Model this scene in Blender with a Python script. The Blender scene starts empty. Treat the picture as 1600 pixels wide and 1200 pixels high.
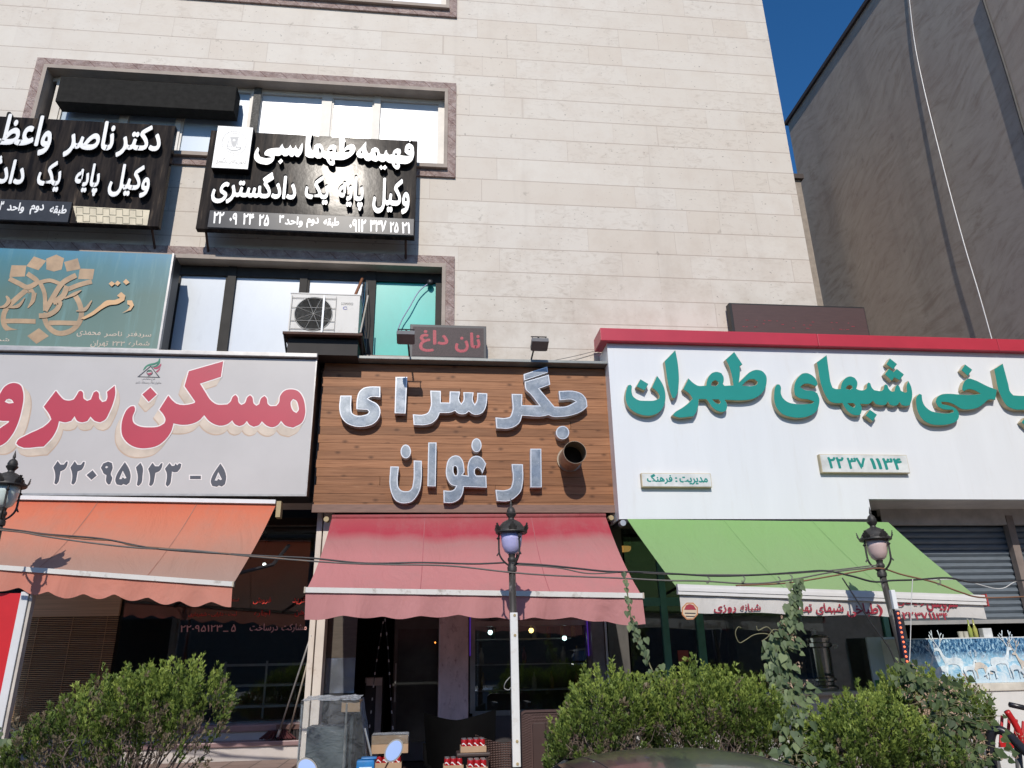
import bpy, bmesh, math, random
import numpy as np
from mathutils import Vector, Matrix
random.seed(7); rng = np.random.default_rng(7)
SC = bpy.context.scene
COL = SC.collection

# ------------------------------------------------------------------ camera
FPX, CX, CY = 1158.0, 800.0, 600.0
def _rot():
    H = np.array([11650-CX, 809-CY, FPX]); V = np.array([736-CX, -2500-CY, FPX])
    h = H/np.linalg.norm(H); v = V/np.linalg.norm(V); v = v-h*(h@v); v /= np.linalg.norm(v)
    n = np.cross(v, h); n = n if n[2] > 0 else -n
    return np.array([h, n, v])
ROT = _rot(); CAM = np.array([0., -9., 1.6])
cam_d = bpy.data.cameras.new('camera'); cam = bpy.data.objects.new('camera', cam_d); COL.objects.link(cam)
cam_d.sensor_width = 36; cam_d.lens = FPX/1600*36; cam_d.clip_start = 0.05; cam_d.clip_end = 3000
M = Matrix.Identity(4)
for i in range(3):
    M[i][0] = ROT[i][0]; M[i][1] = -ROT[i][1]; M[i][2] = -ROT[i][2]; M[i][3] = CAM[i]
cam.matrix_world = M
SC.camera = cam

# ------------------------------------------------------------------ world, sun, exposure
SUN = np.array([0.122, 0.784, -0.608]); SUN /= np.linalg.norm(SUN)
w = bpy.data.worlds.new('World'); SC.world = w; w.use_nodes = True
nt = w.node_tree; bg = nt.nodes['Background']; bg.inputs[1].default_value = 0.11
sky = nt.nodes.new('ShaderNodeTexSky'); sky.sky_type = 'NISHITA'; sky.sun_disc = False
sky.sun_elevation = math.asin(-SUN[2]); sky.sun_rotation = math.atan2(-SUN[0], -SUN[1])
sky.altitude = 1200; sky.air_density = 1.0; sky.dust_density = 0.9; sky.ozone_density = 5.0
hs = nt.nodes.new('ShaderNodeHueSaturation'); hs.inputs['Saturation'].default_value = 1.22; hs.inputs['Value'].default_value = 1.22
nt.links.new(sky.outputs[0], hs.inputs['Color']); nt.links.new(hs.outputs[0], bg.inputs[0])
sl = bpy.data.lights.new('sun', 'SUN'); sl.energy = 3.65; sl.angle = math.radians(0.5); sl.color = (1.0, 0.93, 0.84)
so = bpy.data.objects.new('sun', sl); COL.objects.link(so)
so.rotation_euler = Vector(SUN).to_track_quat('-Z', 'Y').to_euler(); so.location = (-3, -20, 25)
SC.view_settings.view_transform = 'Standard'; SC.view_settings.look = 'None'
SC.view_settings.exposure = 0.0; SC.view_settings.gamma = 1.0

# ------------------------------------------------------------------ picture point -> point on a real plane
def P(px, py, Y):
    d = ROT @ np.array([px-CX, py-CY, FPX]); t = (Y-CAM[1])/d[1]
    return CAM+t*d
def PXp(px, py, X):
    d = ROT @ np.array([px-CX, py-CY, FPX]); t = (X-CAM[0])/d[0]
    return CAM+t*d
def PZ(px, py, Y): return P(px, py, Y)[2]
def PX_(px, py, Y): return P(px, py, Y)[0]

# ------------------------------------------------------------------ materials
def newmat(name):
    m = bpy.data.materials.new(name); m.use_nodes = True
    return m, m.node_tree, m.node_tree.nodes['Principled BSDF']
def N(nt, t, **kw):
    n = nt.nodes.new(t)
    for k, v in kw.items(): setattr(n, k, v)
    return n
def ramp(nt, fac, stops):
    r = N(nt, 'ShaderNodeValToRGB'); e = r.color_ramp.elements
    while len(e) < len(stops): e.new(0.5)
    for i, (p, c) in enumerate(stops):
        e[i].position = p; e[i].color = (c[0], c[1], c[2], 1) if not isinstance(c, (int, float)) else (c, c, c, 1)
    nt.links.new(fac, r.inputs[0]); return r.outputs[0]
def noise(nt, scale=5, detail=4, rough=.55, vec=None, mscale=None, dist=0):
    n = N(nt, 'ShaderNodeTexNoise'); n.inputs['Scale'].default_value = scale
    n.inputs['Detail'].default_value = detail; n.inputs['Roughness'].default_value = rough
    n.inputs['Distortion'].default_value = dist
    v = vec if vec is not None else geo(nt)
    if mscale:
        mp = N(nt, 'ShaderNodeMapping'); mp.inputs['Scale'].default_value = mscale
        nt.links.new(v, mp.inputs[0]); v = mp.outputs[0]
    nt.links.new(v, n.inputs['Vector']); return n.outputs['Fac']
def geo(nt):
    # position in the object's own space
    for n in nt.nodes:
        if n.type == 'TEX_COORD': return n.outputs['Object']
    return N(nt, 'ShaderNodeTexCoord').outputs['Object']
def mixc(nt, f, a, b, mode='MIX'):
    m = N(nt, 'ShaderNodeMix', data_type='RGBA', blend_type=mode)
    for s, v in ((m.inputs[0], f), (m.inputs[6], a), (m.inputs[7], b)):
        if hasattr(v, 'is_output'): nt.links.new(v, s)
        elif isinstance(v, (int, float)): s.default_value = v
        else: s.default_value = (*v[:3], 1)
    return m.outputs[2]
def mth(nt, op, a, b=None, clamp=False):
    m = N(nt, 'ShaderNodeMath', operation=op); m.use_clamp = clamp
    for s, v in zip(m.inputs, (a, b)):
        if v is None: continue
        if hasattr(v, 'is_output'): nt.links.new(v, s)
        else: s.default_value = v
    return m.outputs[0]
def bump(nt, b, h, strength=.3, dist=.01):
    n = N(nt, 'ShaderNodeBump'); n.inputs['Strength'].default_value = strength; n.inputs['Distance'].default_value = dist
    nt.links.new(h, n.inputs['Height']); nt.links.new(n.outputs[0], b.inputs['Normal'])
_simple = {}
def simple(name, c, rough=.6, metal=0, var=.18, vs=6, dirt=None, bmp=0, ms=None, emit=None, es=1, spec=None, coat=0):
    if name in _simple: return _simple[name]
    m, nt, b = newmat(name)
    b.inputs['Roughness'].default_value = rough; b.inputs['Metallic'].default_value = metal
    if spec is not None: b.inputs['Specular IOR Level'].default_value = spec
    if coat: b.inputs['Coat Weight'].default_value = coat; b.inputs['Coat Roughness'].default_value = .06
    f = noise(nt, vs, 6, .6, mscale=ms)
    lo = [max(0, x*(1-var)) for x in c]; hi = [min(1, x*(1+var)) for x in c]
    col = ramp(nt, f, [(.3, lo), (.7, hi)])
    if dirt:
        g = noise(nt, vs*2.7, 8, .7, mscale=ms); mk = ramp(nt, g, [(.55, 0), (.72, 1)])
        col = mixc(nt, mth(nt, 'MULTIPLY', mk, dirt[1]), col, dirt[0])
    nt.links.new(col, b.inputs['Base Color'])
    if bmp: bump(nt, b, noise(nt, vs*6, 6, .7), bmp, .004)
    if emit: b.inputs['Emission Color'].default_value = (*emit, 1); b.inputs['Emission Strength'].default_value = es
    _simple[name] = m; return m

def m_stone():
    m, nt, b = newmat('travertine_cladding'); g = geo(nt)
    s = N(nt, 'ShaderNodeSeparateXYZ'); nt.links.new(g, s.inputs[0]); x, y, z = s.outputs
    h = .3777
    zz = mth(nt, 'DIVIDE', mth(nt, 'SUBTRACT', z, 7.009-h*20), h)
    row = mth(nt, 'FLOOR', zz); fz = mth(nt, 'FRACT', zz)
    wn = N(nt, 'ShaderNodeTexWhiteNoise', noise_dimensions='1D'); nt.links.new(row, wn.inputs['W'])
    xy = mth(nt, 'ADD', x, mth(nt, 'MULTIPLY', y, 1.0))
    # irregular joints: distort x by slow noise of its own per row
    cv = N(nt, 'ShaderNodeCombineXYZ'); nt.links.new(mth(nt, 'MULTIPLY', xy, .55), cv.inputs[0]); nt.links.new(mth(nt, 'MULTIPLY', row, 7.3), cv.inputs[1])
    wob = noise(nt, 1.0, 0, .5, vec=cv.outputs[0])
    xs = mth(nt, 'ADD', mth(nt, 'DIVIDE', xy, .95), mth(nt, 'ADD', mth(nt, 'MULTIPLY', wn.outputs[0], 9), mth(nt, 'MULTIPLY', wob, 3.0)))
    tile = mth(nt, 'FLOOR', xs); fx = mth(nt, 'FRACT', xs)
    c2 = N(nt, 'ShaderNodeCombineXYZ'); nt.links.new(tile, c2.inputs[0]); nt.links.new(row, c2.inputs[1])
    w2 = N(nt, 'ShaderNodeTexWhiteNoise', noise_dimensions='2D'); nt.links.new(c2.outputs[0], w2.inputs['Vector'])
    col = ramp(nt, w2.outputs[0], [(0, (.605, .54, .46)), (.35, (.625, .57, .495)), (.7, (.635, .585, .515)), (1, (.655, .605, .53))])
    cloud = noise(nt, 2.2, 6, .65)
    col = mixc(nt, ramp(nt, cloud, [(.45, 0), (.75, .55)]), col, (.55, .47, .39))
    # per-tile veining / blotches
    c3 = N(nt, 'ShaderNodeVectorMath', operation='ADD'); nt.links.new(g, c3.inputs[0])
    sc = N(nt, 'ShaderNodeVectorMath', operation='SCALE'); nt.links.new(w2.outputs['Color'], sc.inputs[0]); sc.inputs['Scale'].default_value = 30
    nt.links.new(sc.outputs[0], c3.inputs[1])
    vein = noise(nt, 5, 8, .72, vec=c3.outputs[0], dist=1.2, mscale=(1, 1, 2.2))
    vk = mth(nt, 'MULTIPLY', ramp(nt, vein, [(.52, 0), (.68, .75)]), ramp(nt, w2.outputs['Color'], [(.35, 0), (.8, .8)]))
    col = mixc(nt, vk, col, (.42, .355, .29))
    pit = noise(nt, 22, 3, .6, vec=c3.outputs[0], mscale=(1, 1, 1.6))
    pk = ramp(nt, pit, [(.685, 0), (.72, 1)])
    col = mixc(nt, mth(nt, 'MULTIPLY', pk, .75), col, (.14, .12, .10))
    spot = N(nt, 'ShaderNodeTexVoronoi', voronoi_dimensions='2D'); spot.inputs['Scale'].default_value = 2.1; spot.inputs['Randomness'].default_value = 1.0
    wob2 = N(nt, 'ShaderNodeVectorMath', operation='ADD'); nsc = N(nt, 'ShaderNodeTexNoise'); nsc.inputs['Scale'].default_value = 14; nt.links.new(g, nsc.inputs['Vector'])
    sc3 = N(nt, 'ShaderNodeVectorMath', operation='SCALE'); sc3.inputs['Scale'].default_value = .2; nt.links.new(nsc.outputs['Color'], sc3.inputs[0])
    nt.links.new(g, wob2.inputs[0]); nt.links.new(sc3.outputs[0], wob2.inputs[1]); sx = N(nt, 'ShaderNodeSeparateXYZ'); cx2 = N(nt, 'ShaderNodeCombineXYZ'); nt.links.new(wob2.outputs[0], sx.inputs[0]); nt.links.new(sx.outputs[0], cx2.inputs[0]); nt.links.new(sx.outputs[2], cx2.inputs[1]); nt.links.new(cx2.outputs[0], spot.inputs['Vector'])
    sk = mth(nt, 'MULTIPLY', ramp(nt, spot.outputs['Distance'], [(.015, .6), (.07, 0)]), ramp(nt, spot.outputs['Color'], [(.66, 0), (.85, 1)]))
    col = mixc(nt, sk, col, (.25, .215, .17))
    # vertical drip staining
    drip = noise(nt, 1.0, 5, .6, mscale=(2.6, 2.6, .22))
    col = mixc(nt, ramp(nt, drip, [(.56, 0), (.78, .25)]), col, (.36, .31, .26))
    low = mth(nt, 'MULTIPLY', ramp(nt, mth(nt, 'DIVIDE', z, 10.0), [(.52, 1), (.78, 0)]), ramp(nt, noise(nt, 1.1, 7, .72), [(.42, 0), (.66, .6)]))
    col = mixc(nt, low, col, (.40, .34, .27))
    d1 = mth(nt, 'MINIMUM', fz, mth(nt, 'SUBTRACT', 1.0, fz)); d2 = mth(nt, 'MINIMUM', fx, mth(nt, 'SUBTRACT', 1.0, fx))
    j1 = ramp(nt, d1, [(.010, 1), (.022, 0)])
    j2 = mth(nt, 'MULTIPLY', ramp(nt, d2, [(.003, 1), (.008, 0)]), ramp(nt, w2.outputs[0], [(.25, .6), (.4, .10)]))
    j = mth(nt, 'MAXIMUM', mth(nt, 'MULTIPLY', j1, .62), mth(nt, 'MULTIPLY', j2, .7))
    col = mixc(nt, j, col, (.29, .215, .17))
    nt.links.new(col, b.inputs['Base Color']); b.inputs['Roughness'].default_value = .62
    hh = mth(nt, 'SUBTRACT', mth(nt, 'MULTIPLY', noise(nt, 30, 6, .7), .3), mth(nt, 'ADD', j, pk))
    bump(nt, b, hh, .35, .006); return m
STONE = m_stone()

def m_rough_stone():
    m, nt, b = newmat('rough_pink_stone')
    f = noise(nt, 9, 8, .7); c = ramp(nt, f, [(.3, (.30, .20, .175)), (.5, (.44, .33, .295)), (.7, (.60, .49, .445))])
    s = N(nt, 'ShaderNodeSeparateXYZ'); nt.links.new(geo(nt), s.inputs[0])
    t = mth(nt, 'FRACT', mth(nt, 'DIVIDE', mth(nt, 'ADD', s.outputs[0], s.outputs[2]), .30))
    j = ramp(nt, mth(nt, 'MINIMUM', t, mth(nt, 'SUBTRACT', 1.0, t)), [(.012, 1), (.03, 0)])
    c = mixc(nt, mth(nt, 'MULTIPLY', j, .7), c, (.16, .06, .05))
    nt.links.new(c, b.inputs['Base Color']); b.inputs['Roughness'].default_value = .9
    bump(nt, b, noise(nt, 16, 8, .75), 1.0, .05); return m
RSTONE = m_rough_stone()

def m_plaster():
    m, nt, b = newmat('trowelled_grey_render'); g = geo(nt)
    # arcing trowel strokes, two sweeps at different slants
    wv = N(nt, 'ShaderNodeTexNoise'); wv.inputs['Scale'].default_value = .45; wv.inputs['Detail'].default_value = 1
    nt.links.new(g, wv.inputs['Vector'])
    ad = N(nt, 'ShaderNodeVectorMath', operation='ADD'); s2 = N(nt, 'ShaderNodeVectorMath', operation='SCALE'); s2.inputs['Scale'].default_value = 1.0
    nt.links.new(wv.outputs['Color'], s2.inputs[0]); nt.links.new(g, ad.inputs[0]); nt.links.new(s2.outputs[0], ad.inputs[1])
    def sweep(ang, sc):
        r1 = N(nt, 'ShaderNodeVectorRotate', rotation_type='X_AXIS'); r1.inputs['Angle'].default_value = math.radians(ang); nt.links.new(ad.outputs[0], r1.inputs['Vector'])
        return noise(nt, sc, 7, .68, vec=r1.outputs[0], mscale=(1, 1.0, 3.6), dist=.5)
    t1, t2 = sweep(24, 1.7), sweep(-4, 1.9)
    mk = ramp(nt, noise(nt, .7, 2, .5), [(.42, 0), (.58, 1)])
    tr = mth(nt, 'ADD', mth(nt, 'MULTIPLY', t1, mth(nt, 'SUBTRACT', 1.0, mk)), mth(nt, 'MULTIPLY', t2, mk))
    c = ramp(nt, tr, [(.34, (.36, .285, .225)), (.49, (.47, .395, .325)), (.64, (.53, .46, .38))])
    c = mixc(nt, ramp(nt, noise(nt, .5, 4, .6), [(.4, 0), (.7, .5)]), c, (.42, .335, .285))
    c = mixc(nt, ramp(nt, noise(nt, 3, 8, .75), [(.58, 0), (.72, .55)]), c, (.22, .17, .145))
    c = mixc(nt, ramp(nt, noise(nt, 1.0, 6, .65, mscale=(1, 1.6, .16)), [(.52, 0), (.72, .45)]), c, (.30, .25, .21))
    nt.links.new(c, b.inputs['Base Color']); b.inputs['Roughness'].default_value = .85
    bump(nt, b, mth(nt, 'ADD', tr, mth(nt, 'MULTIPLY', noise(nt, 12, 6, .7), .15)), .09, .02); return m
PLASTER = m_plaster()

def m_wood():
    m, nt, b = newmat('stained_pine_boards')
    a = N(nt, 'ShaderNodeAttribute'); a.attribute_name = 'tint'
    off = N(nt, 'ShaderNodeVectorMath', operation='ADD'); sc = N(nt, 'ShaderNodeVectorMath', operation='SCALE'); sc.inputs['Scale'].default_value = 37
    nt.links.new(a.outputs['Color'], sc.inputs[0]); nt.links.new(geo(nt), off.inputs[0]); nt.links.new(sc.outputs[0], off.inputs[1])
    gr = noise(nt, 3.5, 8, .65, vec=off.outputs[0], mscale=(.6, 1, 14), dist=.6)
    c = ramp(nt, gr, [(.26, (.16, .068, .030)), (.5, (.305, .142, .066)), (.74, (.395, .197, .10))])
    c = mixc(nt, 1.0, c, ramp(nt, a.outputs['Fac'], [(0, (.72, .70, .68)), (1, (1.15, 1.12, 1.1))]), 'MULTIPLY')
    kn = N(nt, 'ShaderNodeTexVoronoi', voronoi_dimensions='2D'); kn.inputs['Scale'].default_value = 2.4
    sx = N(nt, 'ShaderNodeSeparateXYZ'); cx2 = N(nt, 'ShaderNodeCombineXYZ'); nt.links.new(off.outputs[0], sx.inputs[0]); nt.links.new(sx.outputs[0], cx2.inputs[0]); nt.links.new(mth(nt, 'MULTIPLY', sx.outputs[2], 1.7), cx2.inputs[1]); nt.links.new(cx2.outputs[0], kn.inputs['Vector'])
    c = mixc(nt, ramp(nt, kn.outputs['Distance'], [(.02, .75), (.11, 0)]), c, (.075, .03, .013))
    nt.links.new(c, b.inputs['Base Color']); b.inputs['Roughness'].default_value = .5; b.inputs['Specular IOR Level'].default_value = .25
    bump(nt, b, gr, .25, .003); return m
WOOD = m_wood()

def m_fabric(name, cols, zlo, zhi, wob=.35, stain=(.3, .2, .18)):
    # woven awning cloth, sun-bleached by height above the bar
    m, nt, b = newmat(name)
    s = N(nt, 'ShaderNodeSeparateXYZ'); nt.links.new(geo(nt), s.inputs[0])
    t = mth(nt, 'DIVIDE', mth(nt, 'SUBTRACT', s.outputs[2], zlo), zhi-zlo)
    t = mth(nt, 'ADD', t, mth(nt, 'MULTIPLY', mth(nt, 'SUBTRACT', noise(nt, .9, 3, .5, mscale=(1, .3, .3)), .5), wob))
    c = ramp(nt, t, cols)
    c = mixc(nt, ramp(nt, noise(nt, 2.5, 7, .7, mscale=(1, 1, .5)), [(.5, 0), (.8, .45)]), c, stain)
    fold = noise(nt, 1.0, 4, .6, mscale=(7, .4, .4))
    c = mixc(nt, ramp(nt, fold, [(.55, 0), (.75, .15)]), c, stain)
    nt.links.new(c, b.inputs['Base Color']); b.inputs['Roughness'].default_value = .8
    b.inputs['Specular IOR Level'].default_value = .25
    bump(nt, b, noise(nt, 1.8, 5, .6, mscale=(1.6, 1, .6), dist=.6), .6, .07)
    tl = N(nt, 'ShaderNodeBsdfTranslucent'); nt.links.new(c, tl.inputs[0]); mx = N(nt, 'ShaderNodeMixShader'); mx.inputs[0].default_value = .22
    nt.links.new(b.outputs[0], mx.inputs[1]); nt.links.new(tl.outputs[0], mx.inputs[2]); nt.links.new(mx.outputs[0], nt.nodes['Material Output'].inputs[0]); return m

def m_glass(name, tint=(.9, .95, .94), refl=.10, rough=.01):
    m, nt, b = newmat(name); out = nt.nodes['Material Output']; nt.nodes.remove(b)
    tr = N(nt, 'ShaderNodeBsdfTransparent'); tr.inputs[0].default_value = (*tint, 1)
    gl = N(nt, 'ShaderNodeBsdfGlossy'); gl.inputs['Roughness'].default_value = rough; gl.inputs[0].default_value = (.9, .95, 1, 1)
    fr = N(nt, 'ShaderNodeFresnel'); fr.inputs[0].default_value = 1.45
    mx = N(nt, 'ShaderNodeMixShader')
    nt.links.new(mth(nt, 'ADD', fr.outputs[0], refl-.04, True), mx.inputs[0]); nt.links.new(tr.outputs[0], mx.inputs[1]); nt.links.new(gl.outputs[0], mx.inputs[2])
    nt.links.new(mx.outputs[0], out.inputs[0]); return m
GLASS = m_glass('shop_glass')

def m_film(name, c, var=.06, rough=.14, cracks=None):
    m, nt, b = newmat(name)
    f = noise(nt, 1.6, 6, .65, mscale=(1, 1, .6)); col = ramp(nt, f, [(.3, [x*(1-var) for x in c]), (.7, [min(1, x*(1+var)) for x in c])])
    k = noise(nt, 14, 6, .75); col = mixc(nt, ramp(nt, k, [(.62, 0), (.76, .35)]), col, [min(1, x*1.25+.03) for x in c])
    k2 = noise(nt, 6, 6, .7, mscale=(1, 1, .4)); col = mixc(nt, ramp(nt, k2, [(.6, 0), (.8, .3)]), col, [x*.6 for x in c])
    nt.links.new(col, b.inputs['Base Color']); b.inputs['Roughness'].default_value = .35
    b.inputs['Coat Weight'].default_value = .6; b.inputs['Coat Roughness'].default_value = rough; return m

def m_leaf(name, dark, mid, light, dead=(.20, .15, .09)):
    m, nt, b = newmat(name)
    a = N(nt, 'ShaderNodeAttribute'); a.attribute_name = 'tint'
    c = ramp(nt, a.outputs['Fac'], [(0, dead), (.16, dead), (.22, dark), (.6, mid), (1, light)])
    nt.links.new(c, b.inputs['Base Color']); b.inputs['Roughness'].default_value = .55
    b.inputs['Specular IOR Level'].default_value = .35
    tl = N(nt, 'ShaderNodeBsdfTranslucent'); nt.links.new(mixc(nt, .5, c, (.12, .2, .02)), tl.inputs[0])
    mx = N(nt, 'ShaderNodeMixShader'); mx.inputs[0].default_value = .25
    nt.links.new(b.outputs[0], mx.inputs[1]); nt.links.new(tl.outputs[0], mx.inputs[2]); nt.links.new(mx.outputs[0], nt.nodes['Material Output'].inputs[0]); return m

WHITE = simple('white_panel', (.80, .82, .83), .35, var=.03, vs=1.5, dirt=((.55, .52, .48), .12))
BLACK = simple('black_sign_panel', (.022, .021, .022), .30, var=.3, vs=3, dirt=((.07, .06, .05), .7), ms=(3, 3, .5), spec=.35)
DARKM = simple('dark_metal', (.035, .035, .038), .45, .3, dirt=((.10, .07, .05), .5))
RUST = simple('rusty_steel', (.085, .045, .032), .75, .2, dirt=((.17, .08, .04), .8), vs=9)
ALU = simple('aluminium_trim', (.55, .55, .54), .35, .6, var=.1)
LETW = simple('white_acrylic', (.82, .82, .80), .35, var=.03)
LETSIDE = simple('black_letter_side', (.016, .016, .017), .7, spec=.08)
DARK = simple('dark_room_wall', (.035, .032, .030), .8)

# ------------------------------------------------------------------ mesh builder
WL = {}                                    # world location of every object
def wloc(o): return WL.get(o.name, np.zeros(3))
class MB:
    def __init__(s): s.v = []; s.f = []; s.t = []
    def add(s, vs, fs, t=None):
        n = len(s.v); s.v += [tuple(map(float, p)) for p in vs]; s.f += [tuple(i+n for i in f) for f in fs]
        s.t += [t if t is not None else 0.5]*len(fs); return s
    def box(s, x0, x1, y0, y1, z0, z1, t=None):
        x0, x1 = min(x0, x1), max(x0, x1); y0, y1 = min(y0, y1), max(y0, y1); z0, z1 = min(z0, z1), max(z0, z1)
        vs = [(x, y, z) for x in (x0, x1) for y in (y0, y1) for z in (z0, z1)]
        return s.add(vs, [(0, 1, 3, 2), (4, 6, 7, 5), (0, 4, 5, 1), (2, 3, 7, 6), (0, 2, 6, 4), (1, 5, 7, 3)], t)
    def bbox(s, x0, x1, y0, y1, z0, z1, r=.008, t=None):
        # box with chamfered edges
        bm = bmesh.new(); bmesh.ops.create_cube(bm, size=1)
        for v in bm.verts:
            v.co = ((x0+x1)/2+v.co.x*(x1-x0), (y0+y1)/2+v.co.y*(y1-y0), (z0+z1)/2+v.co.z*(z1-z0))
        bmesh.ops.bevel(bm, geom=bm.edges[:], offset=r, segments=2, affect='EDGES', profile=.6)
        bm.verts.index_update()
        s.add([v.co[:] for v in bm.verts], [[v.index for v in f.verts] for f in bm.faces], t); bm.free(); return s
    def quad(s, a, b, c, d, t=None): return s.add([a, b, c, d], [(0, 1, 2, 3)], t)
    def obox(s, c, ax, ay, az, t=None):
        c, ax, ay, az = map(np.array, (c, ax, ay, az))
        vs = [c+i*ax+j*ay+k*az for i in (-1, 1) for j in (-1, 1) for k in (-1, 1)]
        return s.add(vs, [(0, 1, 3, 2), (4, 6, 7, 5), (0, 4, 5, 1), (2, 3, 7, 6), (0, 2, 6, 4), (1, 5, 7, 3)], t)
    def tube(s, pts, r, n=8, t=None, cap=True):
        pts = [np.array(p, float) for p in pts]; k = len(pts)
        rs = r if hasattr(r, '__len__') else [r]*k
        vs = []; up = None
        for i in range(k):
            d = pts[min(i+1, k-1)]-pts[max(i-1, 0)]; d = d/(np.linalg.norm(d)+1e-9)
            if up is None: up = np.array([0, 0, 1.]) if abs(d[2]) < .9 else np.array([1., 0, 0])
            a = np.cross(d, up); a /= np.linalg.norm(a)+1e-9; b = np.cross(a, d); up = b
            for j in range(n):
                an = 2*math.pi*j/n; vs.append(pts[i]+rs[i]*(math.cos(an)*a+math.sin(an)*b))
        fs = [(i*n+j, i*n+(j+1) % n, (i+1)*n+(j+1) % n, (i+1)*n+j) for i in range(k-1) for j in range(n)]
        if cap: fs += [tuple(range(n))[::-1], tuple(range((k-1)*n, k*n))]
        return s.add(vs, fs, t)
    def lathe(s, c, prof, n=24, t=None, axis='z'):
        vs = []; k = len(prof); c = np.array(c, float)
        for r, h in prof:
            for j in range(n):
                an = 2*math.pi*j/n; p = (r*math.cos(an), r*math.sin(an), h)
                if axis == 'y': p = (p[0], -h, p[1])
                vs.append(c+np.array(p))
        fs = [(i*n+j, i*n+(j+1) % n, (i+1)*n+(j+1) % n, (i+1)*n+j) for i in range(k-1) for j in range(n)]
        if prof[0][0] > 1e-4: fs.append(tuple(range(n))[::-1])
        if prof[-1][0] > 1e-4: fs.append(tuple(range((k-1)*n, k*n)))
        return s.add(vs, fs, t)
    def build(s, name, mat, parent=None, smooth=False, **tags):
        me = bpy.data.meshes.new(name); o = bpy.data.objects.new(name, me); COL.objects.link(o)
        vs = np.array(s.v)
        if parent is not None: base = wloc(parent)
        else: base = np.array([vs[:, 0].mean(), vs[:, 1].mean(), vs[:, 2].min()]) if tags.get('_origin') else np.zeros(3)
        tags.pop('_origin', None)
        me.from_pydata([tuple(p) for p in vs-base], [], s.f)
        if any(abs(t-.5) > 1e-6 for t in s.t):
            at = me.attributes.new('tint', 'FLOAT', 'FACE'); at.data.foreach_set('value', s.t)
        me.materials.append(mat)
        if smooth:
            me.shade_smooth() if smooth is True else None
            if smooth is not True:
                me.shade_smooth()
                try: me.set_sharp_from_angle(angle=math.radians(smooth))
                except Exception: pass
        if parent is not None: o.parent = parent; WL[o.name] = base.copy()
        else: o.location = base; WL[o.name] = base.copy()
        me.update(); me.validate()
        bm = bmesh.new(); bm.from_mesh(me); bmesh.ops.recalc_face_normals(bm, faces=bm.faces[:]); bm.to_mesh(me); bm.free()
        for k, v in tags.items(): o[k] = v
        return o
def thing(name, loc, label, category, group=None):
    o = bpy.data.objects.new(name, None); COL.objects.link(o); o.location = loc; o.empty_display_size = .1
    WL[o.name] = np.array(loc, float); o['label'] = label; o['category'] = category
    if group: o['group'] = group
    return o
def tagd(label, category, group=None):
    d = dict(label=label, category=category)
    if group: d['group'] = group
    return d
def copy_tree(o, loc=None, parent=None, dz=0):
    c = o.copy(); COL.objects.link(c); c.parent = parent
    if loc is not None: c.location = loc
    WL[c.name] = np.array(loc if loc is not None else WL.get(o.name, (0, 0, 0)), float)
    for ch in list(o.children): copy_tree(ch, parent=c)
    return c

# ------------------------------------------------------------------ outlines -> solid letters
def smooth_poly(pts, ang=42, sub=4):
    pts = [np.array(p, float) for p in pts]; n = len(pts); corner = []
    for i in range(n):
        a = pts[i]-pts[i-1]; b = pts[(i+1) % n]-pts[i]
        c = np.dot(a, b)/(np.linalg.norm(a)*np.linalg.norm(b)+1e-9); corner.append(math.degrees(math.acos(max(-1, min(1, c)))) > ang)
    out = []
    for i in range(n):
        p0, p1, p2, p3 = pts[i-1], pts[i], pts[(i+1) % n], pts[(i+2) % n]
        L = np.linalg.norm(p2-p1)
        def tang(pa, pb, pc):
            a = (pb-pa); b = (pc-pb); la = np.linalg.norm(a)+1e-9; lb = np.linalg.norm(b)+1e-9
            return (a/la*lb+b/lb*la)/(la+lb)
        m1 = (p2-p1) if corner[i] else tang(p0, p1, p2)*L
        m2 = (p2-p1) if corner[(i+1) % n] else tang(p1, p2, p3)*L
        for k in range(sub):
            t = k/sub; h00 = 2*t**3-3*t**2+1; h10 = t**3-2*t**2+t; h01 = -2*t**3+3*t**2; h11 = t**3-t**2
            out.append(h00*p1+h10*m1+h01*p2+h11*m2)
    return out
def ell(cx, cy, rx, ry, n=20): return [(cx+rx*math.cos(2*math.pi*i/n), cy+ry*math.sin(2*math.pi*i/n)) for i in range(n)]
def curve_mesh(loops, extrude=0, offset=0, bevel=0):
    cu = bpy.data.curves.new('outline', 'CURVE'); cu.dimensions = '2D'; cu.fill_mode = 'BOTH'
    cu.extrude = extrude; cu.offset = offset
    for lp in loops:
        # drop repeated points
        q = [lp[0]]
        for p in lp[1:]:
            if np.linalg.norm(np.array(p)-np.array(q[-1])) > 1e-4: q.append(p)
        sp = cu.splines.new('POLY'); sp.points.add(len(q)-1); sp.use_cyclic_u = True
        for i, p in enumerate(q): sp.points[i].co = (p[0], p[1], 0, 1)
    return _eval(cu)
def _eval(cu):
    o = bpy.data.objects.new('tmp', cu); COL.objects.link(o)
    dg = bpy.context.evaluated_depsgraph_get(); dg.update()
    me = bpy.data.meshes.new_from_object(o.evaluated_get(dg))
    v = np.zeros(len(me.vertices)*3); me.vertices.foreach_get('co', v)
    f = [tuple(p.vertices) for p in me.polygons]
    bpy.data.objects.remove(o); bpy.data.meshes.remove(me)
    return v.reshape(-1, 3), f
def upright(v, Y):                         # outline (x, z, depth) -> world, facing -Y, its middle at Y
    return np.stack([v[:, 0], Y-v[:, 2], v[:, 1]], 1)
def px_loops(loops, org, sc, Y, smooth=True, shift=(0, 0)):
    out = []
    for lp in loops:
        pts = [P(org[0]+(p[0]+shift[0])/sc, org[1]+(p[1]+shift[1])/sc, Y) for p in lp]
        pts = [(p[0], p[2]) for p in pts]
        out.append(smooth_poly(pts) if smooth and len(pts) > 4 else pts)
    return out

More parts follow.
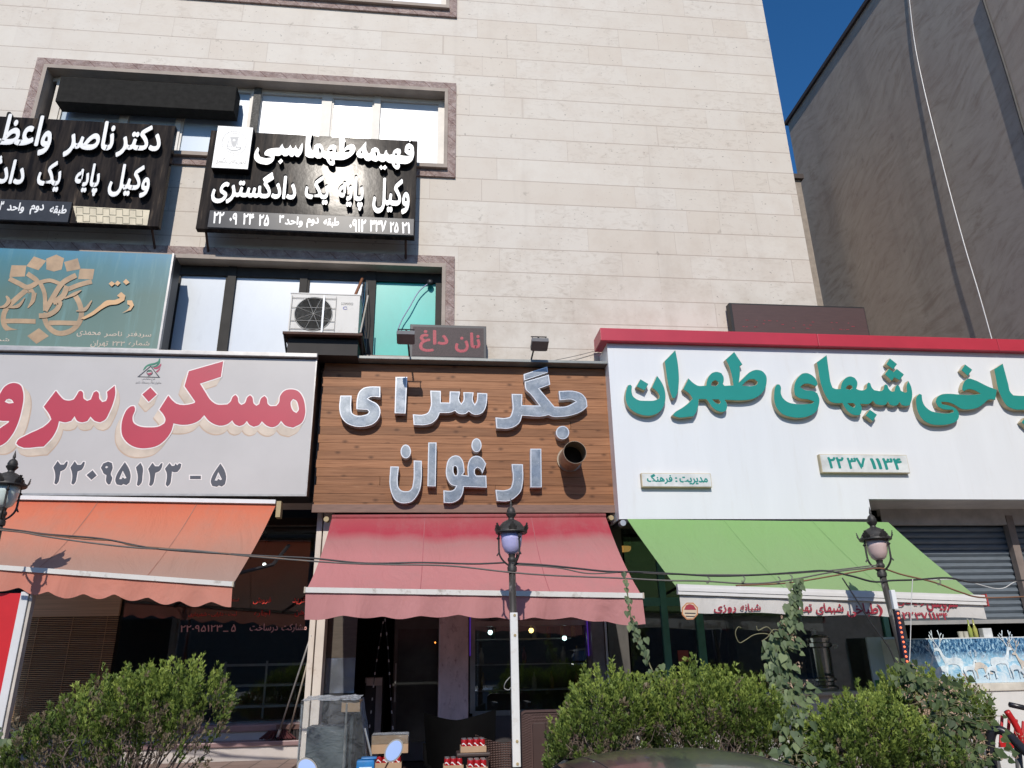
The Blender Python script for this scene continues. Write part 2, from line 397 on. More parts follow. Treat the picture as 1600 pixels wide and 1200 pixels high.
# Persian joining forms: isolated, final, initial, medial
_F = {}
for ch, b_ in dict(zip('بپتثجچحخسشصضطظعغفقکگلمنهی', (0xFE8F, 0xFB56, 0xFE95, 0xFE99, 0xFE9D, 0xFB7A, 0xFEA1, 0xFEA5, 0xFEB1, 0xFEB5, 0xFEB9, 0xFEBD, 0xFEC1, 0xFEC5, 0xFEC9, 0xFECD, 0xFED1, 0xFED5, 0xFB8E, 0xFB92, 0xFEDD, 0xFEE1, 0xFEE5, 0xFEE9, 0xFBFC))).items():
    _F[ch] = (b_, b_+1, b_+2, b_+3)
for ch, b_ in dict(zip('ادذرزژو', (0xFE8D, 0xFEA9, 0xFEAB, 0xFEAD, 0xFEAF, 0xFB8A, 0xFEED))).items(): _F[ch] = (b_, b_+1)
def shape(s):
    out = []
    for i, c in enumerate(s):
        if c not in _F: out.append({'(': ')', ')': '('}.get(c, c)); continue
        pj = i > 0 and s[i-1] in _F and len(_F[s[i-1]]) == 4
        nj = i+1 < len(s) and s[i+1] in _F and len(_F[c]) == 4
        out.append(chr(_F[c][3 if pj and nj else 1 if pj else 2 if nj else 0]))
    # right-to-left, numbers kept in reading order
    r = out[::-1]; i = 0
    isd = lambda c: c in '۰۱۲۳۴۵۶۷۸۹'
    while i < len(r):
        if isd(r[i]):
            j = i
            while j < len(r) and isd(r[j]): j += 1
            r[i:j] = r[i:j][::-1]; i = j
        else: i += 1
    return ''.join(r)
def dilate(v, f, r, n=8, step=.0002):
    """thicken a flat outline: copies shifted round a circle, each a hair behind the last"""
    V = [v]; F = list(f); k = len(v)
    for i in range(n):
        a = 2*math.pi*i/n; V.append(v+np.array([r*math.cos(a), r*math.sin(a), -step*(i+1)])); F += [tuple(q+k*(i+1) for q in p) for p in f]
    return np.concatenate(V), F
def text_mesh(word, bl, tr, Y, bold=.02, depth=.0, raw=False):
    cu = bpy.data.curves.new('word', 'FONT'); cu.body = word if raw else shape(word); cu.extrude = .5 if depth else 0
    cu.resolution_u = 3; cu.fill_mode = 'BOTH'
    v, f = _eval(cu)
    if bold > 0: v, f = dilate(v, f, bold, 8, .0016 if not depth else .004)
    a, b = P(*bl, Y), P(*tr, Y)
    mn, mx = v.min(0), v.max(0)
    x = a[0]+(v[:, 0]-mn[0])/(mx[0]-mn[0])*(b[0]-a[0]); z = a[2]+(v[:, 1]-mn[1])/(mx[1]-mn[1]+1e-9)*(b[2]-a[2])
    return np.stack([x, Y-v[:, 2]*(depth if depth else .1), z], 1), f
def words(parent, name, mat, items, org, sc, Y, bold=.02, depth=0, raw=False, each=True):
    """items: (word, left, bottom, right, top) in crop pixels; each=False joins a whole line of print"""
    mb = MB(); res = []
    for it in items:
        wd, l, b, r, t = it
        v, f = text_mesh(wd, (org[0]+l/sc, org[1]+b/sc), (org[0]+r/sc, org[1]+t/sc), Y, bold, depth, raw)
        if each: res.append(MB().add(v, f).build(name, mat, parent))
        else: mb.add(v, f)
    if not each: res.append(mb.build(name, mat, parent))
    return res
def poly_part(parent, name, mat, loops, org, sc, Y, depth=0, smooth=True, offset=0, face=None, shift=(0, 0)):
    lp = px_loops(loops, org, sc, Y-depth, smooth, shift)
    v, f = curve_mesh(lp, depth/2, offset)
    o = MB().add(upright(v, Y-depth/2), f).build(name, mat, parent)
    if face:
        fm, inset, fn = face
        v, f = curve_mesh(lp, .0015, -inset)
        MB().add(upright(v, Y-depth-.0025), f).build(fn, fm, o)
    return o
def ribbon(pts, wd):
    """flat brush stroke: pts (x,y), widths"""
    pts = [np.array(p, float) for p in pts]; n = len(pts)
    ws = wd if hasattr(wd, '__len__') else [wd]*n; L = []; R_ = []
    for i in range(n):
        d = pts[min(i+1, n-1)]-pts[max(i-1, 0)]; d /= np.linalg.norm(d)+1e-9; q = np.array([-d[1], d[0]])
        L.append(pts[i]+q*ws[i]/2); R_.append(pts[i]-q*ws[i]/2)
    return [tuple(p) for p in L+R_[::-1]]
def cat_path(pts, sub=6):
    pts = [np.array(p, float) for p in pts]; out = []
    for i in range(len(pts)-1):
        p0 = pts[max(i-1, 0)]; p1 = pts[i]; p2 = pts[i+1]; p3 = pts[min(i+2, len(pts)-1)]
        for k in range(sub):
            t = k/sub; out.append(.5*(2*p1+(p2-p0)*t+(2*p0-5*p1+4*p2-p3)*t*t+(3*p1-p0-3*p2+p3)*t**3))
    out.append(pts[-1]); return out

# ================================================================== SETTING
def struct(name, mb, mat):
    o = mb.build(name, mat); o['kind'] = 'structure'; return o
asph = simple('asphalt', (.075, .073, .072), .9, var=.25, vs=8, bmp=.4)
struct('road', MB().quad((-400, -400, -.16), (400, -400, -.16), (400, 400, -.16), (-400, 400, -.16)), asph)
def m_pave():
    m, nt, b = newmat('brown_paving'); br = N(nt, 'ShaderNodeTexBrick'); nt.links.new(geo(nt), br.inputs['Vector'])
    br.inputs['Scale'].default_value = 1; br.inputs['Brick Width'].default_value = .3; br.inputs['Row Height'].default_value = .3; br.offset = 0
    br.inputs['Mortar Size'].default_value = .008; br.inputs['Color1'].default_value = (.30, .21, .175, 1); br.inputs['Color2'].default_value = (.36, .265, .225, 1); br.inputs['Mortar'].default_value = (.08, .07, .06, 1)
    c = mixc(nt, ramp(nt, noise(nt, 3, 7, .7), [(.4, 0), (.7, .5)]), br.outputs[0], (.22, .17, .15))
    nt.links.new(c, b.inputs['Base Color']); b.inputs['Roughness'].default_value = .7; return m
PAVE = m_pave()
struct('pavement', MB().box(-30, 30, -3.6, .3, -.15, 0), PAVE)
struct('kerb', MB().bbox(-30, 30, -3.78, -3.602, -.159, .004, .015), simple('kerb_stone', (.30, .29, .27), .85))

# ---- the stone-clad building
bld = thing('stone_building', (0, 0, 0), 'tall building clad in pale travertine slabs with long strip windows above the shops', 'building')
Zs = [(5.28, 6.68), (8.28, 9.68), (11.30, 12.70)]; X0, X1 = -5.57, .115; XL, XR = -10.0, 5.44
wm = MB()
wm.box(XL, X0, 0, .45, 3.42, 16.5); wm.box(X1, XR, 0, .45, 3.42, 16.5)
ze = [3.42]+[z for p in Zs for z in p]+[16.5]
for k in range(0, len(ze), 2): wm.box(X0, X1, 0, .45, ze[k], ze[k+1])
wm.box(XR-.45, XR, .45, 9, 3.42, 16.5); wm.box(XL, XR-.45, 8.6, 9, 3.42, 16.5); wm.box(XL, XL+.45, .45, 8.6, 3.42, 16.5)
wm.build('stone_wall', STONE, bld)
MB().box(XL-.1, XR+.02, -.06, 9.05, 16.5, 16.65).build('parapet_coping', simple('coping_stone', (.45, .42, .39), .7), bld)
MB().box(XL+.45, XR-.45, .45, 8.6, 4.55, 4.65).build('floor_slab', DARK, bld)
LINT = simple('cream_stone_trim', (.36, .30, .25), .7, var=.15, vs=4)
FRW = simple('cream_window_frame', (.62, .58, .52), .45, var=.08)
FRG = simple('bronze_window_frame', (.045, .042, .038), .6, spec=.15)
SILV = m_film('pale_film_painted_sky', (.60, .65, .70)); BLUEF = m_film('painted_sky_blue_glass', (.40, .50, .60)); TEALF = m_film('turquoise_window_film', (.015, .44, .37), .12)  # upper floor panes: sky reflection painted in as pale and bluish base colour
TEALF_C = TEALF
for wi, (z0, z1) in enumerate(Zs):
    lab = ['', '', ''][wi]
    s = MB(); t = .15; pr = .035
    s.box(X0-t, X1+t, -pr, -.0005, z1+.03, z1+t); s.box(X0-t, X1+t, -pr, -.0005, z0-t, z0-.03)
    s.box(X0-t, X0-.03, -pr, -.0005, z0-.03, z1+.03); s.box(X1+.03, X1+t, -pr, -.0005, z0-.03, z1+.03)
    so_ = s.build('window_surround', RSTONE, bld)
    r = MB(); r.box(X0-.03, X1+.03, -.05, .30, z1-.03, z1+.029); r.box(X0-.03, X1+.03, -.09, .30, z0-.029, z0+.03)
    r.box(X0-.03, X0+.02, -.05, .30, z0+.031, z1-.031); r.box(X1-.02, X1+.03, -.05, .30, z0+.031, z1-.031)
    r.build('reveal_lining', LINT, so_)
    yw = .17; row = [495, 200, -60][wi]
    if wi == 0: mull = [(40, 52), (140, 152), (262, 270), (349, 362), (464, 476), (569, 585), (680, 689)]
    else: mull = [(74, 87), (187, 199), (274, 283), (388, 404), (500, 516), (583, 593), (684, 695)]
    if wi == 2:
        mx = [(X0+.02, X0+.1)]+[(X0+.1+k*.93-.05, X0+.1+k*.93+.05) for k in range(1, 6)]+[(X1-.1, X1-.02)]
    else: mx = [(PX_(a, row, yw), PX_(b, row, yw)) for a, b in mull]
    fm = [FRG, FRW, FRW][wi]
    w_ = MB()
    for i, (a, b_) in enumerate(mx): w_.box(a, b_, yw-.03-.004*(i % 2), yw+.05, z0+.031, z1-.031)
    th_ = .17 if wi == 0 else .10; w_.box(X0+.02, X1-.02, yw-.02, yw+.045, z1-th_, z1-.031); w_.box(X0+.02, X1-.02, yw-.02, yw+.045, z0+.031, z0+.085)
    for i in range(len(mx)-1):           # sash frames
        a, b_ = mx[i][1], mx[i+1][0]
        if i % 2: continue
        for q in ((a, a+.028), (b_-.028, b_)): w_.box(q[0], q[1], yw-.012, yw+.04, z0+.086, z1-th_-.001)
    wo = w_.build('window', fm, bld); wo['label'] = ['dark bronze framed strip window of the first floor', 'cream framed strip window of the second floor', 'cream framed strip window at the top edge'][wi]
    for i in range(len(mx)-1):
        a, b_ = mx[i][1], mx[i+1][0]
        pm = SILV
        if wi == 0 and i == len(mx)-2: pm = TEALF
        if wi == 1 and i < 3: pm = BLUEF
        MB().box(a+.001, b_-.001, yw+.015, yw+.03, z0+.086, z1-th_-.001).build('pane', pm, wo)
    if wi == 1:      # the flaking dark pier between the two halves of the window
        a, b_ = PX_(390, row, yw-.05), PX_(402, row, yw-.05)
        MB().box(a, b_, yw-.06, yw-.035, z0+.031, z1-.031).build('pier', simple('flaking_dark_pier', (.09, .085, .075), .8, var=.4, vs=14, dirt=((.4, .37, .32), .8)), wo)

# ---- building behind on the right
gb = thing('grey_building', (9, 0, 0), 'high blank building side rendered in swirling grey plaster beyond the white shop', 'building')
zr = 14.47
MB().box(9, 24, -8, 5.72, 0, zr).build('rendered_wall', PLASTER, gb)
MB().box(8.94, 24.1, -8.1, 5.80, zr, zr+.10).build('roof_edge', simple('roof_edge_brown', (.07, .055, .05), .8), gb)
cb = [PXp(1418, -30, 8.975), PXp(1428, 60, 8.97), PXp(1444, 140, 8.96), PXp(1475, 265, 8.94), PXp(1506, 380, 8.93), PXp(1530, 460, 8.93), PXp(1551, 535, 8.93)]
MB().tube(cat_path(cb, 5), .0095, 6).build('wall_cable', simple('white_cable', (.62, .62, .63), .4, var=.03), None, **tagd('thin white cable hanging down the swirling grey rendered wall', 'cable'))
cb = [PXp(1533, -10, 8.97), PXp(1556, 60, 8.97), PXp(1578, 130, 8.97), PXp(1600, 205, 8.97), PXp(1650, 370, 8.97)]
MB().tube(cat_path(cb, 5), .022, 6).build('added_shade_pipe', simple('shade_strip_dark', (.07, .065, .06), .7), None, **tagd('added dark pipe drawing a strip of shade down the grey wall at the right edge', 'pipe'))  # dark pipe added where only a strip of shade lies on the wall
a = P(1238, 281, 4.6); b_ = P(1250.5, 281, 4.6)
rb = thing('rear_building', (a[0], 4.6, 0), 'narrow brown end wall of a lower building seen in the gap behind the travertine corner', 'building')
MB().box(5.5, b_[0], 4.6, 5.6, 0, a[2]).build('end_wall', simple('brown_render', (.30, .26, .22), .85, var=.2, bmp=.3), rb)
MB().box(5.5, b_[0]+.05, 4.52, 5.62, a[2], a[2]+.12).build('roof_edge', simple('roof_edge_brown', (.07, .055, .05), .8), rb)

# ---- far side of the street (mirrored in the shop glass)
ob = thing('opposite_building', (0, -34, 0), 'dull brick building across the street reflected in the shop windows', 'building')
OBW = simple('dull_brick', (.13, .10, .085), .9, var=.3)
MB().box(-30, 30, -44, -34, -.16, 9.0).build('brick_wall', OBW, ob)
for k in range(10):
    wq = MB().box(-27+k*5.6, -24+k*5.6, -34.02, -33.98, 4.6, 6.6).build('window', DARK, ob)

# ================================================================== SHOP FRONTS
FLR = simple('interior_floor', (.06, .05, .045), .5)
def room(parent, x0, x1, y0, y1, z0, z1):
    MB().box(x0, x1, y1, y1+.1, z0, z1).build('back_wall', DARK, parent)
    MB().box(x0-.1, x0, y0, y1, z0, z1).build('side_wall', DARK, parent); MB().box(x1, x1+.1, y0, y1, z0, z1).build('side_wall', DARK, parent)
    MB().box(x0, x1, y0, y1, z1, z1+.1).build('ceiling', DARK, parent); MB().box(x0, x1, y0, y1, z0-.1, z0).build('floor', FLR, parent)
YG = .45
# left shop: estate office
lx0, lx1 = -5.2, PX_(486, 1000, .2)
ls = thing('estate_office', (-3, .3, 0), 'dark glazed office front on marble steps under the orange awning', 'shop front')
YG = .85; zsl = PZ(380, 1133, .56); zst = PZ(380, 1159, .40); zla = PZ(380, 1190, .3)
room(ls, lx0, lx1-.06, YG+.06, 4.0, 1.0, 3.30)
gp = MB().box(lx0, lx1-.05, YG, YG+.012, zsl, 3.30).build('shop_window', GLASS, ls)
MARB = simple('white_marble_step', (.52, .48, .45), .4, var=.12, vs=3); PINK = simple('pink_marble_tread', (.26, .17, .17), .35, var=.2, vs=4)
MB().bbox(lx0-.6, lx1-.08, .56, YG+.05, zsl-.07, zsl, .01).build('window_sill', PINK, ls)
MB().box(lx0-.6, lx1-.1, .60, YG, .0, zsl-.071).build('stall_riser', MARB, ls)
MB().bbox(lx0-.6, lx1-.02, .38, .599, zst-.05, zst, .008).build('step_tread', PINK, ls)
MB().box(lx0-.6, lx1-.05, .41, .59, 0, zst-.051).build('step_riser', MARB, ls)
MB().bbox(lx0-.6, lx1-.02, -.75, .379, zla-.08, zla, .008).build('landing', PAVE, ls)
MB().box(lx0-.6, lx1-.05, -.72, .378, .0, zla-.081).build('landing_riser', MARB, ls)
# writing on the glass
RLET = simple('red_vinyl_letters', (.80, .06, .04), .5, var=.1); PLET = simple('pale_pink_vinyl', (.78, .42, .38), .5, var=.1)
o2, s2 = (0, 720), 1600/520
for col_, its in ((RLET, [('فروش', 1215, 690, 1305, 655), ('خرید', 1405, 692, 1478, 655), ('اجاره', 1220, 752, 1300, 718), ('رهن', 1415, 750, 1475, 718), ('ثبت - دارایی - شهرداری', 905, 752, 1140, 725), ('استعلام', 1098, 684, 1148, 660)]),
                  (PLET, [('مشارکت', 1352, 825, 1476, 782), ('درساخت', 1198, 828, 1338, 782), ('۲۲۰۹۵۱۲۳', 865, 824, 1070, 788), ('_', 1072, 822, 1098, 817), ('۵', 1110, 822, 1136, 785)])):
    words(ls, 'window_lettering', col_, its, o2, s2, YG-.004, .012)
# bamboo blind
BAM = simple('brown_bamboo_blind', (.55, .36, .19), .6, var=.3, vs=2, ms=(.4, 1, 40))
bx0, bx1 = PX_(28, 1050, .80), PX_(172, 1050, .80); mb = MB()
zb = 2.2
while zb > 1.05:
    mb.obox(((bx0+bx1)/2, .80, zb), ((bx1-bx0)/2, 0, 0), (0, .010, .004), (0, -.001, .0022)); zb -= .021
for xx in (.12, .5, .88): mb.tube([(bx0+(bx1-bx0)*xx, .785, 1.05), (bx0+(bx1-bx0)*xx, .785, 2.6)], .004, 5)
mb.box(bx0, bx1, .78, .825, 2.2, 2.62)
mb.build('slatted_blind', BAM, None, _origin=1, **tagd('brown slatted blind lowered behind the left end of the dark office window', 'blind'))
# faint things inside the office
shf = thing('display_shelf', (-1.95, 1.4, 1.0), 'pale display shelves standing deep inside the dark estate office', 'shelf')
SH = simple('pale_shelf_board', (.30, .29, .28), .5)
for z in (1.12, 1.36, 1.60): MB().box(-2.5, -1.5, 1.2, 1.6, z, z+.03).build('shelf_board', SH, shf)
for x in (-2.5, -2.0, -1.5): MB().box(x-.012, x+.012, 1.19, 1.215, 1.0, 1.66).build('upright', SH, shf)
def bulb(px, py, Y, r, c, s, label, cat='lamp', cap=True):
    p = P(px, py, Y); t = thing('ceiling_lamp', p, label, cat)
    MB().lathe(p, [(0, -r), (r*.7, -r*.72), (r, 0), (r*.7, r*.72), (0, r)], 14).build('bulb', simple('glow_%s' % label[:14], (.8, .8, .8), .4, emit=c, es=s), t, True)
    MB().tube([p+np.array([0, 0, r*.8]), p+np.array([0, 0, r*2])], r*.5, 8).build('lamp_cap', DARKM, t)
    MB().tube([p+np.array([0, 0, r*2]), p+np.array([0, 0, max(.05, 3.3-p[2])])], .006, 5).build('lamp_cord', DARKM, t)
bulb(413, 882, 1.2, .022, (1, 1, .95), 6, 'small white bulb glowing inside the estate office below the awning end')

# middle shop
mx0, mx1 = PX_(486, 1000, .2), PX_(950, 1000, .2)
ms = thing('grill_shop', (.4, .3, 0), 'dim grill shop front with open doorway and worn concrete pillar below the red awning', 'shop front')
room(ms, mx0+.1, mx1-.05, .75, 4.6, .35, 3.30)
CREAM = simple('cream_painted_post', (.66, .60, .53), .5, var=.08, vs=3, dirt=((.35, .25, .18), .5))
for a, b_ in ((484, 493), (495, 508)):
    x0, x1 = PX_(a, 985, 0), PX_(b_, 985, 0)
    MB().bbox(x0, x1, -.05, .2, 0, 3.35, .006).build('door_post', CREAM, ms)
bx0, bx1 = PX_(510, 1020, .3), PX_(556, 1020, .3); zt = PZ(530, 1028, .3); zb = PZ(530, 1083, .3)
MB().box(bx0, bx1, .30, .33, zt, 3.3).build('side_panel', simple('dull_brown_panel', (.10, .085, .07), .35, var=.2, ms=(1, 1, 8)), ms)
st = MB(); nx = 8; nz = 6; vv = []
for i in range(nx+1):
    for j in range(nz+1): vv.append((bx0+(bx1-bx0)*i/nx, .30+random.uniform(-.006, .006), zb+(zt-zb)*j/nz))
st.add(vv, [(i*(nz+1)+j, (i+1)*(nz+1)+j, (i+1)*(nz+1)+j+1, i*(nz+1)+j+1) for i in range(nx) for j in range(nz)])
st.build('kick_plate', simple('creased_sheet_metal', (.34, .37, .42), .22, .75, var=.25, vs=5), ms, True)
MB().box(bx0-.03, bx1+.02, .29, .34, zb-.05, zb-.005).build('plate_rail', DARKM, ms)
MB().box(bx0-.02, bx1+.02, .31, .34, 0, zb-.051).build('base_panel', DARKM, ms)
# things dimly visible in the doorway
for k, (pts, lab) in enumerate((([(600, 965), (592, 1010), (585, 1060), (580, 1110), (575, 1160)], 'string of white dashes hanging in the dark doorway, leaning left'), ([(601, 960), (606, 1010), (609, 1060), (612, 1110), (616, 1165)], 'string of white dashes hanging in the dark doorway, nearer the pillar'))):
    q = cat_path([P(a, b_, .9) for a, b_ in pts], 5); t = thing('bead_string', q[0], lab, 'bead string', 'bead strings in the doorway')
    MB().tube(q, .004, 5).build('cord', DARKM, t)
    for m_ in range(1, len(q)-1, 2): MB().tube([q[m_], q[m_]+(q[m_+1]-q[m_])*.45], .008, 6).build('bead', simple('white_bead', (.75, .75, .73), .4), t)
a, b_ = P(566, 1160, 1.6), P(598, 1058, 1.6)
fz_ = thing('glass_cabinet', ((a[0]+b_[0])/2, 1.6, .35), 'pale framed cabinet standing deep in the dark doorway of the grill shop', 'cabinet')
MB().box(b_[0]-.08, b_[0], 1.6, 1.66, .36, b_[2]).build('frame_post', simple('pale_grey_frame', (.40, .40, .40), .4), fz_); MB().box(a[0], b_[0]-.081, 1.6, 1.66, b_[2]-.07, b_[2]).build('frame_rail', simple('pale_grey_frame', (.40, .40, .40), .4), fz_)
MB().box(a[0], b_[0], 1.661, 2.1, .36, b_[2]).build('cabinet_body', simple('dark_cabinet', (.05, .05, .055), .4), fz_); MB().box(a[0]+.02, a[0]+.22, 1.57, 1.598, b_[2]-.10, b_[2]-.01).build('price_card', LETW, fz_)
fr_2 = thing('fridge', (P(655, 1100, 2.2)[0], 2.2, .35), 'tall dark fridge with a dim glass door beside the pillar in the doorway', 'fridge')
xf = P(652, 1060, 2.2)[0]; MB().bbox(xf-.34, xf+.34, 2.2, 2.75, .36, 2.25, .01).build('fridge_body', simple('dim_grey_fridge', (.16, .155, .15), .35), fr_2); MB().box(xf-.28, xf+.28, 2.185, 2.198, .6, 2.05).build('glass_door', simple('dim_fridge_door', (.06, .065, .065), .15), fr_2); MB().box(xf-.31, xf-.29, 2.16, 2.197, 1.1, 1.6).build('door_handle', ALU, fr_2)
# pillar
px0, px1 = PX_(686, 1020, .1), PX_(732, 1020, .1)
MB().bbox(px0, px1, .10, .55, 0, 3.34, .012).build('concrete_pillar', simple('worn_painted_concrete', (.52, .43, .42), .8, var=.25, vs=5, dirt=((.12, .06, .055), .7), bmp=.4, ms=(1, 1, .6)), ms)
# window of the grill shop
wx0, wx1 = PX_(738, 1020, .2), PX_(922, 1020, .2); wz = PZ(830, 1112, .2)
fr = MB()
for x in (wx0, wx1): fr.box(x-.03, x+.03, .16, .24, wz, 3.3)
fr.box(wx0, wx1, .17, .23, wz-.03, wz+.02); fr.box(wx0, wx1, .17, .23, PZ(830, 978, .2), PZ(830, 970, .2)); fr.build('window_frame', simple('brushed_steel_frame', (.28, .27, .25), .35, .8), ms)
MB().box(wx0+.03, wx1-.03, .195, .205, wz+.02, 3.3).build('shop_window', GLASS, ms)
MB().box(wx0-.03, wx1+.03, .18, .26, 0, wz-.031).build('stall_riser', simple('dark_riser', (.05, .045, .045), .4), ms)
PURP = simple('violet_led_strip', (.1, .03, .3), .5, emit=(.22, .08, 1.0), es=.16)
for px in (734.5, 918):
    x = PX_(px, 990, .15); MB().box(x-.007, x+.007, .13, .15, PZ(px, 1025, .15), 2.6).build('led_strip', PURP, ms)
cab = thing('drinks_cabinet', ((wx0+wx1)/2, 1.0, .35), 'glazed drinks cabinet with shelves of bottles behind the grill shop window', 'cabinet')
MB().box(wx0+.1, wx1-.1, 1.3, 1.35, .4, 2.35).build('cabinet_back', simple('cabinet_back', (.05, .045, .03), .5), cab)
MB().box(wx0+.08, wx1-.08, .8, 1.36, 2.35, 2.55).build('header_panel', simple('dark_red_header', (.16, .02, .025), .4), cab)
for k, z in enumerate((1.25, 1.55, 1.85, 2.12)): MB().box(wx0+.1, wx1-.1, .85, 1.29, z, z+.015).build('shelf', SH, cab)
for k, z in enumerate((1.265, 1.565, 1.865)):
    for q in range(9):
        if random.random() < .3: continue
        x = wx0+.18+q*.17+random.uniform(-.03, .03)
        c = random.choice([(.15, .03, .02), (.05, .08, .03), (.25, .23, .2), (.2, .12, .03)])
        MB().lathe((x, 1.05, z), [(0, 0), (.032, 0), (.034, .12), (.012, .16), (.012, .20), (0, .2)], 10).build('bottle', simple('bottle_%g' % c[0], c, .25), cab, True)
bulb(766, 988, .7, .03, (.75, 1, 1), 4, 'cool white bulb glowing at the left behind the grill shop window')
bulb(830, 985, .7, .032, (1, .62, .18), 5, 'warm yellow bulb glowing in the middle of the grill shop window')
bulb(882, 997, .7, .03, (.75, 1, 1), 4, 'cool white bulb glowing at the right behind the grill shop window')
p = P(680, 1004, .8); MB().lathe(p, [(0, -.012), (.012, 0), (0, .012)], 8).build('indicator_light', simple('orange_glow', (.8, .3, .1), .5, emit=(1, .3, .05), es=3), None, True, _origin=1, **tagd('tiny orange light glowing in the dark doorway beside the pillar', 'light'))

# right shop
rx0, rx1 = mx1-.02, 8.9
rs = thing('cookshop', (5, .4, 0), 'teal framed glass front of the white cookshop under the green awning', 'shop front')
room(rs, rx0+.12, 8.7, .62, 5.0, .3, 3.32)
STC = simple('grey_steel_post', (.19, .175, .165), .4, .4, var=.2)
for a, b_, y in ((925, 944, .0), (946, 949, -.03)):
    MB().box(PX_(a, 1000, y), PX_(b_, 1000, y), y, y+.2, 0, 3.3).build('corner_post', STC if a < 940 else ALU, rs)
MB().box(PX_(951, 1000, .25), PX_(982, 1000, .25), .25, .28, .4, 3.2).build('dusty_panel', simple('dusty_grey_panel', (.10, .095, .09), .4, var=.3, ms=(1, 1, .4)), rs)
TEAL = simple('teal_window_frame', (.09, .24, .20), .45, var=.2)
for a, b_ in ((1036, 1046), (1090, 1101), (1384, 1392)):
    MB().box(PX_(a, 1000, .3), PX_(b_, 1000, .3), .27, .33, .4, 3.3).build('window_mullion', TEAL, rs)
MB().box(PX_(1000, 1000, .3), PX_(1395, 1000, .3), .28, .335, 2.20, 2.30).build('transom', TEAL, rs)
MB().box(PX_(985, 1000, .3), PX_(1384, 1000, .3), .30, .31, 1.15, 3.3).build('shop_window', GLASS, rs)
MB().box(PX_(985, 1080, .3), 8.7, .22, .5, .0, 1.14).build('counter_front', simple('counter_white', (.50, .49, .47), .5, var=.06), rs)
MB().bbox(PX_(985, 1080, .3), 8.7, .1, .62, 1.141, 1.18, .01).build('counter_top', simple('counter_top_grey', (.42, .38, .35), .4), rs)
BLUEL = simple('painted_blue_reflection', (.1, .15, .5), .5, emit=(.12, .2, 1), es=1.1)
a = P(945, 976, .7); b_ = P(987, 976, .7)
MB().tube([(a[0], .7, a[2]), (b_[0], .7, a[2])], .012, 8).build('blue_reflection_bar', BLUEL, None, _origin=1, **tagd('glowing blue bar standing in for a blue reflection in the glass beside the grey post', 'light'))  # glowing bar stands in for a blue line reflected in the glass
p = P(972, 859, .75); dl = thing('ceiling_downlight', p, 'round amber downlight in the ceiling left of the green awning', 'lamp')
MB().lathe(p, [(0, -.02), (.10, -.02), (.115, 0), (.12, .035), (0, .035)], 20).build('diffuser', simple('amber_diffuser', (.5, .3, .1), .5, emit=(1, .5, .12), es=.35), dl, True)
MB().lathe(p+np.array([0, 0, .036]), [(.10, 0), (.12, .006), (.10, .5), (0, .5)], 20).build('lamp_body', DARKM, dl)
# red sticker on glass
a, b_ = P(1060, 1034, .29), P(1075, 1016, .29)
MB().box(a[0], b_[0], .284, .288, a[2], b_[2]).build('door_sticker', simple('red_sticker', (.28, .05, .05), .5), None, _origin=1, **tagd('small red sticker on the dark glass between the teal mullions', 'sticker'))
# roller shutter and its soffit
sh = thing('roller_shutter', (6.9, .3, 1.3), 'blue grey slatted roller shutter half lowered at the right of the white shop', 'shutter')
sx0 = PX_(1386, 870, .3); sx1 = 8.6
prof = MB(); z = 1.98
nsl = 0
while z < 3.30:
    for (za, ya, zc, yc) in ((0, .30, .03, .275), (.03, .275, .062, .285), (.062, .285, .078, .305)):
        prof.quad((sx0, ya, z+za), (sx1, ya, z+za), (sx1, yc, z+zc), (sx0, yc, z+zc))
    z += .080
prof.build('slat_curtain', simple('shutter_blue_grey', (.14, .17, .20), .45, .2, var=.15, ms=(1, 1, 6)), sh)
MB().box(sx0, sx1, .265, .31, 1.93, 1.978).build('bottom_rail', ALU, sh)
MB().box(sx0-.05, sx0, .2, .34, 1.2, 3.3).build('guide_rail', DARKM, sh)
MB().box(sx0-.05, sx1, .18, .26, 3.18, 3.39).build('shutter_box', simple('shutter_box_grey', (.42, .39, .37), .5), sh)
x = PX_(1592, 900, .2); MB().box(x, x+.1, .17, .26, 1.2, 3.3).build('guide_rail', simple('brown_rail', (.22, .18, .16), .5), sh)

# ================================================================== SIGNS
# ---- wooden sign board of the grill shop
YB = -.25
wx0, wx1 = PX_(498, 690, YB), PX_(957, 690, YB); wz0, wz1 = PZ(730, 799, YB), PZ(730, 572, YB)
wsn = thing('wooden_sign', ((wx0+wx1)/2, YB, wz0), 'brown plank sign board carrying two rows of large silver letters', 'sign')
mb = MB(); nb = 18; bh = (wz1-wz0)/nb
for i in range(nb):
    z0 = wz0+i*bh; cut = sorted([wx0, wx1]+[random.uniform(wx0+.4, wx1-.4) for _ in range(random.choice((0, 1, 1)))])
    for k in range(len(cut)-1):
        e = random.uniform(-.012, .012) if k in (0, len(cut)-2) else 0
        mb.bbox(cut[k]+(.002 if k else e), cut[k+1]-(.002 if k < len(cut)-2 else e), YB-.004+random.uniform(-.003, .003), -.16, z0+.0012, z0+bh-.0012, .002, t=random.random())
mb.build('plank_face', WOOD, wsn)
MB().box(wx0+.03, wx1-.03, -.155, -.002, wz0+.02, wz1).build('backing_frame', DARKM, wsn)
MB().bbox(wx0-.03, wx1+.05, -.40, -.02, wz1+.012, wz1+.05, .006).build('drip_cap', simple('grey_flashing', (.22, .23, .22), .45, .4, var=.15), wsn)
MB().bbox(wx0-.02, wx1+.01, YB-.03, YB-.009, wz0-.02, wz0+bh*.72, .004).build('bottom_trim', simple('weathered_board', (.20, .115, .085), .6, var=.2, ms=(1, 1, 12)), wsn)
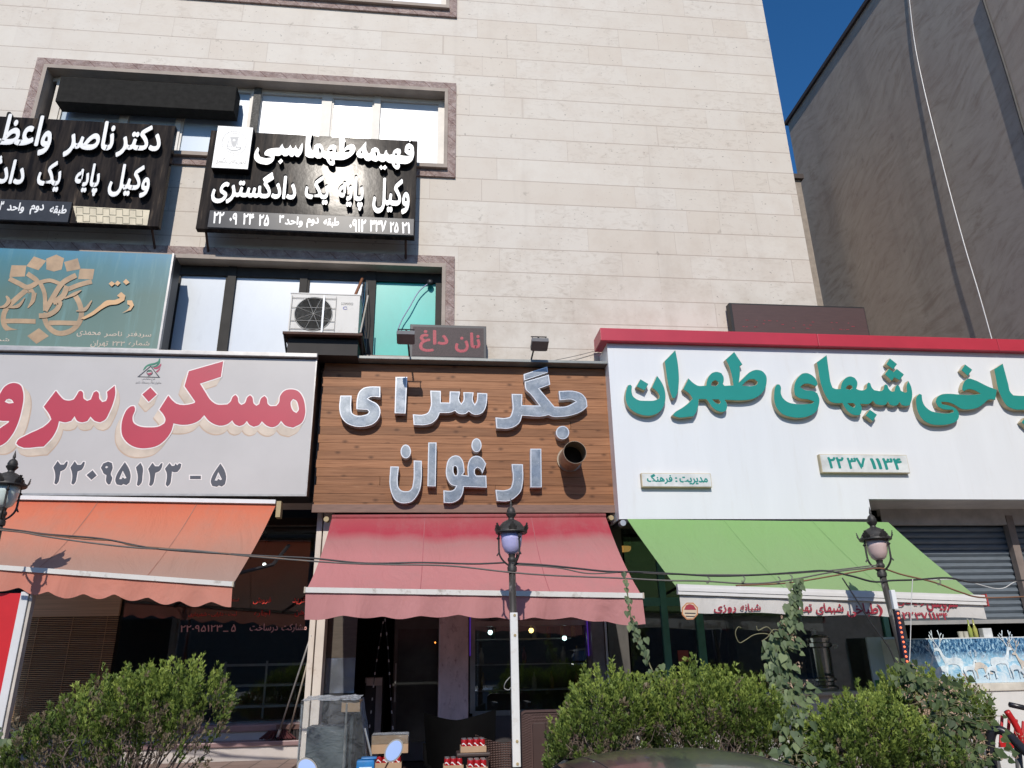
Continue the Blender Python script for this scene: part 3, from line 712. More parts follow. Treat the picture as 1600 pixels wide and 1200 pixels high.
def m_silver():
    m, nt, b = newmat('scuffed_silver_face')
    f = noise(nt, 7, 8, .75); sp = noise(nt, 55, 3, .6)
    c = ramp(nt, f, [(.3, (.17, .19, .205)), (.5, (.25, .275, .295)), (.72, (.40, .42, .435))])
    c = mixc(nt, ramp(nt, sp, [(.66, 0), (.74, .8)]), c, (.75, .77, .78))
    nt.links.new(c, b.inputs['Base Color']); b.inputs['Metallic'].default_value = .45
    r = ramp(nt, noise(nt, 3, 5, .6), [(.35, .24), (.65, .42)]); nt.links.new(r, b.inputs['Roughness'])
    b.inputs['Coat Weight'].default_value = .35; b.inputs['Coat Roughness'].default_value = .08
    return m
SILF = m_silver(); RIMW = simple('polished_letter_rim', (.66, .67, .68), .30, .35, var=.05)
A = ((520, 565), 6.4); B = ((750, 565), 1600/180); C = ((600, 675), 1600/180); D = ((760, 675), 1600/180)
jig = [
 (A, [[(75,340),(188,340),(185,470),(195,515),(225,535),(310,535),(350,520),(362,500),(345,480),(235,475),(240,380),(265,300),(310,262),(370,250),(475,250),(475,355),(375,355),(352,370),(380,388),(440,420),(470,460),(475,520),(450,580),(400,625),(340,645),(190,640),(130,610),(85,555),(65,480)]]),
 (A, [[(628,153),(745,153),(728,518),(618,515)]]),
 (A, [[(975,290),(1080,293),(1080,408),(1165,410),(1170,298),(1272,300),(1268,395),(1285,418),(1302,395),(1305,305),(1408,308),(1405,400),(1420,425),(1435,400),(1445,312),(1545,318),(1540,410),(1525,470),(1490,515),(1450,530),(1400,525),(1360,497),(1330,520),(1280,525),(1240,510),(1222,490),(1190,505),(1070,512),(1045,565),(1000,610),(930,632),(808,632),(800,527),(915,527),(950,510),(968,480)]]),
 (B, [[(605,175),(935,68),(945,150),(612,262)]]),
 (B, [[(215,775),(370,780),(415,765),(435,730),(440,448),(588,452),(585,605),(825,610),(705,455),(635,385),(620,280),(955,180),(975,318),(822,375),(1035,625),(1190,622),(1330,555),(1310,540),(1108,535),(1092,408),(1340,415),(1420,450),(1475,520),(1492,620),(1480,635),(1215,757),(1130,765),(1000,762),(950,742),(900,755),(585,748),(560,830),(510,885),(430,922),(228,925)]]),
 (B, [ell(1147, 985, 92, 92)]),
 (C, [[(88,478),(208,480),(190,690),(200,760),(240,810),(300,822),(350,815),(385,780),(400,720),(412,395),(525,400),(520,690),(500,800),(450,900),(380,970),(330,985),(220,982),(160,950),(110,870),(82,770)]]),
 (C, [ell(302, 270, 72, 95)]),
 (C, [[(615,145),(730,145),(718,755),(602,752)]]),
 (C, [[(825,810),(940,812),(975,795),(1000,750),(940,735),(890,680),(862,600),(865,480),(890,390),(940,340),(990,325),(1050,340),(1095,400),(1115,500),(1115,560),(1090,595),(1165,605),(1160,480),(1180,400),(1225,345),(1285,330),(1350,350),(1420,440),(1368,575),(1330,510),(1295,492),(1262,520),(1262,580),(1285,605),(1420,605),(1428,772),(1110,760),(1095,850),(1050,930),(960,980),(828,982)],
      [(965,480),(990,470),(1012,490),(1018,570),(1008,600),(985,600),(968,560)]]),
 (C, [ell(1285, 183, 70, 95)]),
 (D, [[(610,232),(762,232),(770,768),(612,768)]]),
 (D, [[(350,445),(508,448),(505,720),(480,820),(410,900),(320,955),(145,958),(125,803),(270,805),(330,780),(355,730)]]),
]
for (org, sc), lp in jig:
    poly_part(wsn, 'silver_letter', RIMW, lp, org, sc, YB-.008, .10, face=(SILF, .013, 'letter_face'))
# flue pipe through the board
c0 = P(898.4, 706.5, -.69); c1 = np.array([c0[0]+.01, -.26, c0[2]+.02]); R0 = .137
fp = thing('flue_pipe', c1, 'short round metal flue pipe sticking out of the plank sign board', 'pipe')
mb = MB(); n = 32
for q in range(n):
    a0, a1 = 2*math.pi*q/n, 2*math.pi*(q+1)/n
    pt = lambda c, a, r: c+np.array([r*math.cos(a), 0, r*math.sin(a)])
    mb.quad(pt(c0, a0, R0), pt(c0, a1, R0), pt(c1, a1, R0), pt(c1, a0, R0)); mb.quad(pt(c0, a1, R0-.004), pt(c0, a0, R0-.004), pt(c1, a0, R0-.004), pt(c1, a1, R0-.004))
    mb.quad(pt(c0, a0, R0-.004), pt(c0, a1, R0-.004), pt(c0, a1, R0), pt(c0, a0, R0))
mb.build('pipe_tube', simple('smoke_stained_galvanised', (.36, .29, .22), .45, .6, var=.3, vs=4), fp, 40)
MB().lathe((c1[0], -.40, c1[2]), [(0, 0), (R0-.006, 0), (R0-.006, -.01), (0, -.01)], 28, axis='y').build('pipe_back_cap', simple('black_cap', (.004, .004, .004), .95), fp)  # near black disc closing the pipe behind its mouth
mb = MB()
mb.lathe((c1[0], -.262, c1[2]), [(R0+.002, .0), (R0+.018, .002), (R0+.018, .012), (R0+.002, .012)], 28, axis='y'); mb.build('wall_collar', simple('smoke_stained_galvanised', (.36, .29, .22), .45, .6), fp, 40)

# ---- floodlights on bent arms above the board
def flood(px, py, Y, bx, by, label):
    c = P(px, py, Y); b_ = P(bx, by, -.30); b_[2] = wz1+.05
    t = thing('floodlight', b_, label, 'lamp', 'floodlights over the plank sign')
    top = c+np.array([0, .05, .12])
    MB().tube(cat_path([b_, b_+(top-b_)*.6+np.array([0, .03, .04]), top], 6), .011, 8).build('arm', DARKM, t, True)
    MB().obox(c, (.105, 0, 0), (0, .075, -.03), (0, .012, .028)).build('lamp_housing', simple('grey_lamp_housing', (.13, .13, .135), .5), t)
    MB().obox(c+np.array([0, .012, -.034]), (.092, 0, 0), (0, .062, -.025), (0, .001, .003)).build('lens', simple('floodlight_lens', (.22, .22, .22), .2), t)
    mb = MB()
    for s in (-1, 1): mb.tube([c+np.array([s*.085, 0, .02]), c+np.array([s*.085, .03, .11])], .006, 6)
    mb.tube([c+np.array([-.1, .03, .115]), c+np.array([.1, .03, .115])], .007, 6); mb.build('yoke', DARKM, t)
flood(634, 527, -.86, 640, 566, 'small floodlight on a bent arm in front of the red letter display panel')
flood(843, 538, -.62, 829, 568, 'small floodlight on a bent arm standing clear against the pale stone at the right')

# ---- LED text panel
YL = -.28
lz0, lz1 = PZ(700, 561, YL), PZ(700, 508, YL); l0, l1 = PX_(640, 535, YL), PX_(760, 535, YL)
led = thing('led_display', ((l0+l1)/2, YL, lz0), 'black dot matrix panel with two red words standing on the plank sign', 'sign')
MB().bbox(l0, l1, YL, YL+.10, lz0, lz1, .006).build('display_frame', simple('led_panel_frame', (.045, .043, .045), .45), led)
MB().box(l0+.035, l1-.035, YL-.004, YL-.001, lz0+.035, lz1-.035).build('display_face', simple('led_matrix_face', (.055, .036, .036), .6, var=.35, vs=60), led)
REDLED = simple('red_led_dots', (.34, .03, .05), .5, var=.4, vs=70, emit=(1, .03, .08), es=.04)
words(led, 'display_word', REDLED, [('نان', 738, 226, 866, 128), ('داغ', 558, 222, 706, 116)], (480, 480), 3.2, YL-.006, .03)
for xx in (l0+.1, l1-.1): MB().box(xx-.015, xx+.015, YL+.02, YL+.06, wz1+.05, lz0).build('foot', DARKM, led)

# ---- printed light box of the estate office
YS = -.50
sz1, sz0 = PZ(490, 562, YS), PZ(470, 772, YS); sx1 = PX_(487, 667, YS); sx0 = -5.6
es = thing('estate_sign', ((sx0+sx1)/2, YS, sz0), 'long pale grey printed sign with crimson lettering and phone number above the orange awning', 'sign')
MB().box(sx0, sx1, YS+.012, -.03, sz0-.01, sz1+.01).build('sign_box', simple('black_box_side', (.02, .02, .02), .5), es)
def m_banner():
    m, nt, b = newmat('printed_banner_grey'); f = noise(nt, 1.2, 5, .6)
    c = ramp(nt, f, [(.3, (.475, .455, .44)), (.7, (.53, .51, .495))])
    nt.links.new(c, b.inputs['Base Color']); b.inputs['Roughness'].default_value = .42; bump(nt, b, noise(nt, 1.2, 3, .5), .1, .03); return m
MB().box(sx0, sx1-.012, YS, YS+.011, sz0, sz1).build('sign_face', m_banner(), es)
tr = MB(); tr.bbox(sx0, sx1+.01, YS-.05, YS+.05, sz1+.011, sz1+.065, .008); tr.box(sx1-.011, sx1+.004, YS-.008, YS+.02, sz0, sz1+.01); tr.box(sx0, sx1+.004, YS-.008, YS+.02, sz0-.025, sz0-.001)
tr.build('silver_trim', simple('dull_silver_trim', (.36, .35, .34), .4, .5), es)
E = ((180, 555), 7.5); G = ((0, 590), 1600/190)
maskan = [[(195,600),(225,600),(235,630),(205,730),(215,790),(270,830),(400,848),(520,835),(580,800),(592,760),(570,700),(520,640),(625,475),(670,530),(720,570),(900,572),(935,560),(940,545),(815,365),(865,190),(1267,75),(1240,255),(995,335),(1060,440),(1125,535),(1190,578),(1315,580),(1355,545),(1380,490),(1410,467),(1433,490),(1450,560),(1480,585),(1520,565),(1555,490),(1583,472),(1607,495),(1625,570),(1655,595),(1690,575),(1715,505),(1750,480),(1775,505),(1790,575),(1820,600),(1890,597),(1920,560),(1935,480),(1985,420),(2065,402),(2145,425),(2200,500),(2225,600),(2225,700),(2190,790),(2085,850),(1995,825),(1945,770),(1905,820),(1845,845),(1775,825),(1720,775),(1685,820),(1625,840),(1575,815),(1545,772),(1505,815),(1455,832),(1405,810),(1373,765),(1325,805),(1235,827),(1165,810),(1095,765),(1045,705),(980,770),(880,810),(760,815),(685,800),(655,900),(600,980),(500,1060),(380,1090),(260,1085),(150,1030),(90,950),(75,850),(100,720),(150,630)],
          [(2085,515),(2120,530),(2147,590),(2150,650),(2125,680),(2090,660),(2060,600),(2060,545)]]
mdot = [[(415,380),(490,462),(395,548),(320,462)]]
sar = [[(740,175),(790,240),(850,295),(920,305),(975,290),(1015,230),(1040,185),(1065,175),(1088,190),(1105,280),(1150,310),(1200,290),(1235,200),(1270,180),(1298,200),(1310,280),(1350,325),(1400,310),(1415,270),(1412,190),(1512,108),(1520,200),(1490,340),(1440,460),(1380,560),(1320,590),(1250,570),(1195,515),(1150,575),(1080,590),(1020,570),(985,510),(940,570),(870,590),(780,575),(755,670),(690,790),(580,908),(250,900),(218,870),(240,825),(330,770),(640,600),(680,550),(660,500),(580,385)]]
vav = [[(0,220),(70,120),(140,80),(210,75),(270,100),(305,180),(312,280),(290,420),(240,600),(160,760),(60,870),(0,900),(-150,900),(-200,850),(-60,720),(120,590),(125,572),(0,565),(-80,520),(-110,420),(-70,300)], [(65,320),(90,290),(125,280),(160,295),(185,335),(120,342)]]
CRIM = simple('crimson_print', (.46, .035, .065), .4, var=.06, vs=2); PCREAM = simple('printed_cream_edge', (.60, .50, .40), .45, var=.22, vs=3); PWHITE = simple('printed_white_outline', (.80, .74, .71), .45, var=.03)
PGLOW = simple('printed_tan_edge', (.50, .36, .26), .45, var=.1)
def printed(parent, lp, org, sc, ext, steps=7):
    base = None
    L = px_loops(lp, org, sc, YS); dx, dz = ext
    mb = MB(); edge = MB()
    for k in range(steps, 0, -1):
        q = [[(p[0]+dx*k/steps, p[1]+dz*k/steps) for p in l] for l in L]
        v, f = curve_mesh(q, 0, 0); v, f = dilate(v, f, .013, 6, .00005); (edge if k == steps else mb).add(upright(v, YS-.001-(steps-k)*.0005), f)
        if k == steps:
            mb2 = mb
    v, f = curve_mesh(L, 0, 0); v, f = dilate(v, f, .014, 12, .00008); o = MB().add(upright(v, YS-.0062), f).build('printed_letter', PWHITE, parent)
    edge.build('print_shadow', PGLOW, o); mb.build('print_edge', PCREAM, o)
    v, f = curve_mesh(L, 0, 0); MB().add(upright(v, YS-.0075), f).build('print_face', CRIM, o)
printed(es, maskan, *E, (-.045, -.105)); printed(es, mdot, *E, (-.02, -.115)); printed(es, sar, *G, (.05, -.09)); printed(es, vav, *G, (.09, -.085))
SLATE = simple('slate_print', (.075, .078, .095), .4, var=.08); GREENP = simple('green_print', (.02, .20, .12), .4); REDP = simple('wine_print', (.40, .05, .10), .4); INK = simple('dark_ink', (.05, .05, .06), .45)
H = ((70, 710), 1600/300)
D2 = [(72,108),(108,55),(130,85),(160,85),(180,60),(192,60),(185,95),(165,125),(132,140),(125,180),(110,235),(95,250),(80,240),(88,190),(85,150)]
D9 = [[(480,135),(468,112),(488,76),(528,60),(560,72),(566,112),(550,170),(562,192),(545,248),(528,250),(513,230),(515,172),(492,160)], [(503,106),(515,96),(531,106),(512,117)]]
D5 = [[(668,64),(702,120),(716,180),(706,235),(680,256),(655,246),(638,258),(600,250),(588,220),(600,170),(630,118)], [(650,135),(681,196),(667,203),(650,190),(640,206),(620,206)]]
D1 = [[(798,70),(818,112),(815,170),(797,250),(782,262),(768,255),(776,190),(760,108)]]
D3 = [[(1001,120),(1040,72),(1060,97),(1080,95),(1090,75),(1104,92),(1120,74),(1138,80),(1130,115),(1105,145),(1075,148),(1060,142),(1055,190),(1040,252),(1022,268),(1008,252),(1018,190),(1016,155)]]
sh_ = lambda L, dx, dy: [[(x+dx, y+dy) for x, y in l] for l in L]
for lp in (D1, D3, D9, D5, sh_(D5, 796, 12), [D2], sh_([D2], 142, 2), sh_([D2], 790, 14)):
    L = px_loops(lp, *H, YS); v, f = curve_mesh(L, 0, 0); v2, f2 = dilate(v, f, .011, 10, .00008)
    o = MB().add(upright(v2, YS-.001), f2).build('phone_digit', PWHITE, es); MB().add(upright(v, YS-.003), f).build('digit_face', SLATE, o)
for q in ([(1210,178),(1300,178),(1300,205),(1210,205)], [(398,132),(432,175),(388,212),(348,172)]):
    poly_part(es, 'phone_mark', PWHITE, [q], *H, YS-.001, .0005, False, offset=.012); poly_part(es, 'phone_mark', SLATE, [q], *H, YS-.003, .0005, False)
LG = ((200, 555), 1600/70)
def flat(parent, name, mat, loops, org, sc, Y, smooth=True): return poly_part(parent, name, mat, loops, org, sc, Y, .0006, smooth)
flat(es, 'logo_wave', GREENP, [[(530,550),(580,440),(680,350),(800,300),(950,270),(1080,210),(1110,120),(1150,115),(1130,300),(1050,390),(880,440),(830,400),(980,370),(1060,290),(950,345),(830,370),(700,400),(600,500)]], *LG, YS-.002)
flat(es, 'logo_wave', REDP, [[(900,440),(1020,420),(1110,360),(1180,290),(1190,340),(1120,450),(1030,495),(930,490)]], *LG, YS-.002)
flat(es, 'logo_wave', REDP, [[(990,580),(1080,510),(1155,440),(1130,530),(1040,620)]], *LG, YS-.002)
flat(es, 'logo_triangle', INK, [[(330,775),(810,370),(1150,800)], [(400,755),(1080,775),(810,410)]], *LG, YS-.0035, False)
flat(es, 'logo_tree', INK, [ell(770, 620, 112, 100), ell(770, 620, 88, 78)], *LG, YS-.003, False); flat(es, 'logo_tree', INK, [[(710,700),(730,700),(730,785),(710,785)]], *LG, YS-.003, False); flat(es, 'logo_tree', INK, [[(765,700),(785,700),(785,785),(765,785)]], *LG, YS-.003, False)
flat(es, 'logo_disc', REDP, [[(690,650),(850,610),(840,670),(770,700),(710,690)]], *LG, YS-.0028); flat(es, 'logo_disc', GREENP, [[(690,590),(740,550),(800,548),(840,575),(760,580)]], *LG, YS-.0028)
words(es, 'logo_lettering', INK, [('طرح ساماندهی', 490, 905, 975, 810), ('مشاوران املاک و مستغلات کشور', 265, 1025, 1195, 945)], *LG, YS-.002, .0)

# ---- teal notary sign
YT = -.32
tz1, tz0 = PZ(200, 395, YT), PZ(200, 545, YT); tx1 = PX_(258, 470, YT); tx0 = -6.0
ts = thing('notary_sign', ((tx0+tx1)/2, YT, tz0), 'weathered teal sign with gold emblem and calligraphy left of the first floor window', 'sign')
def m_teal():
    m, nt, b = newmat('faded_teal_print'); s = N(nt, 'ShaderNodeSeparateXYZ'); nt.links.new(geo(nt), s.inputs[0])
    t = mth(nt, 'DIVIDE', s.outputs[2], tz1-tz0)
    t = mth(nt, 'ADD', t, mth(nt, 'MULTIPLY', mth(nt, 'SUBTRACT', noise(nt, 1.5, 4, .6, mscale=(1.5, 1, .3)), .5), .35))
    c = ramp(nt, t, [(.1, (.125, .205, .17)), (.55, (.085, .165, .14)), (.85, (.05, .18, .21)), (1.0, (.045, .21, .31))])
    c = mixc(nt, ramp(nt, noise(nt, 3, 6, .7, mscale=(3, 1, .25)), [(.52, 0), (.72, .5)]), c, (.17, .32, .31))
    nt.links.new(c, b.inputs['Base Color']); b.inputs['Roughness'].default_value = .35; return m
MB().box(tx0, tx1, YT, YT+.05, tz0, tz1).build('sign_face', m_teal(), ts)
MB().box(tx0, tx1+.02, YT+.051, -.04, tz0, tz1).build('back_box', DARKM, ts)
mb = MB(); mb.box(tx1+.001, tx1+.024, YT-.012, YT+.05, tz0, tz1+.01); mb.bbox(tx0, tx1+.03, YT-.03, -.04, tz0-.05, tz0-.001, .006); mb.build('silver_frame', simple('dull_silver_trim', (.36, .35, .34), .4, .5), ts)
GOLD = simple('faded_gold_print', (.40, .265, .15), .45, var=.3, vs=4); CRMP = simple('cream_print', (.55, .46, .36), .45); 
K = ((0, 390), 1161/150); YY = YT-.001
for q in ([(140,188),(318,192),(300,325),(112,330)], [(410,82),(560,135),(465,250),(318,200)], [(775,150),(940,105),(975,235),(808,265)], [(965,230),(1142,235),(1120,360),(945,355)], [(560,110),(680,60),(775,105),(745,240),(650,265),(560,240)], [(470,950),(590,1045),(440,1140),(330,1045)]):
    flat(ts, 'gold_emblem_tile', GOLD, [q], *K, YY, False)
strokes = [([(330,480),(200,590),(80,710),(38,830),(70,940),(190,995),(330,985),(430,900),(470,780),(445,650),(400,540),(340,450)], 62), ([(900,540),(960,650),(985,780),(945,900),(840,990),(700,1010),(590,940),(540,830),(560,770)], 62),
 ([(60,865),(200,862),(430,868)], 56), ([(590,885),(760,885),(940,890)], 56), ([(110,350),(230,410),(330,455),(430,410),(440,370),(330,290)], 58), ([(1110,385),(960,425),(820,480)], 55), ([(415,520),(395,620),(335,705)], [60, 50, 10]),
 ([(460,400),(600,372),(720,410)], 45), ([(490,410),(540,540),(545,740)], 50), ([(920,310),(760,400),(650,560),(545,740)], 62), ([(810,440),(760,560),(640,640)], 66), ([(470,800),(580,790),(680,730),(725,640),(670,640)], 58),
 ([(300,580),(220,680),(90,700)], [10, 44, 12]), ([(75,560),(105,620),(60,680),(-10,700)], [20, 52, 40, 10]), ([(1110,615),(1030,720),(920,742)], [12, 44, 10]), ([(985,490),(900,535),(780,590)], [8, 42, 12])]
for i, (pts, wd) in enumerate(strokes):
    q = cat_path(pts, 5)
    if hasattr(wd, '__len__'): wq = list(np.interp(np.linspace(0, len(wd)-1, len(q)), range(len(wd)), wd))
    else: wq = wd
    flat(ts, 'gold_emblem_stroke', GOLD, [ribbon(q, wq)], *K, YY-.0007*(i+1), False)
K2 = ((0, 370), 1600/300); GOLDL = simple('light_gold_print', (.60, .36, .17), .45, var=.15)
for q in ([(1060,530),(1100,530),(1115,570),(1090,610),(1015,635),(1070,600),(1085,575),(1060,560)], [(1010,460),(1045,490),(1035,530),(980,560),(910,570),(850,600),(780,650),(700,688),(672,680),(760,630),(830,575),(890,530),(960,525),(1000,510),(975,490)], [(1050,350),(1080,380),(1050,400),(1025,375)], [(930,370),(960,390),(930,415),(905,390)], [(980,365),(1005,385),(980,410),(955,390)]):
    flat(ts, 'calligraphy', GOLDL, [q], *K2, YT-.014, len(q) > 4)
words(ts, 'sign_lettering', CRMP, [('سردفتر', 1050, 840, 1265, 795), ('ناصر', 865, 838, 1022, 788), ('محمدی', 635, 832, 842, 785), ('شماره', 1068, 915, 1250, 868), ('۲۳۳', 932, 908, 1042, 872), ('تهران', 750, 920, 905, 862), ('شماره', -120, 875, 82, 842)], *K2, YT-.002, .012)

# ---- two black lawyer signs
YW = -.33
def black_sign(name, x0, x1, z0, z1, label):
    t = thing(name, ((x0+x1)/2, YW, z0), label, 'sign', 'black signs under the second floor window')
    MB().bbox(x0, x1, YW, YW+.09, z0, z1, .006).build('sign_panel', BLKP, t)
    MB().box(x0+.03, x1-.03, YW+.091, YW+.12, z0+.04, z1-.04).build('back_frame', DARKM, t)
    for x in (x0+.10, x1-.12):
        MB().tube([(x, YW+.1, z0+.03), (x, -.02, z0-.16)], .016, 6).build('strut', RUST, t)
        MB().tube([(x, YW+.1, z1-.1), (x, -.001, z1-.1)], .014, 6).build('tie_bar', RUST, t)
    return t
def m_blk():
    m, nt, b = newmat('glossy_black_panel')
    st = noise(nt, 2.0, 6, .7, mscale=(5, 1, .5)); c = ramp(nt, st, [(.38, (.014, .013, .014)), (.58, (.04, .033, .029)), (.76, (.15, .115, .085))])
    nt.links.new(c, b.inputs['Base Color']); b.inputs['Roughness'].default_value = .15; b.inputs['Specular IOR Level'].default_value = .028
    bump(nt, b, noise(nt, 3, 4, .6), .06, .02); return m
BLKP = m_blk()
K3 = ((300, 80), 1/.275)
x0, x1 = PX_(317, 280, YW), PX_(650, 295, YW); z0, z1 = PZ(480, 364, YW), PZ(480, 209, YW)
sb = black_sign('lawyer_sign', x0, x1, z0, z1, 'black raised letter sign with a white square crest panel at its corner')
LD = .075
def raised(parent, items, org, sc):
    for wd, l, b_, r, t in items:
        v, f = text_mesh(wd, (org[0]+l/sc, org[1]+b_/sc), (org[0]+r/sc, org[1]+t/sc), YW-LD/2-.001, .03, LD)
        o = MB().add(v, f).build('raised_word', LETSIDE, parent)
        v, f = text_mesh(wd, (org[0]+l/sc, org[1]+b_/sc), (org[0]+r/sc, org[1]+t/sc), YW-LD-.004, .03)
        MB().add(v, f).build('word_face', LETW, o)
T1 = ((390, 190), 1270/140); T2 = ((520, 200), 1270/140)
for (org, sc), lp in (
 (T1, [[(745,285),(750,360),(730,440),(690,490),(660,488),(632,462),(605,490),(580,485),(555,455),(520,480),(480,478),(455,450),(420,472),(350,470),(345,520),(320,560),(260,598),(180,595),(110,570),(65,520),(60,470),(80,400),(110,350),(128,375),(120,440),(150,490),(220,508),(300,500),(305,490),(250,475),(210,465),(205,430),(240,390),(330,365),(420,360),(440,330),(460,300),(478,350),(500,375),(545,360),(575,315),(590,350),(605,372),(630,360),(650,320),(668,365),(690,385),(712,340)]]),
 (T1, [[(445,517),(472,550),(430,595),(400,555)]]),
 (T1, [[(885,130),(870,370),(885,395),(905,390),(910,330),(950,300),(1000,300),(1035,340),(1045,400),(1100,410),(1110,370),(1140,320),(1190,312),(1225,330),(1225,380),(1215,422),(1279,421),(1264,221),(1324,166),(1359,271),(1344,276),(1329,381),(1319,401),(1379,331),(1439,303),(1479,316),(1499,361),(1479,431),(1419,491),(1329,531),(1200,530),(1205,590),(1180,615),(1140,608),(1100,560),(1085,520),(1060,510),(1025,488),(1000,512),(950,510),(920,487),(890,505),(830,498),(785,470),(790,300),(798,180)],
       [(975,370),(990,355),(1010,390),(1005,435),(985,430)], [(1115,410),(1140,385),(1170,380),(1180,405),(1160,412)], [(1125,520),(1160,522),(1165,550),(1145,560)], [(1329,426),(1369,391),(1404,381),(1424,396),(1404,419)]]),
 (T2, [[(1085,200),(1130,230),(1150,310),(1145,400),(1115,460),(1060,495),(945,495),(950,540),(930,575),(900,580),(860,545),(835,490),(790,480),(750,450),(720,470),(690,470),(650,445),(610,468),(580,460),(545,440),(510,460),(470,450),(435,405),(400,418),(350,400),(330,360),(350,320),(410,250),(470,175),(490,330),(510,355),(530,340),(550,285),(600,258),(640,280),(665,350),(700,365),(730,355),(745,310),(762,300),(775,345),(800,370),(845,360),(860,310),(910,275),(955,285),(965,320),(950,375),(1085,380),(1105,372),(1050,360),(1018,325),(1025,260),(1050,215)],
       [(1065,295),(1080,278),(1098,290),(1090,308)], [(870,365),(890,342),(915,350),(905,378)], [(600,330),(615,318),(630,350),(628,395),(610,375)], [(390,325),(412,305),(415,345),(395,345)], [(870,490),(905,490),(905,522),(885,515)]]),
 (T2, [[(1100,120),(1125,155),(1090,183),(1065,150)]]),
 (T2, [[(685,515),(705,545),(740,515),(770,550),(735,588),(710,565),(685,585),(655,550)]])):
    L = px_loops(lp, org, sc, YW-LD); v, f = curve_mesh(L, LD/2, 0); o = MB().add(upright(v, YW-LD/2-.001), f).build('raised_letter', LETSIDE, sb)
    v, f = curve_mesh(L, .001, 0); MB().add(upright(v, YW-LD-.004), f).build('letter_face', LETW, o)
sb.rotation_euler.x = math.radians(-1.1)
raised(sb, [('وکیل', 1022, 918, 1240, 722), ('پایه', 822, 900, 980, 710), ('یک', 634, 866, 782, 708), ('دادگستری', 102, 860, 602, 690)], *K3)
a = P(300+88*.275, 80+1000*.275, YW-.03); b_ = P(300+1262*.275, 80+965*.275, YW-.03)
STRIP = simple('dark_slate_strip', (.045, .05, .06), .28, spec=.12)
zs0, zs1 = PZ(480, 80+1025*.275, YW-.03), PZ(480, 80+928*.275, YW-.03)
sp = MB().bbox(a[0], b_[0], YW-.04, YW-.002, zs0, zs1, .004).build('number_strip', STRIP, sb)
words(sp, 'strip_lettering', LETW, [('۲۲', 115, 978, 185, 912), ('۰۹', 208, 985, 262, 918), ('۲۴', 285, 985, 355, 922), ('۲۵', 375, 992, 442, 928), ('طبقه', 745, 1000, 838, 945), ('دوم', 648, 1003, 722, 945), ('واحد', 525, 998, 632, 940), ('۳', 492, 975, 524, 930), ('۰۹۱۲', 892, 1025, 990, 955), ('۳۳۷', 1008, 1025, 1105, 960), ('۲۵', 1122, 1030, 1175, 970), ('۲۱', 1190, 1035, 1240, 972)], *K3, YW-.042, .03)
a, b_ = P(331, 265, YW-.06), P(397, 201, YW-.06)
cr = MB().bbox(a[0], b_[0], YW-.11, YW-.002, a[2], b_[2], .004).build('crest_box', LETSIDE, sb)
MB().box(a[0]+.006, b_[0]-.006, YW-.114, YW-.111, a[2]+.006, b_[2]-.006).build('crest_panel', simple('white_crest_panel', (.78, .78, .75), .4, var=.03), cr)
GREY = simple('grey_crest_print', (.46, .46, .45), .5); K4 = ((330, 190), 15.0); YC = YW-.115
for k in range(46):
    an = 2*math.pi*k/46
    for rr, tw in ((285, .5), (238, -.5)):
        x, y = 525+rr*math.cos(an), 480+rr*math.sin(an); d = an+math.pi/2+tw; ux, uy = math.cos(d), math.sin(d)
        flat(cr, 'crest_leaf', GREY, [[(x-26*ux, y-26*uy), (x-9*uy, y+9*ux), (x+26*ux, y+26*uy), (x+9*uy, y-9*ux)]], *K4, YC, False) if k % 1 == 0 and rr == 285 or k % 2 == 0 else None
flat(cr, 'crest_scales', GREY, [[(430,330),(640,330),(590,470),(560,560),(490,560),(460,470)], ell(525, 405, 36, 26, 14)], *K4, YC, False)
for q in ([(350,570),(400,400),(410,400),(370,560),(460,560),(425,400),(435,400),(475,570)], [(570,590),(620,420),(630,420),(590,575),(680,575),(640,420),(650,420),(700,590)], [(535,210),(545,210),(545,330),(535,330)]): flat(cr, 'crest_scales', GREY, [q], *K4, YC-.001, False)
flat(cr, 'crest_banner', GREY, [ribbon(cat_path([(360,590),(450,640),(525,650),(620,635),(690,600)], 4), 16)], *K4, YC-.002, False)
words(cr, 'crest_lettering', INK, [('کانون', 600, 985, 825, 880), ('وکلای', 405, 980, 600, 880), ('دادگستری', 95, 965, 390, 830)], *K4, YC, .0)
# left lawyer sign, running out of the picture
x0, x1 = -6.05, PX_(261, 275, YW); z0, z1 = PZ(120, 349, YW), PZ(120, 188, YW)
sa = black_sign('lawyer_sign', x0, x1, z0, z1, 'black raised letter sign at the left edge with a cream patterned patch')
K5 = ((0, 0), 3.0)
raised(sa, [('دکتر', 538, 735, 768, 590), ('ناصر', 290, 735, 552, 570), ('واعظی', -110, 715, 268, 545), ('وکیل', 498, 920, 718, 775), ('پایه', 334, 915, 482, 768), ('یک', 160, 895, 303, 755), ('دادگستری', -330, 880, 138, 735)], *K5)
zs0, zs1 = PZ(60, 346, YW-.03), PZ(60, 314, YW-.03)
sp = MB().bbox(x0+.05, PX_(110, 330, YW-.03), YW-.04, YW-.002, zs0, zs1, .004).build('number_strip', STRIP, sa)
words(sp, 'strip_lettering', LETW, [('طبقه', 228, 1008, 318, 962), ('دوم', 135, 1005, 210, 958), ('واحد', 28, 998, 120, 950), ('۳', -5, 985, 22, 942)], *K5, YW-.042, .03)
CRP = simple('cream_patch', (.62, .54, .38), .5)
cp = flat(sa, 'patterned_patch', CRP, [[(342,965),(702,985),(690,1056),(362,1042)]], *K5, YW-.004, False)
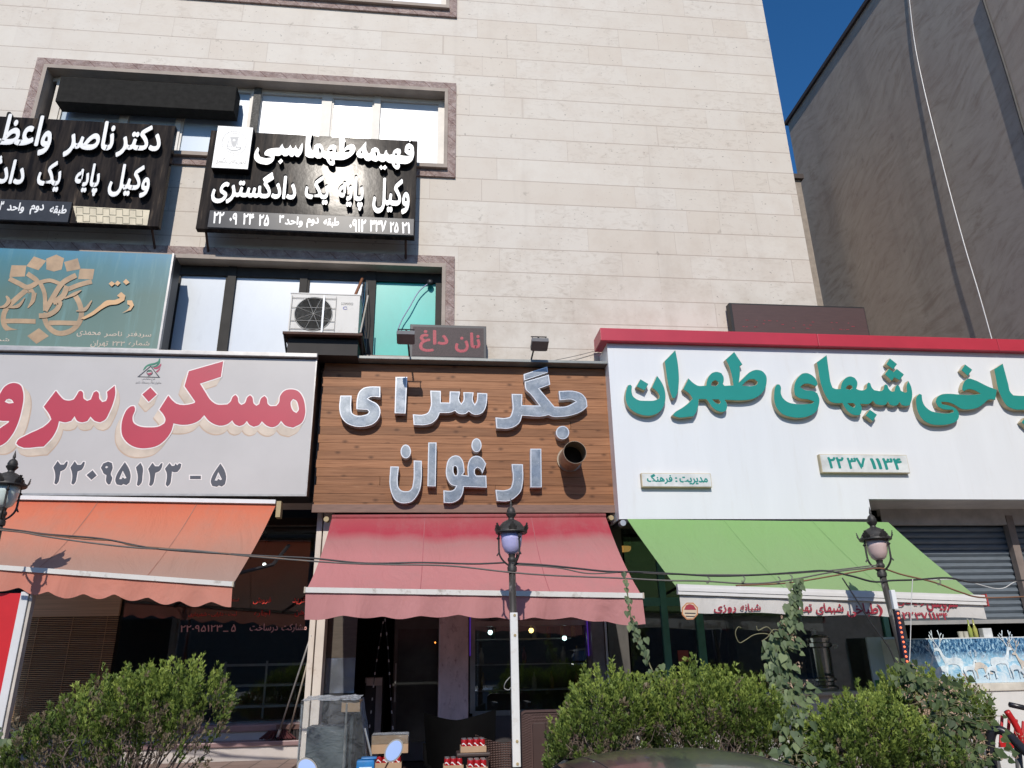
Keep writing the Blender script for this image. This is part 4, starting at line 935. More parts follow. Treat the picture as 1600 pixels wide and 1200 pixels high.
for r_, (yy, sl) in enumerate(((985, .05), (1022, .05))):
    pts = []
    for k in range(11):
        x = 358+k*31; y0 = yy+(x-350)*sl; s_ = 14 if k % 2 else -14
        pts += [(x, y0-s_), (x, y0+s_)] if k % 2 == 0 else [(x, y0+abs(s_)), (x, y0-abs(s_))]
    pts = [(358+(i//2)*31+(i % 2)*0, yy+(i//2)*31*sl+((-14 if ((i+1)//2) % 2 else 14))) for i in range(22)]
    flat(cp, 'patch_line', simple('patch_dots', (.18, .16, .10), .5), [ribbon(pts, 4)], *K5, YW-.006, False)

# ---- blank black box in the second floor window
yb = -.12
a, b_ = P(228, 166, yb), P(228, 127, yb)
bx = thing('blank_sign_box', (P(90, 140, yb)[0], yb, a[2]), 'long blank black sign box hung inside the head of the second floor window', 'sign')
MB().bbox(P(91, 137, yb)[0], P(367.5, 156, yb)[0], yb, .10, a[2], b_[2], .008).build('sign_box', simple('blank_black_cloth', (.022, .021, .019), .75, var=.25, vs=12, spec=.08), bx)
MB().box(P(100, 137, yb)[0], P(358, 156, yb)[0], .101, .14, b_[2]-.10, b_[2]-.04).build('hanging_rail', DARKM, bx)

# ---- white cookshop fascia
YF = -.45
fx0 = PX_(957, 660, YF); fxs = PX_(1361, 800, YF); fx1 = 8.95
fzt = PZ(1280, 545, YF); fzb = PZ(1180, 811, YF); fzs = PZ(1450, 780, YF)
fs = thing('cookshop_fascia', (fx0, YF, fzb), 'big white panelled fascia with raised green lettering and a crimson coping', 'sign')
mb = MB()
mb.box(fx0, fxs, YF, -.01, fzb, fzt); mb.box(fxs+.0005, fx1, YF, YF+.08, fzs, fzt); mb.build('white_panel', simple('white_composite_panel', (.74, .765, .78), .30, var=.03, vs=1.2, dirt=((.62, .60, .56), .25), ms=(2.5, 1, .35)), fs)
MB().box(fxs+.001, fx1, YF+.081, .30, fzs, fzs+.05).build('soffit', simple('soffit_panel', (.62, .59, .56), .4, .0, var=.25, vs=2), fs)
RED = simple('crimson_coping', (.48, .035, .06), .35, var=.08, vs=2)
mb = MB(); ch = .175
for (a, b_) in ((fx0-.10, 5.03), (5.034, 7.6), (7.604, fx1)): mb.bbox(a, b_, YF-.09, -.15, fzt+.002, fzt+.002+ch, .008)
mb.build('red_coping', RED, fs)
MB().box(5.46, fx1-.05, -.14, 7, fzs+.4, fzt+.08).build('flat_roof', simple('roof_felt', (.08, .08, .08), .9), fs)
MB().box(fx0+.02, fxs-.02, -.44, -.02, fzb-.04, fzb-.001).build('bottom_edge', DARKM, fs)
J1 = ((970, 540), 10.); J2 = ((1060, 540), 10.); J3 = ((1200, 545), 1200/130); J4 = ((1290, 550), 1385/150); J5 = ((1420, 550), 1600/180)
GRN = simple('emerald_letter_face', (.018, .265, .225), .32, var=.05, vs=2); TAN = simple('cream_letter_side', (.52, .43, .27), .5, var=.15)
teh = [
 (J1, [[(565,470),(620,545),(670,640),(695,740),(695,860),(660,970),(590,1050),(480,1095),(320,1085),(180,1020),(100,930),(70,820),(85,690),(110,620),(150,610),(175,640),(170,720),(190,790),(260,845),(400,862),(540,852),(595,825),(600,790),(560,720),(480,655)]]),
 (J1, [[(305,525),(430,600),(375,705),(240,640)]]),
 (J1, [[(850,70),(885,240),(905,420),(905,620),(880,760),(840,830),(800,820),(770,740),(680,245)]]),
 (J2, [[(155,510),(215,570),(300,625),(430,625),(440,560),(480,470),(540,420),(605,410),(670,430),(705,490),(710,550),(695,600),(720,628),(855,620),(820,430),(780,310),(735,220),(870,98),(1000,295),(955,325),(962,430),(945,575),(1020,500),(1120,410),(1230,378),(1310,400),(1370,470),(1380,560),(1350,680),(1280,770),(1180,830),(1050,855),(725,850),(755,900),(760,970),(740,1020),(690,1040),(600,1020),(520,960),(450,860),(430,840),(318,840),(310,940),(280,1040),(235,1110),(-60,1108),(-95,1085),(-60,1045),(60,970),(150,900),(215,830),(180,770),(70,680)],
       [(1000,625),(1050,570),(1120,530),(1190,530),(1235,570),(1220,605),(1150,630)], [(510,615),(540,560),(580,545),(620,570),(620,600),(580,630),(520,628)], [(530,845),(630,845),(655,880),(640,910),(600,905)]]),
 (J3, [[(125,512),(165,515),(185,550),(185,640),(215,710),(290,770),(400,795),(540,795),(640,780),(660,765),(600,740),(440,710),(385,670),(372,600),(390,480),(440,400),(500,355),(560,350),(630,380),(690,440),(718,510),(690,545),(600,510),(520,510),(465,555),(520,590),(650,610),(710,640),(740,720),(735,810),(690,910),(600,970),(470,998),(320,985),(200,940),(120,850),(85,740),(85,640),(100,550)]]),
 (J4, [[(14,44),(50,300),(75,450),(100,515),(140,532),(215,530),(220,480),(260,400),(310,362),(360,352),(420,375),(455,430),(455,490),(440,530),(470,545),(560,545),(585,525),(600,455),(620,438),(645,455),(670,520),(700,550),(800,560),(830,540),(845,480),(865,465),(890,480),(920,545),(955,572),(990,565),(1005,500),(1030,472),(1055,490),(1085,560),(1140,585),(1170,575),(1165,480),(1190,415),(1225,480),(1248,580),(1240,700),(1210,775),(1140,780),(1090,765),(1065,725),(1030,770),(970,778),(920,760),(895,720),(870,760),(800,770),(720,755),(680,708),(640,745),(500,752),(520,800),(515,870),(490,915),(420,915),(330,870),(260,780),(240,740),(120,738),(60,715),(9,654),(-41,554),(-131,149)],
       [(290,530),(310,495),(340,478),(375,490),(385,520),(350,545)], [(315,742),(400,742),(425,770),(410,800),(375,790)]]),
 (J4, [[(925,92),(1030,175),(970,255),(870,175)]]),
 (J4, [[(910,240),(975,290),(1025,243),(1130,325),(1065,410),(990,370),(950,420),(850,320)]]),
 (J4, [[(635,830),(740,905),(680,1000),(570,915)]]),
 (J5, [[(145,580),(180,595),(185,660),(215,740),(290,810),(420,845),(560,848),(620,830),(605,805),(470,795),(400,760),(370,690),(390,630),(450,590),(540,580),(700,590),(850,595),(990,582),(930,545),(850,520),(810,525),(760,550),(735,520),(745,460),(790,385),(840,368),(900,385),(1100,480),(1222,525),(1200,665),(1110,665),(1040,720),(960,775),(860,798),(720,790),(640,740),(560,705),(450,695),(460,725),(560,745),(650,785),(690,840),(690,920),(650,970),(560,1005),(430,1018),(290,1000),(190,940),(130,850),(100,740),(105,620)]]),
 (J5, [[(778,172),(880,248),(815,335),(725,252)]]),
 (J5, [[(1302,160),(1340,300),(1380,450),(1410,560),(1450,602),(1600,608),(1670,600),(1700,540),(1722,520),(1748,540),(1780,600),(1872,612),(1840,300),(1780,205),(1930,80),(2060,280),(2015,312),(2008,560),(2100,470),(2220,370),(2340,350),(2430,390),(2480,480),(2470,600),(2400,720),(2280,790),(2150,815),(1900,815),(1600,805),(1450,795),(1360,750),(1290,650),(1180,240)], [(2060,605),(2130,540),(2220,500),(2290,520),(2300,570),(2260,605)]]),
 (J5, [[(1615,905),(1710,980),(1655,1065),(1560,975)]]),
]
LDY = .075
for (org, sc), lp in teh:
    L = px_loops(lp, org, sc, YF-LDY)
    v, f = curve_mesh(L, LDY/2-.002, 0); o = MB().add(upright(v, YF-LDY/2-.003), f).build('green_letter', TAN, fs)
    v, f = curve_mesh(L, .0015, -.003); MB().add(upright(v, YF-LDY-.004), f).build('letter_face', GRN, o)
Wc = ((920, 460), 1600/680)
for cor, its in (((858, 655, 1168, 590), [('۲۲', 883, 640, 936, 598), ('۳۷', 955, 642, 1015, 600), ('۱۱', 1040, 643, 1072, 602), ('۳۴', 1086, 645, 1148, 602)]), ((196, 708, 448, 658), [('مدیریت', 335, 700, 436, 670), (':', 318, 690, 325, 672), ('فرهنگ', 215, 697, 306, 660)])):
    a, b_ = P(920+cor[0]/Wc[1], 460+cor[1]/Wc[1], YF-.06), P(920+cor[2]/Wc[1], 460+cor[3]/Wc[1], YF-.06)
    pl = MB().bbox(a[0], b_[0], YF-.06, YF-.001, a[2], b_[2], .004).build('plaque', TAN, fs)
    MB().box(a[0]+.008, b_[0]-.008, YF-.064, YF-.061, a[2]+.008, b_[2]-.008).build('plaque_face', simple('plaque_pale', (.66, .68, .66), .35), pl)
    words(pl, 'plaque_lettering', GRN, its, *Wc, YF-.066, .035)
# LED board on the roof edge
yl = -.16
a, b_ = P(1146, 527, yl), P(1350, 480, yl)
lb = thing('roof_display', ((a[0]+b_[0])/2, yl, a[2]), 'unlit dark brown display board standing behind the crimson coping', 'sign')
MB().box(a[0], b_[0], yl, yl+.11, a[2], b_[2]).build('display_frame', simple('black_frame', (.012, .012, .012), .5), lb)
MB().box(a[0]+.035, b_[0]-.01, yl-.004, yl-.0005, a[2]+.01, b_[2]-.02).build('display_face', simple('unlit_matrix', (.075, .042, .040), .55, var=.12, ms=(1, 1, 8)), lb)
mb = MB()
for k in range(26): x = random.uniform(a[0]+.1, b_[0]-.15); z = a[2]+random.choice((.16, .21, .26)); mb.box(x, x+random.uniform(.01, .05), yl-.006, yl-.0045, z, z+.006)
mb.build('lit_dots', REDLED, lb)
for x in (a[0]+.2, b_[0]-.2): MB().box(x-.02, x+.02, yl+.03, yl+.07, fzt+.15, a[2]+.02).build('foot', DARKM, lb)

# ================================================================== AWNINGS
def awning(name, label, tL, tR, bL, bR, mat, vmat, vdrop, scallop, barh, nscal, sag=.05, wavy=.012, seams=(), seamc=(.2, .1, .08)):
    """tL.. are points in the place: top corners and bar corners"""
    t = thing(name, ((tL[0]+tR[0])/2, tL[1], 0), label, 'awning', 'shop awnings')
    tL, tR, bL, bR = map(np.array, (tL, tR, bL, bR)); nx, ny = 48, 16; vs = []
    for j in range(ny+1):
        v = j/ny
        for i in range(nx+1):
            u = i/nx; p = (tL*(1-u)+tR*u)*(1-v)+(bL*(1-u)+bR*u)*v
            p = p+np.array([0, 0, -sag*4*v*(1-v)*(.8+.2*math.sin(u*5))+.010*math.sin(u*23+v*3)*math.sin(v*math.pi)]); vs.append(p)
    fs = [(j*(nx+1)+i, j*(nx+1)+i+1, (j+1)*(nx+1)+i+1, (j+1)*(nx+1)+i) for j in range(ny) for i in range(nx)]
    MB().add(vs, fs).build('canopy_cloth', mat, t, True)
    for us in seams:
        sm_ = MB(); L_ = []
        for v in np.linspace(0, 1, 17):
            for e in (-.004, .004):
                u = us+e/np.linalg.norm(bR-bL); p = (tL*(1-u)+tR*u)*(1-v)+(bL*(1-u)+bR*u)*v
                L_.append(p+np.array([0, -.002, .003-sag*4*v*(1-v)*(.8+.2*math.sin(u*5))+.010*math.sin(u*23+v*3)*math.sin(v*math.pi)]))
        sm_.add(L_, [(2*k, 2*k+1, 2*k+3, 2*k+2) for k in range(16)]); sm_.build('seam', simple('dark_stitching_'+name, seamc, .9), t)
    d = (bR-bL)/np.linalg.norm(bR-bL); vs = []; n2 = 160; rows = 5
    for i in range(n2+1):
        u = i/n2; p = bL*(1-u)+bR*u+np.array([0, -.012, -barh*.5])
        s = u*nscal; dr = vdrop(u)+scallop*(abs(math.sin(math.pi*s))**1.4) if nscal else vdrop(u)
        for j in range(rows+1):
            q = j/rows; dr += .012*math.sin(u*19+nscal)*q*.3; vs.append(p+np.array([.01*q*math.sin(u*31+2)*(1 if nscal else .3), wavy*q*(math.sin(u*37)+.7*math.sin(u*71+1)), -dr*q]))
    fs = [(i*(rows+1)+j, i*(rows+1)+j+1, (i+1)*(rows+1)+j+1, (i+1)*(rows+1)+j) for i in range(n2) for j in range(rows)]
    MB().add(vs, fs).build('valance', vmat, t, True)
    return t, d
BARM = simple('chipped_white_bar', (.66, .645, .61), .5, var=.06, vs=3, dirt=((.22, .17, .13), .8), ms=(1, 1, 1))
def front_bar(t, bL, bR, h, dep=.045):
    bL, bR = np.array(bL), np.array(bR); c = (bL+bR)/2; ax = (bR-bL)/2
    MB().obox(c+np.array([0, -.01, 0]), ax, (0, dep/2, 0), (0, 0, h/2)).build('front_bar', BARM, t)
    for s, e in ((-1, bL), (1, bR)):
        MB().obox(e+np.array([s*.008, -.01, 0]), (.006, 0, 0), (0, dep/2+.004, 0), (0, 0, h/2+.004)).build('bar_end_cap', simple('yellowed_cap', (.5, .44, .34), .5), t)
def arms(t, pts, rear):
    for (x, z), (xb, yb_, zb_) in zip(pts, rear):
        MB().tube([(x, -1.36, z), ((x+xb)/2+.25, -.7, (z+zb_)/2-.02), (xb, yb_, zb_)], .02, 6).build('folding_arm', DARKM, t)
# orange
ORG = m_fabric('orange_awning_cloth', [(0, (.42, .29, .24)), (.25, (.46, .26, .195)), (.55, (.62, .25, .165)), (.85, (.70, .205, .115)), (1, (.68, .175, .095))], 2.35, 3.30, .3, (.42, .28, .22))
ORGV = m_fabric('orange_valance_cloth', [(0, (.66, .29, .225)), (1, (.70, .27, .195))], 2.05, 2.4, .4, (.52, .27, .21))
YA = -.50; YBAR = -1.4
tR = P(431, 789, YA); tL = P(-60, 781, YA); bR = P(364, 913, YBAR); bL = P(0, 887, YBAR)
bL = bR+(bL-bR)*(( -5.0-bR[0])/(bL[0]-bR[0])); tL = tR+(tL-tR)*((-5.0-tR[0])/(tL[0]-tR[0]))
v0 = bR[2]-PZ(352, 945, YBAR)
aw, _ = awning('orange_awning', 'faded orange awning with scalloped valance over the estate office', tL, tR, bL, bR, ORG, ORGV, lambda u: v0-.03, .045, .04, (bR[0]-bL[0])/.295, .06, .012, (.42, .74), (.36, .17, .12))
front_bar(aw, bL, bR, .045)
MB().obox((tL+tR)/2+np.array([0, -.01, .03]), ((tR[0]-tL[0])/2, 0, (tR[2]-tL[2])/2), (0, .03, 0), (0, 0, .022)).build('top_bar', simple('white_top_bar', (.75, .75, .74), .4, var=.04), aw)
arms(aw, [(-2.2, 2.36), (-3.8, 2.46)], [(-1.62, -.1, 2.9), (-3.2, -.1, 2.9)])
BRASS = simple('yellow_bracket', (.40, .31, .16), .5)
for e in (tR,): MB().box(e[0]+.01, e[0]+.06, -.52, -.40, e[2]-.14, e[2]+.04).build('wall_bracket', BRASS, aw)
# red
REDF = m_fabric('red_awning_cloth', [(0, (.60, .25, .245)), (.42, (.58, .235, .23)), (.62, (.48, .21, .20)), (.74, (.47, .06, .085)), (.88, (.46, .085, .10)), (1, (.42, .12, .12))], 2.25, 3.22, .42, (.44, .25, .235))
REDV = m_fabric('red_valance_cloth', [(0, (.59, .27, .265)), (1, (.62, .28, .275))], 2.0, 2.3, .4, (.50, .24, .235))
tL = P(519, 808, -.27); tR = P(946, 806, -.27); bL = P(478, 922, YBAR); bR = P(1003, 931, YBAR)
aw, _ = awning('red_awning', 'sun faded red awning sagging over the grill shop', tL, tR, bL, bR, REDF, REDV, lambda u: .20+.05*abs(2*u-1)**3, .022, .04, 9, .13, .016, (.33, .72), (.38, .12, .13))
front_bar(aw, bL, bR, .05)
arms(aw, [(-.8, 2.26), (1.7, 2.2)], [(-.3, -.1, 2.9), (1.2, -.1, 2.9)])
for e, s in ((tL, -1), (tR, 1)): MB().lathe(e+np.array([s*.06, 0, -.03]), [(0, -.045), (.03, -.045), (.035, 0), (.03, .045), (0, .045)], 14, axis='y').build('roller_end', BRASS, aw, 40)
MB().tube([tL, tR], .028, 10).build('roller_tube', REDF, aw, True)
# green
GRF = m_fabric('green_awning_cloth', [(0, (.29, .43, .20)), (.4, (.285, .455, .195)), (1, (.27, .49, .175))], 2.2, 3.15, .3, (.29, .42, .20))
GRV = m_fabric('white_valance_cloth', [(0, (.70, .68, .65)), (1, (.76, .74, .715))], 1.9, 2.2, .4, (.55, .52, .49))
tL = P(980, 811, -.47); tR = P(1388, 816, -.47); bL = P(1060, 921, YBAR); bR = P(1533, 938, YBAR)
gd = lambda u: .190+.03*(1-u)
aw, _ = awning('green_awning', 'bright green awning with a white lettered valance over the cookshop', tL, tR, bL, bR, GRF, GRV, gd, 0, .0, 0, .03, .006, (.36, .7), (.20, .36, .13))
BW = simple('white_awning_profile', (.70, .69, .67), .4, var=.05)
for k, (dy, dz, hh) in enumerate(((-.02, .034, .016), (-.028, .0, .017), (-.02, -.036, .016))):
    c = (bL+bR)/2; MB().obox(c+np.array([0, dy, dz]), (bR-bL)/2+np.array([.02, 0, 0]), (0, .025, 0), (0, 0, hh)).build('front_profile', BW, aw)
MB().obox(bR+np.array([.028, -.02, -.002]), (.006, 0, 0), (0, .04, 0), (0, 0, .062)).build('profile_end', simple('red_end_cap', (.5, .06, .06), .5), aw)
arms(aw, [(3.0, 2.24), (5.2, 2.16)], [(3.5, -.3, 2.9), (4.7, -.3, 2.9)])
MB().lathe(tL+np.array([-.06, .02, -.05]), [(0, -.05), (.035, -.05), (.035, .05), (0, .05)], 14, axis='y').build('roller_end', ALU, aw, 40)
VRED = simple('maroon_valance_print', (.34, .03, .05), .6, var=.1); V = ((960, 780), 2.5); yv = YBAR-.032
words(aw, 'valance_lettering', VRED, [('شبانه', 494, 442, 570, 407), ('روزی', 390, 446, 474, 412), (')', 668, 448, 682, 408), ('طباخی', 912, 462, 1026, 405), ('شبهای', 790, 452, 892, 405), ('تهران', 690, 450, 770, 405), ('(', 1032, 458, 1044, 410),
   ('سرویس', 1225, 438, 1338, 392), ('رایگان', 1105, 418, 1205, 378), ('۲۲', 1128, 470, 1168, 440), ('۳۷', 1178, 471, 1222, 441), ('۱۱', 1232, 471, 1252, 441), ('۳۴', 1262, 473, 1300, 443)], *V, yv, .025)
oct_ = [(295+34*math.cos(math.pi/8+k*math.pi/4)*1.0, 437+36*math.sin(math.pi/8+k*math.pi/4)) for k in range(8)]
oc2 = [(295+29*math.cos(math.pi/8+k*math.pi/4), 437+31*math.sin(math.pi/8+k*math.pi/4)) for k in range(8)]
ORP = simple('orange_logo_print', (.50, .22, .10), .6)
lg = flat(aw, 'logo_octagon', ORP, [oct_], *V, yv, False); flat(lg, 'logo_field', simple('cream_logo', (.62, .50, .36), .6), [oc2], *V, yv-.002, False)
flat(lg, 'logo_mark', VRED, [[(272,432),(280,415),(295,410),(310,415),(320,432)]], *V, yv-.004); flat(lg, 'logo_mark', INK, [[(275,443),(318,444),(317,448),(275,447)]], *V, yv-.004, False); flat(lg, 'logo_mark', INK, [[(279,455),(314,456),(313,460),(279,459)]], *V, yv-.004, False)

# ================================================================== STREET LAMPS
IRON = simple('weathered_black_iron', (.04, .038, .036), .55, .25, var=.35, vs=10, dirt=((.16, .14, .12), .55))
POLE = simple('flaking_painted_pole', (.05, .045, .04), .5, .1, var=.3, vs=6, dirt=((.42, .40, .38), .75), ms=(1, 1, .5))
def m_globe(name, c):
    m, nt, b = newmat(name); f = noise(nt, 4, 4, .6); col = ramp(nt, f, [(.3, [x*.93 for x in c]), (.7, c)])
    nt.links.new(col, b.inputs['Base Color']); b.inputs['Roughness'].default_value = .25; b.inputs['Subsurface Weight'].default_value = .35
    b.inputs['Subsurface Radius'].default_value = (.05, .05, .05); b.inputs['Coat Weight'].default_value = .3; return m
def lamp(x, y, zc, z_base, gcol, label, tilt=(0, 0), s=1.0):
    """zc: height of the collar under the globe"""
    t = thing('street_lamp', (x, y, 0), label, 'street lamp', 'old style lamp posts before the shops')
    xb, yb_ = x-tilt[0]*zc, y-tilt[1]*zc
    MB().tube([(xb, yb_, 0), (xb+(x-xb)*.5, yb_+(y-yb_)*.5, zc*.5), (x, y, zc-.03)], [.042, .036, .031], 14).build('pole', POLE, t, True)
    MB().lathe((xb, yb_, 0), [(.11, 0), (.11, .05), (.075, .10), (.055, .28), (.06, .30), (.045, .34), (.04, .4)], 20).build('base', IRON, t, 40)
    c = np.array([x, y, zc])
    MB().lathe(c, [(.03, -.09), (.043, -.085), (.045, -.05), (.034, -.03), (.034, 0), (.04, .01), (.04, .03), (.028, .045), (.034, .07), (0, .07)], 18).build('collar', IRON, t, 40)
    MB().lathe(c, [(.032, .068), (.066, .092), (.088, .14), (.098, .20), (.101, .275), (.0, .275)], 28).build('globe', m_globe('globe_'+label[:9], gcol), t, True)
    cap = MB().lathe(c, [(.10, .262), (.140, .258), (.150, .268), (.146, .285), (.128, .296), (.115, .325), (.085, .362), (.05, .382), (.03, .390), (.026, .405), (.045, .432), (.050, .445), (.04, .452), (.042, .47), (.030, .50), (.012, .515), (.010, .525), (.014, .53), (.0, .60)], 28).build('cap', IRON, t, 35)
    mb = MB()                              # crest of cast leaves on the rim
    for k in range(6):
        a = k*math.pi/3+.5
        for dv, hh in ((-.17, .03), (-.09, .045), (0, .062), (.09, .045), (.17, .03)):
            r = .143; p0 = c+np.array([r*math.cos(a+dv), r*math.sin(a+dv), .27]); o_ = np.array([math.cos(a+dv), math.sin(a+dv), 0])
            hh *= 1.25; mb.obox(p0+o_*.008+np.array([0, 0, hh/2]), o_*.004, np.array([-o_[1], o_[0], 0])*.011, np.array([0, 0, hh/2])+o_*.010)
    mb.build('rim_ornament', IRON, cap)
    for k in range(3):
        a = k*2*math.pi/3+math.pi; u = np.array([math.cos(a), math.sin(a), 0])
        q = cat_path([c+u*.034+np.array([0, 0, -.03]), c+u*.08+np.array([0, 0, .01]), c+u*.115+np.array([0, 0, .07]), c+u*.12+np.array([0, 0, .16]), c+u*.118+np.array([0, 0, .268])], 5)
        mb = MB().tube(q, .009, 6); mb.tube([c+u*.117+np.array([0, 0, .09]), c+u*.14+np.array([0, 0, .055])], .007, 6); mb.lathe(c+u*.125+np.array([0, 0, .215]), [(0, -.02), (.018, 0), (0, .02)], 8)
        mb.build('bracket', IRON, t, 40)
    return t
LY = -2.05
p = P(800, 878, LY); lampM = lamp(p[0], LY, p[2], 0, (.50, .49, .78), 'lamp post with a lilac globe standing before the red awning')
x0, x1 = PX_(795.5, 1070, LY-.05), PX_(806.5, 1070, LY-.05)
mb = MB().bbox(p[0]-.034, p[0]+.034, LY-.075, LY-.037, PZ(802, 1197, LY), PZ(800, 958, LY), .004)
o = mb.build('cable_casing', simple('white_trunking', (.74, .74, .72), .4, var=.05, dirt=((.4, .3, .2), .4)), lampM); o['label'] = 'white cable casing strapped to the pole'
for py in (962, 993, 1157, 1192): MB().lathe((p[0]+.006, LY-.075, PZ(801, py, LY)), [(0, 0), (.012, 0), (.012, .006), (0, .006)], 10, axis='y').build('screw', BRASS, o)
MB().tube(cat_path([P(798, 1057, LY), P(790, 1066, LY-.02), P(788, 1075, LY), P(795, 1078, LY-.02), P(799, 1072, LY)], 5), .004, 5).build('wire_loop', simple('grey_wire', (.25, .25, .25), .5), lampM)
p = P(2, 806, LY); lampL = lamp(p[0]+.0, LY, p[2], 0, (.62, .70, .66), 'lamp post with a pale green globe cut off at the left edge')
p = P(1376, 887, LY); pb = P(1428, 1092, LY); lampR = lamp(p[0], LY, p[2], 0, (.66, .50, .47), 'leaning lamp post with a pinkish globe before the green awning', tilt=((p[0]-pb[0])/(p[2]-pb[2]), 0))
# red LED bar beside it
la, lb_ = P(1401, 955, LY-.06), P(1418, 1045, LY-.06); dv = (lb_-la)
lbt = thing('led_bar', lb_+dv*.05, 'dark upright bar of red LED dots beside the leaning lamp post', 'light')
n_ = np.linalg.norm(dv); sd = np.array([.022, 0, 0])
MB().obox((la+lb_)/2, sd, (0, .015, 0), dv/2*1.03).build('bar_housing', simple('violet_black_housing', (.03, .025, .05), .4), lbt)
RDOT = simple('red_orange_dot', (.8, .2, .1), .4, emit=(1, .16, .06), es=1.3)
for k in range(12):
    q = la+dv*(k+.5)/12; MB().lathe((q[0], LY-.0755, q[2]), [(0, 0), (.011, 0), (.008, .007), (0, .009)], 10, axis='y').build('led_dot', RDOT, lbt)
q = [P(1386, 932, LY-.07), P(1398, 932, LY-.07)]
MB().bbox(P(1392, 932, LY-.05)[0], P(1398.5, 932, LY-.05)[0], LY-.07, LY-.03, PZ(1394, 952, LY-.05), PZ(1394, 922, LY-.05), .004).build('white_box', WHITE, None, _origin=1, **tagd('small white plastic box fixed to the leaning lamp post above the red LED bar', 'box'))

# ================================================================== OVERHEAD CABLES
CBK = simple('black_cable', (.03, .03, .032), .5); CGR = simple('dusty_grey_cable', (.13, .12, .11), .6); COR = simple('brown_cable', (.20, .10, .055), .6); CWH = simple('white_flex', (.6, .6, .58), .5, var=.03)
def cable(pts, r, m, label, Y=LY-.03):
    q = [P(a[0], a[1], a[2] if len(a) > 2 else Y) for a in pts]
    MB().tube(cat_path(q, 6), r, 6).build('overhead_cable', m, None, True, _origin=1, **tagd(label, 'cable', 'cables strung between the lamp posts'))
cable([(-30, 822), (30, 829), (75, 835), (160, 842), (250, 858), (400, 868), (485, 872), (570, 880), (660, 879), (740, 881), (790, 879)], .0085, CBK, 'thick black cable crossing the orange and red awnings up to the middle lamp')
cable([(-30, 826), (30, 831), (70, 838), (140, 848), (215, 856), (300, 860), (400, 870), (520, 879), (600, 882), (700, 884), (795, 894), (860, 899), (960, 903), (1040, 907), (1100, 908), (1170, 912), (1230, 907), (1300, 894), (1370, 886)], .008, CGR, 'long dusty grey cable hanging lowest in front of the red awning')
cable([(-30, 824), (60, 834), (130, 842), (180, 845), (205, 852), (260, 857), (380, 867), (480, 877)], .007, COR, 'brown cable twisted along the black one over the orange awning')
cable([(800, 880), (850, 883), (900, 888), (950, 893), (1000, 894), (1060, 897), (1120, 900), (1190, 898), (1250, 894), (1290, 892), (1330, 900), (1365, 909), (1395, 907), (1430, 906), (1480, 903), (1520, 910), (1570, 908), (1640, 905)], .0095, CBK, 'wavy black cable running right from the middle lamp across the green awning')
cable([(800, 882), (870, 887), (920, 896), (980, 894), (1040, 897), (1130, 898), (1220, 897), (1300, 891), (1360, 884), (1372, 883)], .0065, CGR, 'thin grey wire running from the middle lamp to the collar of the leaning lamp')
cable([(1150, 915), (1230, 911), (1300, 900), (1340, 893), (1375, 888), (1410, 898), (1460, 910), (1500, 925), (1540, 934), (1640, 930)], .008, COR, 'brown cable tied to the leaning lamp and falling away to the right')
cable([(1316, 903), (1340, 940), (1362, 975), (1382, 1002), (1392, 1018), (1402, 1045)], .0065, CBK, 'black cable slanting down to the foot of the leaning lamp post', LY-.06)
cable([(1426, 905), (1424, 940), (1423, 985), (1421, 1040)], .004, CWH, 'white flex hanging straight down right of the leaning lamp post', LY-.08)
cable([(1385, 890), (1440, 905), (1500, 906), (1560, 920), (1590, 908), (1640, 904)], .0045, CWH, 'pale wire looping to the right edge beside the roller shutter')
for (px, py), wh in zip(((1105, 903), (1160, 902), (1215, 903), (1234, 900), (1465, 906)), ('leftmost, above the lettered valance end', 'second from the left over the green cloth', 'just left of the leafy vine top', 'right over the leafy vine top', 'knotted right of the leaning lamp post')):
    mb = MB()
    for k in range(2): q = P(px+k*1.5, py, LY-.04); mb.tube(cat_path([q+np.array([0, 0, .012]), q+np.array([.012, -.012, -.01]), q+np.array([.0, -.014, -.04]), q+np.array([-.014, -.008, -.05]), q+np.array([-.012, 0, -.03])], 4), .0028, 5)
    mb.build('cable_tie', CGR, None, _origin=1, **tagd('dangling wire tie on the cables, '+wh, 'wire tie', 'wire ties on the cables'))
for pts, r, lab in (([(851, 566), (900, 556), (946, 544)], .004, 'upper'), ([(862, 568), (905, 560), (948, 547)], .003, 'middle'), ([(880, 569), (915, 558), (948, 549)], .003, 'lower')):
    MB().tube(cat_path([P(a, b_, -.12) for a, b_ in pts], 4), r, 5).build('sign_wire', CGR, None, _origin=1, **tagd(lab+' of the three thin wires between plank sign and white fascia corner', 'wire', 'wires between the signs'))

# ================================================================== AIR CONDITIONER
ya0, ya1 = -.56, -.24
a, b_ = P(453, 520, ya0), P(562, 462, ya0); az0, az1 = a[2]+.005, b_[2]; ax0, ax1 = P(452, 490, ya0)[0], P(561, 490, ya0)[0]
ac = thing('air_conditioner', ((ax0+ax1)/2, ya0, az0), 'off white air conditioner condenser with a round fan grille on a rusty shelf', 'air conditioner')
ACW = simple('yellowed_ac_casing', (.60, .585, .55), .45, var=.06, vs=3, dirt=((.35, .30, .24), .3))
w_ = ax1-ax0; h_ = az1-az0; fcx = ax0+w_*.345; fcz = az0+h_*.49; fr_ = h_*.42
